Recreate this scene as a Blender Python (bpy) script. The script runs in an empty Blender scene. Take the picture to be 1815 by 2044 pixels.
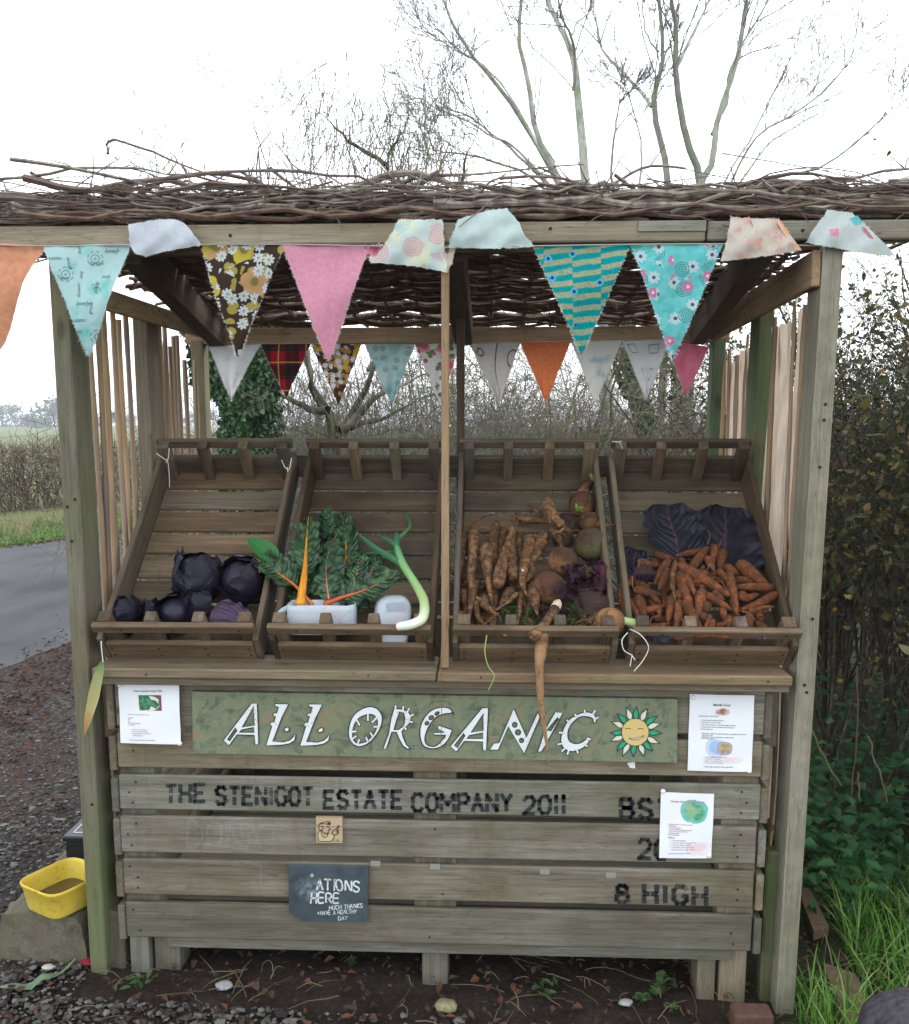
import bpy, math, random
import numpy as np
from mathutils import Vector, noise as mnoise
from mathutils.geometry import tessellate_polygon
R = math.radians
rng = np.random.default_rng(7)
random.seed(7)
scene = bpy.context.scene
COL = scene.collection

# ------------------------------------------------------------------ camera
CAMP = np.array([0.128, -2.4, 1.6]); PITCH = R(8.0); YAW = R(2.4)
FPX = 1820.0; CU = 907.5; PPV = 1110.0            # in a 1815 x 2044 frame
FWD = np.array([-math.sin(YAW)*math.cos(PITCH), math.cos(YAW)*math.cos(PITCH), -math.sin(PITCH)])
RGT = np.array([math.cos(YAW), math.sin(YAW), 0.0]); UPV = np.cross(RGT, FWD)
def ray(u, v): return FWD + RGT*(u-CU)/FPX + UPV*(PPV-v)/FPX
def U(u, v, Y):
    """world point at depth plane y=Y that the photo shows at u,v"""
    d = ray(u, v); return CAMP + d*((Y-CAMP[1])/d[1])
def UX(u, v, X):
    d = ray(u, v); return CAMP + d*((X-CAMP[0])/d[0])
def G(u, v, z=0.0):
    d = ray(u, v); return CAMP + d*((z-CAMP[2])/d[2])
def gz(x, y=0.0): return 0.012 - 0.035*np.clip(x, -1.6, 1.6)

# ------------------------------------------------------------------ mesh builder
class M:
    def __init__(s):
        s.v=[]; s.q=[]; s.t=[]; s.n=0; s.gr=[]; s.rnd=[]; s.uv=[]
    def add(s, verts, quads=None, tris=None, mat=0, gr=None, rnd=0.5, uv=None):
        verts=np.asarray(verts,float).reshape(-1,3); k=len(verts)
        if quads is not None and len(quads): s.q.append((np.asarray(quads,int).reshape(-1,4)+s.n, mat))
        if tris is not None and len(tris): s.t.append((np.asarray(tris,int).reshape(-1,3)+s.n, mat))
        s.v.append(verts)
        s.gr.append(verts if gr is None else np.asarray(gr,float))
        s.rnd.append(np.broadcast_to(np.asarray(rnd,float),(k,)))
        s.uv.append(np.zeros((k,2)) if uv is None else np.asarray(uv,float))
        s.n+=k
    def box(s, c, size, ax=None, mat=0, ch=0.002, rnd=None):
        """chamfered board. ax: rows = local axes"""
        ax=np.eye(3) if ax is None else np.asarray(ax,float)
        h=np.asarray(size,float)/2; ch=min(ch,h.min()*0.45)
        vs=[]; idx={}
        for sx in (-1,1):
            for sy in (-1,1):
                for sz in (-1,1):
                    sg=np.array([sx,sy,sz])
                    for k in range(3):
                        p=sg*(h-ch); p[k]=sg[k]*h[k]; idx[(sx,sy,sz,k)]=len(vs); vs.append(p)
        q=[];t=[]
        for k in range(3):
            a,b=[(1,2),(2,0),(0,1)][k]
            for sg in (-1,1):
                def g(sa,sb):
                    d=[0,0,0]; d[k]=sg; d[a]=sa; d[b]=sb; return idx[tuple(d)+(k,)]
                f=[g(-1,-1),g(1,-1),g(1,1),g(-1,1)]
                q.append(f if sg>0 else f[::-1])
        for k in range(3):       # edges along axis k
            a,b=[(1,2),(2,0),(0,1)][k]
            for sa in (-1,1):
                for sb in (-1,1):
                    def g(sk,which):
                        d=[0,0,0]; d[k]=sk; d[a]=sa; d[b]=sb; return idx[tuple(d)+(which,)]
                    f=[g(-1,a),g(1,a),g(1,b),g(-1,b)]
                    q.append(f if sa*sb<0 else f[::-1])
        for sx in (-1,1):
            for sy in (-1,1):
                for sz in (-1,1):
                    f=[idx[(sx,sy,sz,k)] for k in range(3)]
                    t.append(f if sx*sy*sz>0 else f[::-1])
        vs=np.array(vs); o=np.argsort(-np.asarray(size))       # grain along the longest axis
        gr=vs[:,o]+rng.uniform(-20,20,3)
        s.add(vs@ax+np.asarray(c), q, t, mat, gr, rng.random() if rnd is None else rnd)
    def bar(s, p0, p1, w, d, mat=0, up=(0,0,1), ch=0.002, rnd=None):
        """board from p0 to p1, w across (perp to up), d along up"""
        p0=np.asarray(p0,float); p1=np.asarray(p1,float); L=np.linalg.norm(p1-p0)
        x=(p1-p0)/L; y=np.cross(up,x); y/=np.linalg.norm(y); z=np.cross(x,y)
        s.box((p0+p1)/2,(L,w,d),[x,y,z],mat,ch,rnd)
    def tubes(s, P, rad, n=4, mat=0, rnd=None, flat=None):
        """P: N,K,3 ; rad: N,K"""
        P=np.asarray(P,float)
        if P.ndim==2: P=P[None]
        N,K,_=P.shape; rad=np.broadcast_to(np.asarray(rad,float),(N,K))
        T=np.gradient(P,axis=1); T/=np.linalg.norm(T,axis=2,keepdims=True)+1e-12
        ref=np.zeros((N,1,3)); big=np.abs(T[:,:,2]).mean(1)>0.8
        ref[:,0,2]=1; ref[big,0,:]=(1,0.03,0)
        u=np.cross(T,ref); u/=np.linalg.norm(u,axis=2,keepdims=True)+1e-12
        w=np.cross(T,u)
        a=np.arange(n)*2*np.pi/n
        ca=np.cos(a)[None,None,:,None]; sa=np.sin(a)[None,None,:,None]
        if flat is not None: sa=sa*flat
        V=P[:,:,None,:]+rad[:,:,None,None]*(ca*u[:,:,None,:]+sa*w[:,:,None,:])
        i=np.arange(N)[:,None,None]*K*n; k=np.arange(K-1)[None,:,None]*n; j=np.arange(n)[None,None,:]; j2=(j+1)%n
        q=np.stack(np.broadcast_arrays(i+k+j,i+k+j2,i+k+n+j2,i+k+n+j),-1).reshape(-1,4)
        seg=np.concatenate([np.zeros((N,1)),np.cumsum(np.linalg.norm(np.diff(P,axis=1),axis=2),1)],1)
        gr=np.stack(np.broadcast_arrays(seg[:,:,None]+rng.uniform(-9,9,(N,1,1)),rad[:,:,None]*np.cos(a)+rng.uniform(-9,9,(N,1,1)),rad[:,:,None]*np.sin(a)),-1)
        if rnd is None: rnd=np.repeat(rng.random(N),K*n)
        uv=np.stack(np.broadcast_arrays(np.linspace(0,1,K)[None,:,None]+0*seg[:,:,None],(a/(2*np.pi))[None,None,:]),-1)
        s.add(V.reshape(-1,3),q,None,mat,gr.reshape(-1,3),rnd,uv.reshape(-1,2))
    def grid(s, P, mat=0, rnd=0.5, uv=None, mask=None):
        """P: A,B,3"""
        P=np.asarray(P,float); A,B,_=P.shape
        i=np.arange(A-1)[:,None]*B; j=np.arange(B-1)[None,:]
        q=np.stack([i+j,i+j+1,i+B+j+1,i+B+j],-1)
        q=q.reshape(-1,4) if mask is None else q[mask]
        if uv is None:
            uu,vv=np.meshgrid(np.linspace(0,1,A),np.linspace(0,1,B),indexing='ij'); uv=np.stack([uu,vv],-1)
        s.add(P.reshape(-1,3),q,None,mat,None,rnd if np.ndim(rnd)<2 else np.ravel(rnd),np.reshape(uv,(-1,2)))
    def poly(s, loops, f, mat=0):
        """loops of 2-D points, first = outline, others = holes; f maps (x,y) to world"""
        L=[[Vector((float(p[0]),float(p[1]),0)) for p in l] for l in loops]
        tr=tessellate_polygon(L); pts=[p for l in loops for p in l]
        s.add([f(*p) for p in pts],None,tr,mat)
    def ribbon(s, pts, w, f, closed=False, mat=0):
        p=np.asarray(pts,float); n=len(p); w=np.broadcast_to(np.asarray(w,float),(n,))
        if closed: d=np.roll(p,-1,0)-np.roll(p,1,0)
        else: d=np.gradient(p,axis=0)
        d/=np.linalg.norm(d,axis=1,keepdims=True)+1e-9
        nrm=np.stack([-d[:,1],d[:,0]],1)
        a=p+nrm*w[:,None]/2; b=p-nrm*w[:,None]/2
        V=[f(*x) for x in a]+[f(*x) for x in b]
        m=n if closed else n-1
        s.add(V,[[i,(i+1)%n,n+(i+1)%n,n+i] for i in range(m)],None,mat)
    def leafquads(s, P, D, N, L, W, mat=0, rnd=None, fold=0.25):
        """many pointed leaves: base P, direction D, normal N; 6 verts, 2 quads folded on the midrib"""
        P=np.asarray(P);k=len(P)
        if k==0: return
        D=D/(np.linalg.norm(D,axis=1,keepdims=True)+1e-9); S=np.cross(D,N); S/=np.linalg.norm(S,axis=1,keepdims=True)+1e-9
        Nn=np.cross(S,D); L=np.broadcast_to(L,(k,))[:,None]; W=np.broadcast_to(W,(k,))[:,None]
        v=np.stack([P,P+D*L*.4+S*W*.5+Nn*W*fold,P+D*L*.8+S*W*.28+Nn*W*fold*.4,P+D*L,P+D*L*.8-S*W*.28+Nn*W*fold*.4,P+D*L*.4-S*W*.5+Nn*W*fold],1)
        b=np.arange(k)[:,None]*6
        q=np.concatenate([b+np.array([[0,1,2,3]]),b+np.array([[0,3,4,5]])])
        if rnd is None: rnd=np.repeat(rng.random(k),6)
        s.add(v.reshape(-1,3),q,None,mat,None,rnd)
    def build(s, name, mats, parent=None, origin=None, smooth=False, base=None):
        V=np.concatenate(s.v); o=np.zeros(3)
        if parent is not None: o=wloc(parent)
        elif origin is not None: o=np.asarray(origin,float)
        me=bpy.data.meshes.new(name)
        me.vertices.add(len(V)); me.vertices.foreach_set('co',(V-o).ravel())
        nq=sum(len(a) for a,_ in s.q); nt=sum(len(a) for a,_ in s.t)
        lv=np.concatenate([a.ravel() for a,_ in s.q]+[a.ravel() for a,_ in s.t])
        ls=np.concatenate([np.arange(nq)*4, nq*4+np.arange(nt)*3])
        mi=np.concatenate([np.full(len(a),m) for a,m in s.q]+[np.full(len(a),m) for a,m in s.t])
        me.loops.add(len(lv)); me.loops.foreach_set('vertex_index',lv)
        me.polygons.add(nq+nt); me.polygons.foreach_set('loop_start',ls)
        me.polygons.foreach_set('material_index',mi)
        me.polygons.foreach_set('use_smooth',np.full(nq+nt,bool(smooth)))
        a=me.attributes.new('gr','FLOAT_VECTOR','POINT'); a.data.foreach_set('vector',np.concatenate(s.gr).ravel())
        a=me.attributes.new('rnd','FLOAT','POINT'); a.data.foreach_set('value',np.concatenate(s.rnd))
        u=me.uv_layers.new(name='UVMap'); u.data.foreach_set('uv',np.concatenate(s.uv)[lv].ravel())
        for m in (mats if isinstance(mats,(list,tuple)) else [mats]): me.materials.append(m)
        me.update(calc_edges=True); me.validate()
        ob=bpy.data.objects.new(name,me); COL.objects.link(ob)
        if parent is not None: ob.parent=parent
        else: ob.location=o
        return ob
def wloc(o):
    p=np.zeros(3)
    while o is not None: p=p+np.array(o.location); o=o.parent
    return p
def tag(o, label, cat, group=None):
    o['label']=label; o['category']=cat
    if group: o['group']=group
    return o
def thing(name, loc, label, cat, group=None):
    o=bpy.data.objects.new(name,None); o.empty_display_size=.1; COL.objects.link(o); o.location=[float(x) for x in loc]
    return tag(o,label,cat,group)
def struct(o): o['kind']='structure'; return o
def stuff(o,label,cat): o['kind']='stuff'; o['label']=label; o['category']=cat; return o
def catmull(pts, k):
    """smooth curve of k points through pts (any dimension)"""
    p=np.asarray(pts,float)
    if len(p)==2: return p[0]+(p[1]-p[0])*np.linspace(0,1,k)[:,None]
    e=np.vstack([2*p[0]-p[1],p,2*p[-1]-p[-2]]); n=len(p)-1; out=[]
    for t in np.linspace(0,n,k):
        i=min(int(t),n-1); f=t-i; a,b,c,d=e[i:i+4]
        out.append(.5*((2*b)+(c-a)*f+(2*a-5*b+4*c-d)*f*f+(3*b-a-3*c+d)*f**3))
    return np.array(out)
def unit(v): v=np.asarray(v,float); return v/(np.linalg.norm(v,axis=-1,keepdims=True)+1e-12)
def rdir(n): return unit(rng.normal(size=(n,3)))

# ------------------------------------------------------------------ node helper
class NT:
    def __init__(s, name):
        s.m=bpy.data.materials.new(name); s.m.use_nodes=True; s.t=s.m.node_tree; s.t.nodes.clear()
        s.out=s.t.nodes.new('ShaderNodeOutputMaterial')
    def lk(s,a,b): s.t.links.new(a,b)
    def set(s,inp,val):
        if val is None: return
        if isinstance(val,bpy.types.NodeSocket): s.lk(val,inp)
        elif isinstance(val,(tuple,list)) and len(val)==3 and inp.type=='RGBA': inp.default_value=(*val,1)
        else: inp.default_value=val
    def attr(s,name,out='Vector'):
        n=s.t.nodes.new('ShaderNodeAttribute'); n.attribute_name=name; return n.outputs[out]
    def rnd(s): return s.attr('rnd','Fac')
    def uv(s): return s.t.nodes.new('ShaderNodeTexCoord').outputs['UV']
    def obj(s): return s.t.nodes.new('ShaderNodeTexCoord').outputs['Object']
    def pos(s): return s.t.nodes.new('ShaderNodeNewGeometry').outputs['Position']
    def oi(s): return s.t.nodes.new('ShaderNodeObjectInfo').outputs['Random']
    def math(s,op,a,b=None,c=None,clamp=False):
        n=s.t.nodes.new('ShaderNodeMath'); n.operation=op; n.use_clamp=clamp
        s.set(n.inputs[0],a); s.set(n.inputs[1],b); s.set(n.inputs[2],c); return n.outputs[0]
    def vm(s,op,a,b=None,scale=None):
        n=s.t.nodes.new('ShaderNodeVectorMath'); n.operation=op
        s.set(n.inputs[0],a); s.set(n.inputs[1],b)
        if scale is not None: s.set(n.inputs['Scale'],scale)
        return n.outputs['Value'] if op in('LENGTH','DOT_PRODUCT','DISTANCE') else n.outputs['Vector']
    def mul(s,v,xyz): return s.vm('MULTIPLY',v,xyz)
    def sep(s,v):
        n=s.t.nodes.new('ShaderNodeSeparateXYZ'); s.set(n.inputs[0],v); return n.outputs
    def comb(s,x=0.,y=0.,z=0.):
        n=s.t.nodes.new('ShaderNodeCombineXYZ')
        for i,k in enumerate((x,y,z)): s.set(n.inputs[i],k)
        return n.outputs[0]
    def noise(s,v,scale=5.,detail=3.,rough=.55,dist=0.,out='Fac'):
        n=s.t.nodes.new('ShaderNodeTexNoise'); s.set(n.inputs['Vector'],v)
        n.inputs['Scale'].default_value=scale; n.inputs['Detail'].default_value=detail; n.inputs['Roughness'].default_value=rough; n.inputs['Distortion'].default_value=dist
        return n.outputs[out]
    def vor(s,v,scale=5.,feature='F1',rand=1.):
        n=s.t.nodes.new('ShaderNodeTexVoronoi'); n.feature=feature; s.set(n.inputs['Vector'],v)
        n.inputs['Scale'].default_value=scale; n.inputs['Randomness'].default_value=rand; return n.outputs
    def ramp(s,f,stops,interp='LINEAR'):
        n=s.t.nodes.new('ShaderNodeValToRGB'); s.set(n.inputs[0],f); r=n.color_ramp; r.interpolation=interp
        while len(r.elements)<len(stops): r.elements.new(1)
        for e,(p,c) in zip(r.elements,stops): e.position=p; e.color=(*c,1) if not np.isscalar(c) else (c,c,c,1)
        return n.outputs[0]
    def mix(s,f,a,b,mode='MIX'):
        n=s.t.nodes.new('ShaderNodeMix'); n.data_type='RGBA'; n.blend_type=mode
        s.set(n.inputs[0],f); s.set(n.inputs[6],a); s.set(n.inputs[7],b); return n.outputs[2]
    def step(s,f,lo,hi):
        n=s.t.nodes.new('ShaderNodeMapRange'); s.set(n.inputs[0],f); n.inputs[1].default_value=lo; n.inputs[2].default_value=hi; return n.outputs[0]
    def bump(s,h,strength=.3,dist=.01):
        n=s.t.nodes.new('ShaderNodeBump'); n.inputs['Strength'].default_value=strength; n.inputs['Distance'].default_value=dist; s.set(n.inputs['Height'],h); return n.outputs[0]
    def done(s,col,rough=.8,nrm=None,spec=.3,trans=None,alpha=None,coat=None,sheen=None):
        p=s.t.nodes.new('ShaderNodeBsdfPrincipled'); s.set(p.inputs['Base Color'],col); s.set(p.inputs['Roughness'],rough)
        s.set(p.inputs['Specular IOR Level'],spec)
        if nrm is not None: s.lk(nrm,p.inputs['Normal'])
        if sheen: p.inputs['Sheen Weight'].default_value=sheen
        sh=p.outputs[0]
        if trans:
            t=s.t.nodes.new('ShaderNodeBsdfTranslucent'); s.set(t.inputs[0],col)
            mx=s.t.nodes.new('ShaderNodeMixShader'); mx.inputs[0].default_value=trans; s.lk(sh,mx.inputs[1]); s.lk(t.outputs[0],mx.inputs[2]); sh=mx.outputs[0]
        if alpha is not None:
            t=s.t.nodes.new('ShaderNodeBsdfTransparent'); mx=s.t.nodes.new('ShaderNodeMixShader'); s.set(mx.inputs[0],alpha); s.lk(t.outputs[0],mx.inputs[1]); s.lk(sh,mx.inputs[2]); sh=mx.outputs[0]
        s.lk(sh,s.out.inputs[0]); return s.m

def wood(name, cols, stain=(.16,.13,.10), green=0., greencol=(.10,.13,.05), gscale=2., ridged=0., dark=(.05,.04,.035), var=.45, foot=0.):
    """weathered sawn board: streaky grain along the board, knots, dirty patches, algae"""
    t=NT(name); g=t.attr('gr'); r=t.rnd()
    fine=t.noise(t.mul(g,(3.,60.,60.)),2.,5.,.65,.3)
    band=t.noise(t.mul(g,(.8,14.,14.)),2.,3.,.5,.6)
    blot=t.noise(t.mul(g,(2.5,5.,5.)),1.6,4.,.6)
    c=t.ramp(t.math('ADD',t.math('MULTIPLY',fine,.5),t.math('MULTIPLY',band,.5)),[(.28,cols[0]),(.5,cols[1]),(.72,cols[2])])
    c=t.mix(t.step(blot,.50,.78),c,stain)
    ring=t.noise(t.mul(g,(1.3,22.,22.)),3.,1.,.4,1.5)
    c=t.mix(t.math('MULTIPLY',t.step(t.math('ABSOLUTE',t.math('SUBTRACT',ring,.5)),.035,.0),.45),c,dark)
    kv=t.vor(t.mul(g,(3.2,8.,8.)),1.)
    c=t.mix(t.math('MULTIPLY',t.step(kv[0],.13,.05),t.math('MULTIPLY',t.step(t.sep(kv[1])[0],.5,.55),.75)),c,dark)
    if green:
        gm=t.noise(t.pos(),gscale*2.2,4.,.65)
        if foot: gm=t.math('ADD',gm,t.math('MULTIPLY',t.step(t.sep(t.pos())[2],.95,.25),foot))
        c=t.mix(t.math('MULTIPLY',t.step(gm,.42,.66),green),c,greencol)
    c=t.mix(1.,c,t.ramp(r,[(0,1-var),(1,1+var*.35)]),'MULTIPLY')
    c=t.mix(1.,c,t.ramp(t.math('FRACT',t.math('MULTIPLY',r,7.3)),[(0,(1.10,.98,.84)),(.5,(1.,.99,.97)),(1,(.93,1.0,1.04))]),'MULTIPLY')
    st=t.noise(t.mul(t.pos(),(26.,26.,1.6)),1.,3.,.6); c=t.mix(t.math('MULTIPLY',t.step(st,.60,.74),.38),c,stain)
    h=t.math('ADD',t.math('MULTIPLY',fine,.8),t.math('MULTIPLY',band,.5))
    if ridged:
        w=t.t.nodes.new('ShaderNodeTexWave'); w.bands_direction='Y'; w.inputs['Scale'].default_value=28.; w.inputs['Distortion'].default_value=1.2; w.inputs['Detail'].default_value=1; t.lk(g,w.inputs[0])
        c=t.mix(t.math('MULTIPLY',w.outputs['Fac'],ridged),c,t.mix(.5,dark,cols[0])); h=t.math('ADD',h,t.math('MULTIPLY',w.outputs['Fac'],-.8))
    return t.done(c,.85,t.bump(h,.45,.004),.2)
def plain(name,col,rough=.7,spec=.3,trans=None,nz=None,bump=0.,nscale=60.):
    t=NT(name); c=col
    n=t.noise(t.pos(),nscale,3.)
    if nz is not None: c=t.mix(t.step(n,.3,.7),col,nz)
    return t.done(c,rough,t.bump(n,bump,.004) if bump else None,spec,trans)
def leafmat(name,cols,rough=.5,trans=.3,spec=.35):
    t=NT(name); c=t.ramp(t.rnd(),[(i/(len(cols)-1),k) for i,k in enumerate(cols)])
    return t.done(c,rough,None,spec,trans)
def barkmat(name,a,b,scale=25.,moss=None):
    t=NT(name); g=t.attr('gr'); n=t.noise(t.mul(g,(1.,3.,3.)),scale,4.)
    c=t.mix(t.step(n,.3,.7),a,b); c=t.mix(1.,c,t.ramp(t.rnd(),[(0,.6),(1,1.25)]),'MULTIPLY')
    if moss: c=t.mix(t.step(t.noise(t.pos(),5.,3.),.5,.7),c,moss)
    return t.done(c,.85,t.bump(n,.4,.01),.2)
# ------------------------------------------------------------------ wood materials
W_BOX=wood('weathered_box_wood',[(.080,.070,.056),(.22,.198,.163),(.35,.325,.275)],stain=(.11,.082,.056),green=.42,greencol=(.115,.112,.062),var=.4,foot=.10)
W_CRATE=wood('crate_wood',[(.062,.043,.029),(.140,.103,.072),(.235,.185,.138)],stain=(.065,.043,.03),green=.25,greencol=(.09,.10,.045),var=.5)
W_SHELF=wood('shelf_wood',[(.10,.072,.046),(.20,.155,.108),(.29,.24,.18)],stain=(.16,.11,.07),green=.3,greencol=(.13,.14,.06),var=.25)
W_POST=wood('mossy_post_wood',[(.085,.072,.054),(.17,.148,.112),(.25,.222,.175)],stain=(.17,.12,.075),green=.5,greencol=(.12,.17,.05),gscale=1.3,var=.2,foot=.11)
W_POSTR=wood('ridged_post_wood',[(.16,.155,.125),(.27,.265,.22),(.36,.35,.30)],stain=(.2,.18,.13),green=.35,greencol=(.11,.15,.07),gscale=1.0,ridged=.55,var=.2)
W_GREEN=wood('green_post_wood',[(.07,.085,.05),(.12,.15,.085),(.18,.21,.13)],stain=(.14,.11,.07),green=.5,greencol=(.07,.13,.04),var=.2)
W_RAIL=wood('brown_rail_wood',[(.20,.125,.07),(.31,.205,.12),(.40,.28,.175)],stain=(.18,.115,.07),green=.1,var=.3)
W_RAIL_LIT=wood('lit_rail_wood',[(.36,.235,.13),(.50,.345,.205),(.60,.44,.28)],stain=(.38,.26,.15),var=.1)  # left rail only: light falling from the right is put into its paler colour
W_RAFT=wood('dark_rafter_wood',[(.065,.043,.028),(.12,.083,.055),(.175,.125,.085)],stain=(.08,.05,.035),var=.3)
W_BEAM=wood('front_beam_wood',[(.15,.135,.11),(.25,.23,.185),(.34,.315,.26)],stain=(.20,.15,.10),green=.2,greencol=(.16,.18,.12),var=.2)
DARKNAIL=plain('rusty_nail',(.02,.016,.014),.7)
def canemat(name,a,b,c):
    t=NT(name); g=t.attr('gr'); n=t.noise(t.mul(g,(2.,30.,30.)),3.,4.)
    big=t.noise(t.mul(g,(1.,.01,.01)),1.5,2.)
    col=t.mix(t.step(big,.35,.65),t.ramp(n,[(.3,a),(.7,b)]),c)
    col=t.mix(1.,col,t.ramp(t.rnd(),[(0,.65),(1,1.2)]),'MULTIPLY')
    return t.done(col,.5,t.bump(n,.2,.003),.35)
CANE=canemat('bamboo_cane',(.30,.19,.095),(.50,.34,.18),(.24,.18,.15))
def twigmat(name,a,b,c):
    t=NT(name); r=t.rnd(); n=t.noise(t.pos(),30.,3.)
    col=t.mix(t.step(n,.35,.65),t.ramp(r,[(0,a),(.55,b),(1,c)]),a)
    return t.done(col,.75,t.bump(n,.3,.005),.25)
TWIG=twigmat('hazel_twig',(.075,.042,.032),(.15,.095,.068),(.21,.16,.105))
BRASH=twigmat('brushwood',(.11,.075,.062),(.22,.18,.15),(.33,.32,.25))

# ------------------------------------------------------------------ the stall
stall=thing('market_stall',(0,.5,0),'rustic open timber stall with woven twig roof, cane sides and crates on its shelf','market stall')
def part(m,name,mat,parent=stall,label=None,smooth=False):
    o=m.build(name,mat,parent,smooth=smooth)
    if label: o['label']=label
    return o
def nails(m,pts,ax_n,r=.0035,mat=1):
    r=r*.75
    """nail heads: short 7-sided discs facing ax_n"""
    for p in pts:
        p=np.asarray(p,float); n=unit(np.asarray(ax_n,float)); P=np.array([p-n*.001,p+n*.0012,p+n*.0013]); m.tubes(P,[r,r,.0003],7,mat)
LX=-1.004; RXb=.958; RXt=.976
def post(x0,x1,Y,z0,z1,w,d,mat,holes=()):
    m=M(); m.bar((x0,Y+d/2,z0),(x1,Y+d/2,z1),w,d,0,up=(0,1,0),ch=.004)
    if holes: nails(m,[(x0+(x1-x0)*(z-z0)/(z1-z0)+dx,Y-.0005,z) for dx,z,r in holes],(0,-1,0),.006)
    return part(m,'post',[mat,DARKNAIL])
post(LX,LX,0,-.05,2.062,.048,.108,W_POST,[(-.004,1.297,.012),(.012,1.41,.01),(-.01,1.39,.01),(.01,.55,.01)])
post(RXb,RXt,0,-.15,2.062,.050,.104,W_POSTR,[(.004,1.66,.01),(.003,1.62,.01),(.0,1.5,.006),(.006,1.1,.008),(-.004,.92,.008),(.003,.90,.012)])
post(-1.003,-1.006,.55,.0,1.99,.047,.10,W_POST); post(.972,.978,.55,-.1,1.99,.047,.10,W_GREEN)
post(-1.0,-1.0,1.10,.0,1.93,.047,.07,W_POST); post(.968,.968,1.10,-.1,1.93,.047,.07,W_GREEN)
# beams
zb0,zb1=2.067,2.118
m=M(); m.box((-.42,.035,(zb0+zb1)/2),(2.16,.05,zb1-zb0),rnd=.7,ch=.004); m.box((1.08,.035,(zb0+zb1)/2-.001),(.83,.05,zb1-zb0-.004),rnd=.35,ch=.004)
m.box((.575,.0075,2.103),(.17,.006,.026),rnd=.8)
nails(m,[(-.55,.009,2.09),(-.12,.009,2.1),(.27,.009,2.1),(.9,.009,2.09)],(0,-1,0),.006)
part(m,'front_beam',[W_BEAM,DARKNAIL])
m=M(); m.box((-.1,.045,2.054),(2.3,.03,.016),rnd=.3); part(m,'beam_batten',W_RAFT)
m=M(); m.box((-.02,1.13,1.946),(2.05,.05,.058)); part(m,'back_beam',W_RAIL)
m=M(); m.bar((-1.02,.47,2.222),(.12,.50,2.226),.05,.028); part(m,'roof_batten',W_BEAM)
for x,w,mt in ((U(431,691,1.08)[0],.055,W_RAFT),(U(926,691,1.08)[0],.066,W_RAFT),(.885,.05,W_RAFT)):
    zf=U(431,691,1.08)[2]
    m=M(); m.bar((x+(.085 if x<-.5 else (-.06 if x>.5 else 0)),.065,zf+.05+.125),(x,1.10,zf+.05),w,.10,ch=.003); part(m,'rafter',mt)
# side rails nailed across the inner faces of the posts
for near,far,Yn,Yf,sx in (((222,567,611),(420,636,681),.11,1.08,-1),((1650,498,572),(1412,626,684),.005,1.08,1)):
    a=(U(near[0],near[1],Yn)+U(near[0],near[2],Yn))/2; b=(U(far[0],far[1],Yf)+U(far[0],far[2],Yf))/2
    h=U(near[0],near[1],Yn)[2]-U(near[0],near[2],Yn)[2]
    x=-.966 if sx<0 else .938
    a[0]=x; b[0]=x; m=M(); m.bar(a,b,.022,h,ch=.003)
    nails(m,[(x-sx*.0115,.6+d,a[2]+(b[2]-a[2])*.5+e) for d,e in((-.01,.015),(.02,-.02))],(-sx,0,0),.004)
    part(m,'side_rail',[W_RAIL_LIT if sx<0 else W_RAIL,DARKNAIL])
# thin centre stakes
m=M(); m.bar((.003,-.012,.961),(.004,.0,2.06),.020,.02,up=(0,1,0)); part(m,'stake',W_RAIL)
xs=U(921,760,.66)[0]; m=M(); m.bar((xs,.66,.9),(xs-.004,.70,1.97),.026,.03,up=(0,1,0)); part(m,'stake',W_RAFT)
# ledge the crates stand on, and the rail that their heads lean on
m=M(); m.box((-.484,.03,.946),(.93,.17,.027),rnd=.75,ch=.004); nails(m,[(-.2,-.0555,.948),(-.8,-.0555,.944)],(0,-1,0)); part(m,'shelf_board',[W_SHELF,DARKNAIL])
m=M(); m.box((.449,.03,.944),(.93,.17,.027),rnd=.55,ch=.004); nails(m,[(.1,-.0555,.946),(.85,-.0555,.944)],(0,-1,0)); part(m,'shelf_board',[W_SHELF,DARKNAIL])
m=M(); m.box((-.02,.035,.920),(1.86,.15,.020),rnd=.1); part(m,'shelf_batten',W_SHELF)
m=M(); m.box((-.01,.625,1.475),(1.93,.03,.07),rnd=.4); part(m,'crate_rail',W_CRATE)
for x,z in ((-.958,.80),(.898,.80)):
    m=M(); m.box((x,.10,z),(.05,.05,.16)); part(m,'corner_block',W_SHELF)
# bamboo canes
def cane(m,x,Y,z0,z1,r):
    K=22; z=np.linspace(z0,z1,K); dx=rng.uniform(-.012,.012); dy=rng.uniform(-.02,.02); s=np.linspace(0,1,K)
    P=np.stack([x+dx*s+.004*np.sin(s*5+rng.uniform(0,6)),Y+dy*s,z],1)
    rad=np.full(K,r); node=np.arange(K)%5==rng.integers(5); rad=rad*(1+.22*node)*(1-.2*s); m.tubes(P,rad,8)
for u in (176,184,200,220,231,242,256,313,320,334.5,342,350,362,373,382):
    Y=1.128*1820/(983-u)-2.4+.02; m=M(); cane(m,-1.0,Y,.05,1.93+.1*(1-Y)-.1*rng.random(),.0085+.003*rng.random()); part(m,'cane',CANE,smooth=True)
rightY=[]
for u in (1432,1442,1451,1460,1468,1476,1485,1495,1530,1541,1573,1581,1602):
    Y=.852*1820/(u-983)-2.4+.02; rightY.append(Y); m=M(); cane(m,.975+rng.uniform(-.004,.004),Y,.0,1.90+.13*(1-Y)-.08*rng.random(),.0065+.003*rng.random()); part(m,'cane',CANE,smooth=True)
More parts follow.
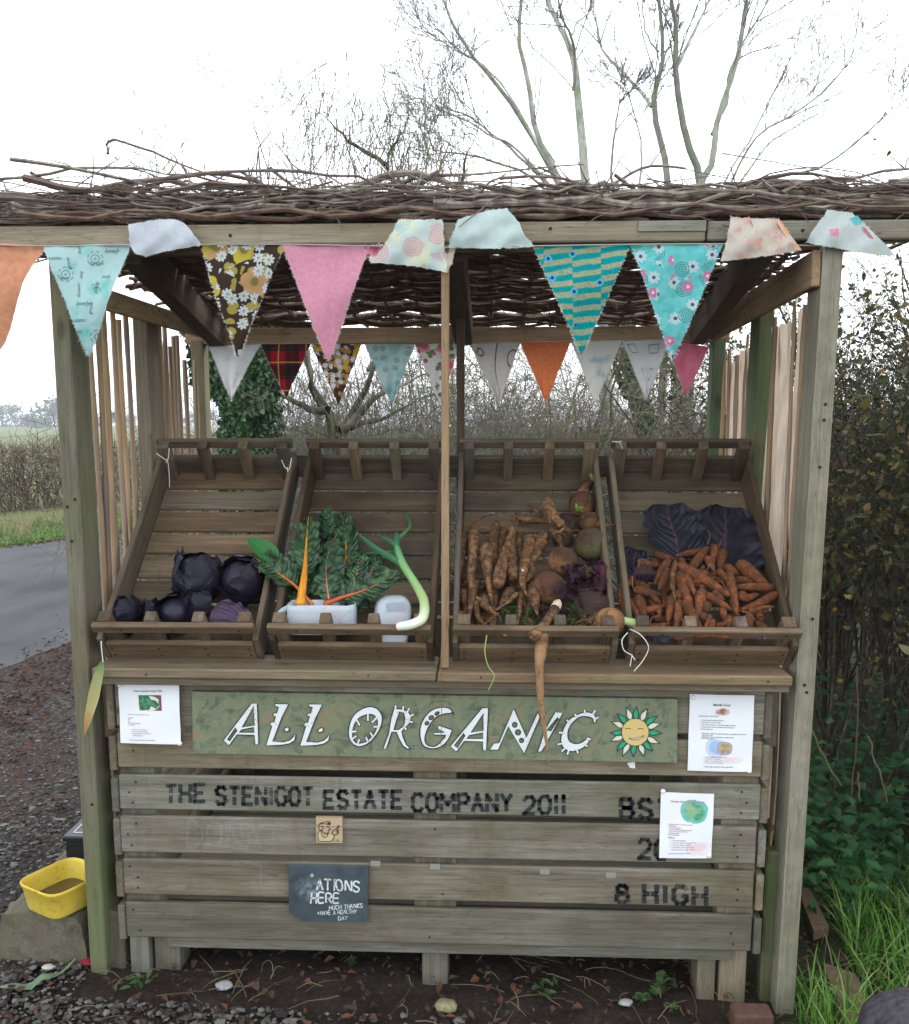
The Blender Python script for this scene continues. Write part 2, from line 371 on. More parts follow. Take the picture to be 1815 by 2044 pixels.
# pale fleece woven in strips between the right-hand canes
t=NT('pale_fleece'); g=t.pos(); n=t.noise(t.mul(g,(1.,8.,1.5)),6.,4.); f=t.noise(g,260.,2.)
FLEECE=t.done(t.mix(t.step(n,.3,.7),(.50,.41,.32),(.67,.58,.48)),.9,t.bump(f,.3,.002),.1,trans=.5)
for k,(ya,yb,z0,z1) in enumerate(((.045,.135,.4,1.83),(.145,.295,.4,1.80),(.315,.52,.4,1.77),(.64,.83,.6,1.73),(.845,1.05,.6,1.70))):
    z1=1.955-.125*(ya+yb)/2; A,B=34,16; z=np.linspace(z0,z1,A)[:,None]; y=np.linspace(0,1,B)[None,:]
    wob=.012*np.sin(z*7+k*2)+.006*np.sin(z*19+k)
    P=np.stack(np.broadcast_arrays(.987+.011*np.sin((ya+(yb-ya)*y)*70+k)+.004*np.sin(z*11+k),ya+(yb-ya)*y+wob*np.sign(y-.5),z),-1)
    m=M(); m.grid(P); part(m,'fleece_strip',FLEECE,smooth=True)
# woven hurdle roof
def roofz(Y): return 2.128-.130*Y/1.1
m=M(); K=26; N=108
Yr=np.repeat(np.linspace(.0,1.2,54),2)[:N]+rng.normal(0,.006,N); Yr=Yr+.012*np.sin(Yr*37)
keep=~((np.abs(Yr-.30)<.012)|(np.abs(Yr-1.02)<.02)); Yr=Yr[keep]; N=len(Yr)
c=rng.uniform(-.5,.55,N); L=rng.uniform(1.3,3.1,N); s=np.linspace(-.5,.5,K)
fr=(Yr<.13)[:,None]; X=np.clip(c[:,None]+L[:,None]*s,np.where(fr,-1.42,-1.02)+rng.uniform(-.06,.03,(N,1)),np.where(fr,1.5,1.0)+rng.uniform(-.03,.06,(N,1)))
X=np.sort(X,1)+np.arange(K)*1e-4
ph=np.where(rng.random(N)<.5,0,np.pi)
Yv=Yr[:,None]+.012*np.sin(X*3+rng.uniform(0,6,(N,1)))+.012*np.cumsum(rng.normal(0,.3,(N,K)),1)
Z=roofz(Yv)+.012+.011*np.sin(X*np.pi/.17+ph[:,None])+rng.normal(0,.003,(N,1))
m.tubes(np.stack([X,Yv,Z],-1),rng.uniform(.0045,.0095,(N,1))*np.linspace(1.1,.75,K),5)
ns=17; xs=np.linspace(-.98,.96,ns); yy=np.linspace(.09,1.22,8)
P=np.stack(np.broadcast_arrays(xs[:,None]+rng.normal(0,.01,(ns,8)),yy[None,:],roofz(yy)[None,:]+.012),-1); m.tubes(P,np.full((ns,8),.010),6)
# hanging wisps below the hurdle
N=260; p0=np.stack([rng.uniform(-1.0,1.0,N),rng.uniform(.15,1.1,N),np.zeros(N)],1); p0[:,2]=roofz(p0[:,1])-.004
st=np.linspace(0,1,5)[None,:,None]; d=np.stack([rng.normal(0,.07,N),rng.normal(0,.04,N),-rng.uniform(.005,.05,N)],1)
m.tubes(p0[:,None,:]+d[:,None,:]*st+rng.normal(0,.004,(N,5,3)),np.linspace(.0018,.0008,5),3)
part(m,'woven_hurdle',TWIG)
# loose brushwood heaped on the hurdle
m=M()
def heap(x): return np.where(np.abs(x)>1.12,.35,.6)*(.055+.06*np.exp(-((x+.72)/.33)**2)+.03*np.exp(-((x-.05)/.3)**2)+.035*np.exp(-((x-.55)/.35)**2)+.04*np.exp(-((x-1.1)/.25)**2)-.04*(x<-1.15))
N=2300; K=10; s=np.linspace(-.5,.5,K)
cx=rng.uniform(-1.45,1.5,N); L=rng.gamma(3.,.10,N)+.05; an=rng.normal(0,.55,N); lay=rng.random(N)**1.2
cy=np.abs(rng.normal(.14,.16,N)); cy=np.where(np.abs(cx)>.95,np.minimum(cy,.2*rng.random(N)),cy); el=rng.normal(0,.11,N); bow=rng.normal(.01,.10,N)
X=cx[:,None]+L[:,None]*s*np.cos(an)[:,None]; Yv=cy[:,None]+L[:,None]*s*np.sin(an)[:,None]+.02*np.sin(s*8+cx[:,None]*9)
Z=roofz(cy)[:,None]+.02+(heap(cx)*lay)[:,None]+el[:,None]*L[:,None]*s+bow[:,None]*L[:,None]*(.25-4*s**2*.25)*1.5+np.cumsum(rng.normal(0,.0035,(N,K)),1)
Yv=np.maximum(Yv,.01+.03*rng.random((N,1))); Z=np.maximum(Z,roofz(Yv)+.012)
m.tubes(np.stack([X,Yv,Z],-1),(.0009+rng.gamma(1.3,.0013,(N,1)))*np.linspace(1.2,.5,K),4)
N=34; K=16; s=np.linspace(-.5,.5,K); cx=rng.uniform(-1.4,1.5,N); L=rng.uniform(.5,1.3,N); cy=np.abs(rng.normal(.02,.05,N))+.012; an=rng.normal(0,.10,N)
X=cx[:,None]+L[:,None]*s; Yv=np.maximum(cy[:,None]+L[:,None]*s*np.sin(an)[:,None],.012); Z=roofz(0)+.015+(heap(cx)*rng.random(N)*1.1)[:,None]+np.cumsum(rng.normal(0,.008,(N,K)),1)+rng.normal(0,.05,(N,1))*s+rng.normal(0,.12,(N,1))*(.25-s**2); Z=np.maximum(Z,roofz(0)+.006)
m.tubes(np.stack([X,Yv,Z],-1),rng.uniform(.0035,.0085,(N,1))*np.linspace(1.15,.45,K)*(1+.12*rng.normal(size=(N,K))),6,rnd=np.repeat(rng.uniform(.5,1,N),K*6))
nb=np.repeat(np.arange(N),7); kk=rng.integers(2,K-1,len(nb)); P0=np.stack([X,Yv,Z],-1)[nb,kk]; dd=unit(rng.normal(0,1,(len(nb),3))*[1,.3,.6]+[0,-.1,.35])*rng.uniform(.04,.16,len(nb))[:,None]; m.tubes(P0[:,None,:]+dd[:,None,:]*np.linspace(0,1,5)[None,:,None]+np.cumsum(rng.normal(0,.004,(len(nb),5,3)),1)*[1,.2,1],np.linspace(.0022,.0008,5),4)
N=700; c0=np.stack([rng.uniform(-1.4,1.5,N),rng.uniform(.02,.4,N),np.zeros(N)],1); c0[:,2]=roofz(c0[:,1])+.02+heap(c0[:,0])*rng.random(N); m.leafquads(c0,rdir(N),rdir(N),rng.uniform(.012,.035,N),rng.uniform(.006,.016,N))
# stouter bent branches traced over the front of the heap
for pts,r,Y0 in (([(60,345),(110,375),(180,398)],.004,.3),([(130,402),(210,408),(330,412),(460,425)],.008,.1),([(60,415),(200,420),(330,432),(500,433)],.009,.08),
    ([(205,392),(290,360),(360,358),(420,376),(510,410)],.006,.2),([(215,305),(216,275),(290,290),(380,330),(450,352)],.0035,.25),([(260,395),(330,352),(420,340),(500,355),(560,388),(620,432)],.006,.15),
    ([(410,372),(530,374),(560,395),(640,435)],.009,.08),([(600,412),(720,372),(790,352),(855,358),(930,388),(1010,422)],.010,.1),([(715,380),(800,436)],.010,.07),([(640,430),(760,400),(840,372),(890,345)],.0095,.15),
    ([(690,437),(780,385),(835,348)],.007,.12),([(530,440),(640,405),(700,400),(820,420),(930,430)],.010,.06),([(1000,432),(1060,420),(1110,372),(1160,362),(1198,371)],.008,.1),
    ([(880,440),(1000,425),(1110,405),(1260,392),(1400,415)],.009,.06),([(1060,435),(1130,418),(1200,425),(1290,438)],.010,.06),([(1130,405),(1210,374),(1290,330),(1370,335)],.005,.2),
    ([(1250,395),(1330,372),(1440,378),(1540,410),(1640,430)],.006,.12),([(1380,375),(1470,400),(1560,430)],.006,.1),([(1400,415),(1530,380),(1640,372)],.009,.3),([(1560,412),(1700,395),(1850,392)],.011,.3),
    ([(1620,425),(1740,412),(1850,398)],.011,.2),([(1450,370),(1560,365),(1690,372)],.008,.5),([(-20,428),(60,432),(150,425),(300,440)],.012,.06),([(-30,400),(90,410),(200,437)],.010,.12),([(480,340),(520,370),(560,392)],.004,.3),([(540,335),(590,372),(640,392)],.0045,.3)):
    q=catmull(pts,14); P=np.array([U(a,b,Y0*.35+.012+.01*math.sin(i*.9)) for i,(a,b) in enumerate(q)]); P+=np.cumsum(rng.normal(0,.0016,P.shape),0)
    m.tubes(P,r*np.linspace(1.1,.6,14),6)
    for k in rng.integers(3,12,2):       # side shoots
        d=unit(rng.normal(size=3)*[1,.4,.7]+[0,0,.5])*rng.uniform(.03,.1); m.tubes(P[k]+d*np.linspace(0,1,4)[:,None],r*.4*np.linspace(1,.4,4),4)
part(m,'brushwood_heap',BRASH)

# ------------------------------------------------------------------ the big wooden box under the shelf
box=thing('wooden_box',(0,.6,0),'big grey slatted wooden box with black stencilled lettering under the crates','wooden box')
YB=.020
ZL=[(1360,1450),(1463,1532),(1547,1615),(1629,1701),(1715,1785),(1801,1870)]
planks=[]
for i,(a,b) in enumerate(ZL):
    za=U(240,a,YB)[2]; zc=U(240,b,YB)[2]; planks.append((za,zc))
    xl=-.922-.003*(i%2)+rng.uniform(-.004,.003); xr=.866-.004*(i>2)+rng.uniform(-.004,.004)
    m=M(); m.box(((xl+xr)/2,YB+.007,(za+zc)/2),(xr-xl,.014,za-zc),ch=.003,rnd=[.75,.7,.8,.62,.45,.2][i])
    nl=[(x+rng.normal(0,.012),YB-.0002,zc+(za-zc)*f) for x in(xl+.04,-.03,xr-.05) for f in(.2,.5,.8) if rng.random()<(.8 if abs(x)>.2 else .35)]
    nails(m,nl,(0,-1,0),.0042)
    o=part(m,'front_plank',[W_BOX,DARKNAIL],box)
m=M(); za=U(240,1870,YB)[2]-.001; zc=U(240,1892,YB)[2]; m.box((.0,YB+.019,(za+zc)/2),(1.62,.022,za-zc),rnd=.25); part(m,'bottom_rail',W_BOX,box)
for sx in (-1,1):
    for i,(za,zc) in enumerate(planks):
        d=.008*(1 if i%2 else -1)*sx; m=M(); x=(-.938 if sx<0 else .880)
        m.box((x,YB+.004+.59,(za+zc)/2-.012),(.022,1.18,za-zc),ch=.003); part(m,'side_plank',W_BOX,box)
for i,(za,zc) in enumerate(planks):
    m=M(); m.box((-.03,1.19,(za+zc)/2),(1.78,.022,(za-zc)+.012)); part(m,'back_plank',W_BOX,box)
for x in (-.88,-.03,.82):
    for y in (.075,1.14):
        m=M(); m.box((x,y,.50),(.10 if x!=-.03 else .12,.06,.72)); part(m,'corner_batten',W_BOX,box)
m=M()
for y in np.arange(.1,1.15,.105): m.box((-.03,y,.175),(1.76,.098,.02))
part(m,'floor_boards',W_BOX,box)
for x,w,zb in ((U(280,1900,.03)[0],.055,0),(U(330,1900,.03)[0],.075,0),(U(868,1900,.03)[0],.075,0),(U(1415,1900,.03)[0],.05,0),(U(1468,1900,.03)[0],.075,0)):
    g=gz(x)-.03; m=M(); m.box((x,.09 if w!=.055 else .07,(.148+g)/2),(w,.09,.148-g)); part(m,'foot',W_BOX,box)
    m=M(); m.box((x,1.1,(.148+g)/2),(w,.09,.148-g)); part(m,'foot',W_BOX,box)
for x in (U(330,1900,.03)[0]+.055,U(1385,1900,.03)[0]+.0):
    m=M(); m.bar((x,.06,.14),(x+.0,.4,-.02),.04,.06); part(m,'foot_brace',W_BOX,box)
# small stubs driven in beside the posts
for (u0,u1,va,vb,Y,mt,lb) in ((205,243,1822,1932,.03,W_BOX,'short rough grey stub of wood beside the foot of the left post'),(1533,1560,1703,2012,.05,W_GREEN,'green mossy square stake against the right front post')):
    a=U(u0,va,Y); b=U(u1,vb,Y); x=(a[0]+U(u1,va,Y)[0])/2; w=U(u1,va,Y)[0]-a[0]
    m=M(); m.bar((x,Y+.03,b[2]-.05),(x,Y+.03,a[2]),w,.05,up=(0,1,0),ch=.006); tag(m.build('stake',mt,None,(x,Y+.03,b[2])),lb,'stake')

# ------------------------------------------------------------------ crates
AL=R(41.0); E1=np.array([1.,0,0]); E2=np.array([0,math.cos(AL),math.sin(AL)]); E3=np.array([0,-math.sin(AL),math.cos(AL)])
class Crate:
    def __init__(s,cx,tw,label,jit=0.):
        s.o=np.array([cx,.047,.961]); t=jit
        s.e1=np.array([math.cos(t),math.sin(t),0]); s.e2=unit(E2-s.e1*(E2@s.e1)); s.e3=np.cross(s.e1,s.e2)
        s.ax=[s.e1,s.e2,s.e3]; s.W=.444; s.L=.752
        s.root=thing('crate',s.o,label,'crate','wooden vegetable crates tilted on the shelf')
        A=s.ax; W=s.W; L=s.L
        def bx(name,c,size,rnd=None,nl=()):
            m=M(); m.box(s.w(*c),size,A,0,.0025,rnd); 
            if nl: nails(m,[s.w(*p) for p in nl],-s.e2,.004)
            part(m,name,[W_CRATE,DARKNAIL],s.root)
        n=8; p=L/n
        for i in range(n): bx('base_slat',(0,p*(i+.5),.006),(W-.034,p-.014+rng.uniform(-.003,.003),.012))
        for sx in (-1,1): bx('side_board',(sx*(W/2-.008),L/2,.047),(.016,L,.094+.0*sx))
        bx('end_board',(0,.008,.035),(W-.034,.016,.070),.7,[(x,-.0002,z) for x in(-.19,-.06,.07,.19) for z in(.02,.05)])
        bx('end_board',(0,L-.008,.040),(W-.034,.016,.080),.35)
        for e in (0,1):
            y=.034 if not e else L-.034
            for k,x in enumerate((-.19,-.065,.065,.19)): bx('peg',(x,y,.012+.071),(.034 if k in(0,3) else .030,.034,.142))
            yr=.008 if not e else L-.008
            bx('hand_rail',(0,yr,.136),(W-.006,.018,.030),.85 if not e else .5,[(x,yr-.0093,.136) for x in(-.14,0.0,.18)] if not e else ())
    def w(s,a,b,c): return s.o+s.e1*a+s.e2*b+s.e3*c
    def px(s,u,v,h):
        """point seen at u,v that lies h above the crate floor"""
        d=ray(u,v); q=s.o+s.e3*h; t=((q-CAMP)@s.e3)/(d@s.e3); return CAMP+d*t
cr1=Crate(-.728,0,'tilted wooden crate holding red cabbages, leftmost on the shelf',.012)
cr2=Crate(-.252,0,'tilted wooden crate holding chard, a leek and white plastic bottles',-.006)
cr3=Crate(.243,0,'tilted wooden crate filled with muddy parsnips and swedes',.004)
cr4=Crate(.716,0,'tilted wooden crate heaped with carrots, rightmost on the shelf',-.006)
# ------------------------------------------------------------------ painted sign board
def onto(Y): return lambda u,v: U(u,v,Y)
YS=.0015      # sign face
t=NT('painted_flake_board'); g=t.pos(); 
nv=t.noise(g,9.,2.,out='Color')
v1=t.vor(t.mul(t.vm('ADD',g,t.vm('SCALE',nv,scale=.10)),(1.,1.,3.2)),26.); v2=t.vor(t.mul(t.vm('ADD',g,t.vm('SCALE',nv,scale=-.12)),(2.6,1.,1.)),22.)
k=t.sep(v1[1])[0]; k2=t.sep(v2[1])[1]
c=t.ramp(t.math('ADD',t.math('MULTIPLY',k,.5),t.math('MULTIPLY',k2,.5)),[(.1,(.10,.12,.07)),(.35,(.145,.175,.115)),(.6,(.17,.20,.125)),(.8,(.19,.20,.12)),(.97,(.24,.17,.10))])
c=t.mix(t.math('MULTIPLY',t.step(t.noise(g,5.,3.),.56,.74),.5),c,(.23,.19,.11))
c=t.mix(t.math('MULTIPLY',t.step(t.noise(t.mul(g,(3,1,1)),70.,3.),.62,.72),.55),c,(.30,.33,.27))
FLAKE=t.done(c,.7,t.bump(t.math('ADD',k,k2),.25,.003),.3)
def paintmat(name,col,wear,amt=.58):
    t=NT(name); g=t.pos(); n=t.noise(g,130.,4.,.7); b=t.noise(g,9.,3.)
    c=t.mix(t.step(t.math('ADD',t.math('MULTIPLY',n,.6),t.math('MULTIPLY',b,.4)),amt,amt+.12),col,wear); return t.done(c,.6,None,.3)
WHITEP=paintmat('white_lettering_paint',(.70,.74,.74),(.36,.35,.30),.55); BLACKP=paintmat('black_outline_paint',(.018,.022,.022),(.09,.10,.08),.6)
GREENP=paintmat('green_ray_paint',(.02,.34,.17),(.10,.30,.16)); CREAMP=paintmat('cream_ray_paint',(.62,.64,.52),(.34,.30,.24)); YELLOWP=paintmat('yellow_face_paint',(.62,.46,.16),(.62,.42,.25),.5)
q=[(383,1380.7),(1352.7,1395.5),(1351.8,1522.6),(385.5,1503.5)]
P=[U(a,b,YS) for a,b in q]
sign=thing('sign_board',(P[3]+P[2])/2,'long green flake board with hand-painted white words ALL ORGANIC and a smiling sun','sign')
m=M(); V=[p for p in P]+[p+np.array([0,.0175,0]) for p in P]
m.add(V,[[3,2,1,0],[4,5,6,7],[0,1,5,4],[1,2,6,5],[2,3,7,6],[3,0,4,7]]); part(m,'board',FLAKE,sign)
zA=lambda x,y:((820+x*.41873)/1.9041,(2620+y*.41873)/1.9041); zB=lambda x,y:((1560+x*.41873)/1.9041,(2640+y*.41873)/1.9041); zD=lambda x,y:((2300+x*.14325)/1.9041,(2640+y*.14325)/1.9041)
def ell(cx,cy,rx,ry,rot=0,n=20):
    a=np.linspace(0,2*np.pi,n,endpoint=False); x=rx*np.cos(a);y=ry*np.sin(a);c,s=math.cos(rot),math.sin(rot); return [(cx+c*i-s*j,cy+s*i+c*j) for i,j in zip(x,y)]
def sm(pts,k=None):
    k=k or len(pts)*4; p=list(pts)+[pts[0]]; e=[p[-2]]+p+[p[1]]; return [tuple(x) for x in catmull(e,k+2*(k//len(pts)))[k//len(pts):-(k//len(pts))][:-1]]
L1=[(537,130),(662,134),(600,260),(518,474),(610,477),(670,462),(705,430),(718,405),(729,415),(717,465),(672,494),(610,506),(455,512),(510,330),(492,328),(500,298),(528,298),(542,243),(518,240),(527,215),(553,215),(570,160),(540,155)]
sh=lambda l,dx,dy:[(x+dx,y+dy) for x,y in l]
Oout=sm([(1400,157),(1470,180),(1510,240),(1507,310),(1480,380),(1430,450),(1370,500),(1290,520),(1230,480),(1205,410),(1215,320),(1250,240),(1315,185)])
Oin=sm([(1390,228),(1440,240),(1468,290),(1460,350),(1430,410),(1370,470),(1300,490),(1255,465),(1243,400),(1260,320),(1310,255)])
GLY=[(zA,[[(322,127),(378,128),(391,492),(357,508),(350,418),(195,412),(122,512),(70,462)],[(345,160),(350,326),(240,346)],[(345,346),(350,390),(212,390),(235,368)],[(180,350),(193,372),(125,470),(106,459)]],[]),
 (zA,[L1],[]),(zA,[ell(645,365,22,21)],[]),(zA,[sh(L1,308,3)],[]),(zA,[ell(953,371,27,19,-.5)],[]),
 (zA,[Oout,Oin],[((1382,228),(1382,287)),((1458,262),(1418,303)),((1466,340),(1432,340)),((1425,425),(1403,392)),((1378,468),(1364,432)),((1290,492),(1306,452)),((1246,447),(1279,422)),((1245,385),(1278,382)),((1284,286),(1308,328))]),
 (zA,[[(1620,165),(1640,175),(1700,180),(1750,205),(1778,250),(1760,310),(1715,360),(1690,380),(1700,430),(1730,500),(1760,530),(1800,512),(1795,532),(1740,543),(1700,515),(1660,440),(1640,388),(1600,388),(1550,540),(1518,540),(1570,400),(1590,270)],[(1672,205),(1705,215),(1718,265),(1708,330),(1660,365),(1618,370),(1640,290)]],
   [((1632,170),(1634,145)),((1700,184),(1706,150)),((1742,202),(1760,170)),((1772,242),(1800,225)),((1760,292),(1788,300)),((1712,340),(1730,368))]),
 (zB,[sm([(396,180),(350,172),(290,180),(230,210),(180,270),(145,340),(132,410),(150,455),(190,470),(240,462),(300,400),(322,370)],40)[:-3]+[(322,370),(215,367),(215,345),(310,342),(250,315),(255,278),(380,320)]+[tuple(x) for x in catmull([(380,320),(355,390),(310,450),(250,485),(180,490),(120,465),(92,400),(88,320),(110,240),(160,170),(220,130),(300,115),(360,130),(396,180)],34)][1:-1],ell(243,172,21,13,-.6),ell(190,210,23,17,-.6),ell(151,260,19,15,-.6)],[]),
 (zB,[[(650,122),(710,122),(692,506),(657,506),(657,430),(490,425),(418,522),(363,466)],[(665,172),(662,325),(552,345)],[(660,348),(660,398),(512,398),(535,372)],[(487,350),(496,372),(425,485),(400,464)]],[]),
 (zB,[[(720,502),(755,442),(803,438),(875,268),(942,128),(1055,390),(1160,153),(1176,212),(1035,537),(888,292),(800,503)],ell(948,275,21,23),ell(978,343,24,25),ell(1010,417,19,20)],[]),
 (zB,[[(1315,157),(1387,168),(1218,478),(1190,520),(1153,518),(1180,450),(1220,320)],[(1340,206),(1346,220),(1275,330),(1240,325)]],[]),
 (zB,[sm([(1690,245),(1665,255),(1650,215),(1600,200),(1540,205),(1480,250),(1440,310),(1430,370),(1445,420),(1490,445),(1540,440),(1590,410),(1615,378),(1632,405),(1600,460),(1540,500),(1470,518),(1410,500),(1370,450),(1370,380),(1395,300),(1440,230),(1510,185),(1580,160),(1640,165),(1682,195)])],
   [((1582,168),(1583,138)),((1658,178),(1680,142)),((1680,222),(1714,204)),((1512,196),(1490,178)),((1444,246),(1418,233)),((1385,347),(1347,345)),((1378,445),(1335,453)),((1398,495),(1373,517)),((1437,512),(1425,545)),((1513,502),(1522,534)),((1586,456),(1609,470)),((1612,402),(1640,408))])]
mb=M(); 
lt=thing('letters',sign.location,'x','x'); bpy.data.objects.remove(lt)
for z,loops,ticks in GLY:
    m=M(); fb=lambda x,y,Y=YS-.0012,z=z: U(*z(x,y),Y); fw=lambda x,y,z=z: U(*z(x,y),YS-.0022); fk=lambda x,y,z=z: U(*z(x,y),YS-.0032); f4=lambda x,y,z=z: U(*z(x,y),YS-.0042)
    loops=[[p for i,p in enumerate(l) if i==0 or (abs(p[0]-l[i-1][0])+abs(p[1]-l[i-1][1])>.5)] for l in loops]
    m.poly(loops,fw,0)
    for l in loops: m.ribbon(l+[],8.5,fk,True,1)
    for a,b in ticks:
        a=np.array(a,float);b=np.array(b,float);d=unit(b-a); m.ribbon([a-d*6,b+d*5],24,fb if 0 else fw,False,1); m.ribbon([a-d*12,b],15,f4,False,0)
    part(m,'letter',[WHITEP,BLACKP],sign)
m=M(); C=(805,1000)
tips=[((850,320),0),((1140,370),1),((1400,570),0),((1495,765),1),((1515,1035),0),((1460,1295),1),((1272,1495),0),((1035,1645),1),((762,1655),0),((470,1645),1),((315,1510),0),((148,1245),1),((150,1010),0),((172,725),1),((318,505),0),((560,335),1)]
for (tx,ty),wc in tips:
    d=np.array([tx-C[0],ty-C[1]],float); Lr=np.linalg.norm(d); d/=Lr; nrm=np.array([-d[1],d[0]])
    s=np.linspace(0,1,9); wv=np.array([.42,.72,.95,1,.86,.62,.38,.2,.03])*74; bend=np.sin(s*3)*16*(1 if (tx+ty)%2 else -1)
    base=np.array(C)+d*352; mid=base+d*(Lr-352)*s[:,None]+nrm*bend[:,None]
    Lf=[tuple(p) for p in mid+nrm*wv[:,None]]+[tuple(p) for p in (mid-nrm*wv[:,None])[::-1]]
    m.poly([Lf],lambda x,y:U(*zD(x,y),YS-.0014),1+wc); m.ribbon(Lf,17,lambda x,y:U(*zD(x,y),YS-.0026),True,0)
m.poly([ell(805,1000,358,360,0,40)],lambda x,y:U(*zD(x,y),YS-.0032),3); m.ribbon(ell(805,1000,362,364,0,40),14,lambda x,y:U(*zD(x,y),YS-.0038),True,0)
fS=lambda x,y:U(*zD(x,y),YS-.0046); fT=lambda x,y:U(*zD(x,y),YS-.0040)
for l in ([(540,920),(580,900),(640,896),(692,915)],[(868,918),(910,903),(970,903),(1030,920)]): m.ribbon(catmull(l,10),14,fS,False,0)
up_=catmull([(632,1158),(780,1160),(920,1130),(1035,1085)],12); dn=catmull([(1035,1100),(990,1140),(860,1195),(770,1200),(700,1190),(632,1158)],14)
m.poly([[tuple(p) for p in up_]+[tuple(p) for p in dn[1:-1]]],fT,2); m.ribbon(up_,13,fS,False,0); m.ribbon(dn,13,fS,False,0)
part(m,'sun_emblem',[BLACKP,GREENP,CREAMP,YELLOWP],sign)
# a crumb of white paper under the board
m=M(); m.poly([[(1252,1523),(1268,1521),(1268,1534),(1258,1533)]],onto(.0185),0); tag(m.build('paper_scrap',plain('scrap_paper',(.75,.75,.74)),None,U(1260,1534,.0185)),'tiny torn white paper scrap under the sun end of the green sign','paper scrap')

# ------------------------------------------------------------------ stroke alphabet for stencils and chalk
SF={'A':[[(0,0),(.5,1),(1,0)],[(.2,.38),(.8,.38)]],'B':[[(0,0),(0,1)],[(0,1),(.75,1),(.95,.8),(.75,.53),(.1,.53)],[(.1,.53),(.8,.53),(1,.25),(.8,0),(0,0)]],'C':[[(1,.8),(.75,1),(.25,1),(0,.75),(0,.25),(.25,0),(.75,0),(1,.2)]],
'D':[[(0,0),(0,1),(.6,1),(1,.7),(1,.3),(.6,0),(0,0)]],'E':[[(1,1),(0,1),(0,0),(1,0)],[(0,.5),(.8,.5)]],'G':[[(1,.8),(.75,1),(.25,1),(0,.75),(0,.25),(.25,0),(.75,0),(1,.2),(1,.45),(.6,.45)]],'H':[[(0,0),(0,1)],[(1,0),(1,1)],[(0,.5),(1,.5)]],
'I':[[(.5,0),(.5,1)]],'K':[[(0,0),(0,1)],[(1,1),(0,.45),(1,0)]],'L':[[(0,1),(0,0),(1,0)]],'M':[[(0,0),(0,1),(.5,.35),(1,1),(1,0)]],'N':[[(0,0),(0,1),(1,0),(1,1)]],'O':[[(.25,1),(0,.75),(0,.25),(.25,0),(.75,0),(1,.25),(1,.75),(.75,1),(.25,1)]],
'P':[[(0,0),(0,1),(.75,1),(1,.8),(1,.65),(.75,.48),(0,.48)]],'R':[[(0,0),(0,1),(.75,1),(1,.8),(1,.65),(.75,.48),(0,.48)],[(.4,.48),(1,0)]],'S':[[(1,.82),(.75,1),(.25,1),(0,.8),(.1,.6),(.9,.4),(1,.2),(.75,0),(.25,0),(0,.18)]],'T':[[(0,1),(1,1)],[(.5,1),(.5,0)]],
'U':[[(0,1),(0,.25),(.25,0),(.75,0),(1,.25),(1,1)]],'V':[[(0,1),(.5,0),(1,1)]],'W':[[(0,1),(.25,0),(.5,.7),(.75,0),(1,1)]],'Y':[[(0,1),(.5,.5),(1,1)],[(.5,.5),(.5,0)]],'2':[[(0,.78),(.25,1),(.75,1),(1,.75),(.85,.5),(0,0),(1,0)]],'0':[[(.25,1),(0,.75),(0,.25),(.25,0),(.75,0),(1,.25),(1,.75),(.75,1),(.25,1)]],'1':[[(.2,.8),(.5,1),(.5,0)]],'8':[[(.5,.53),(.1,.65),(.1,.88),(.3,1),(.7,1),(.9,.88),(.9,.65),(.5,.53),(0,.35),(0,.12),(.25,0),(.75,0),(1,.12),(1,.35),(.5,.53)]],'+':[[(.5,.15),(.5,.85)],[(.1,.5),(.9,.5)]],'7':[[(0,1),(1,1),(.4,0)]]}
def write(m,txt,a,b,h,lw,f,mat=0,gap=.35,narrow=1.,stencil=False,jit=0.,lift=(0,-1)):
    """letters between pixel points a and b (baseline), height h (pixels, upwards = lift)"""
    a=np.array(a,float);b=np.array(b,float); wts=[(.45 if ch==' ' else (.25 if ch in 'I1' else (1.25 if ch=='M' else 1.)))for ch in txt]
    tot=sum(w+gap for w in wts)-gap; unitw=np.linalg.norm(b-a)/tot; d=unit(b-a); up=np.array(lift,float); x=0.
    for ch,w in zip(txt,wts):
        if ch!=' ':
            jo=rng.normal(0,jit,2); sl=rng.normal(0,jit*.04); hh=h*(1+rng.normal(0,jit*.02))
            for st in SF[ch]:
                pts=[]
                for px,py in st:
                    ex=px if w>=1 else .5; p=a+d*(x+ex*w)*unitw+up*py*hh+d*sl*py*hh+jo; pts.append(p)
                pts=np.array(pts)
                if stencil:      # bridges: split the stroke near its middle, overlap at the corners
                    for i in range(len(pts)-1):
                        p0,p1=pts[i],pts[i+1]; dd=p1-p0; ln=np.linalg.norm(dd); e=unit(dd)*lw*.42
                        if ln>h*.62 and ch in 'HENPBMRDEAT01' : m.ribbon([p0-e*.6,p0+dd*.44],lw,f,False,mat); m.ribbon([p0+dd*.56,p1+e*.6],lw,f,False,mat)
                        else: m.ribbon([p0-e*(.9 if i else .2),p1+e*(.9 if i<len(pts)-2 else .2)],lw,f,False,mat)
                elif len(pts)>3: m.ribbon(catmull(pts,14),lw,f,False,mat)
                else:
                    for i in range(len(pts)-1):
                        e=unit(pts[i+1]-pts[i])*lw*.35; m.ribbon([pts[i]-e,pts[i+1]+e],lw,f,False,mat)
        x+=w+gap
t=NT('stencil_ink'); g=t.pos(); n=t.noise(t.mul(g,(.6,1.,1.)),110.,4.,.7); b=t.noise(g,13.,3.)
STEN=t.done((.030,.034,.036),.8,None,.15,alpha=t.step(t.math('ADD',t.math('MULTIPLY',n,.65),t.math('MULTIPLY',b,.55)),.80,.54))
t=NT('chalk'); g=t.pos(); n=t.noise(g,220.,4.,.7); b=t.noise(g,14.,3.)
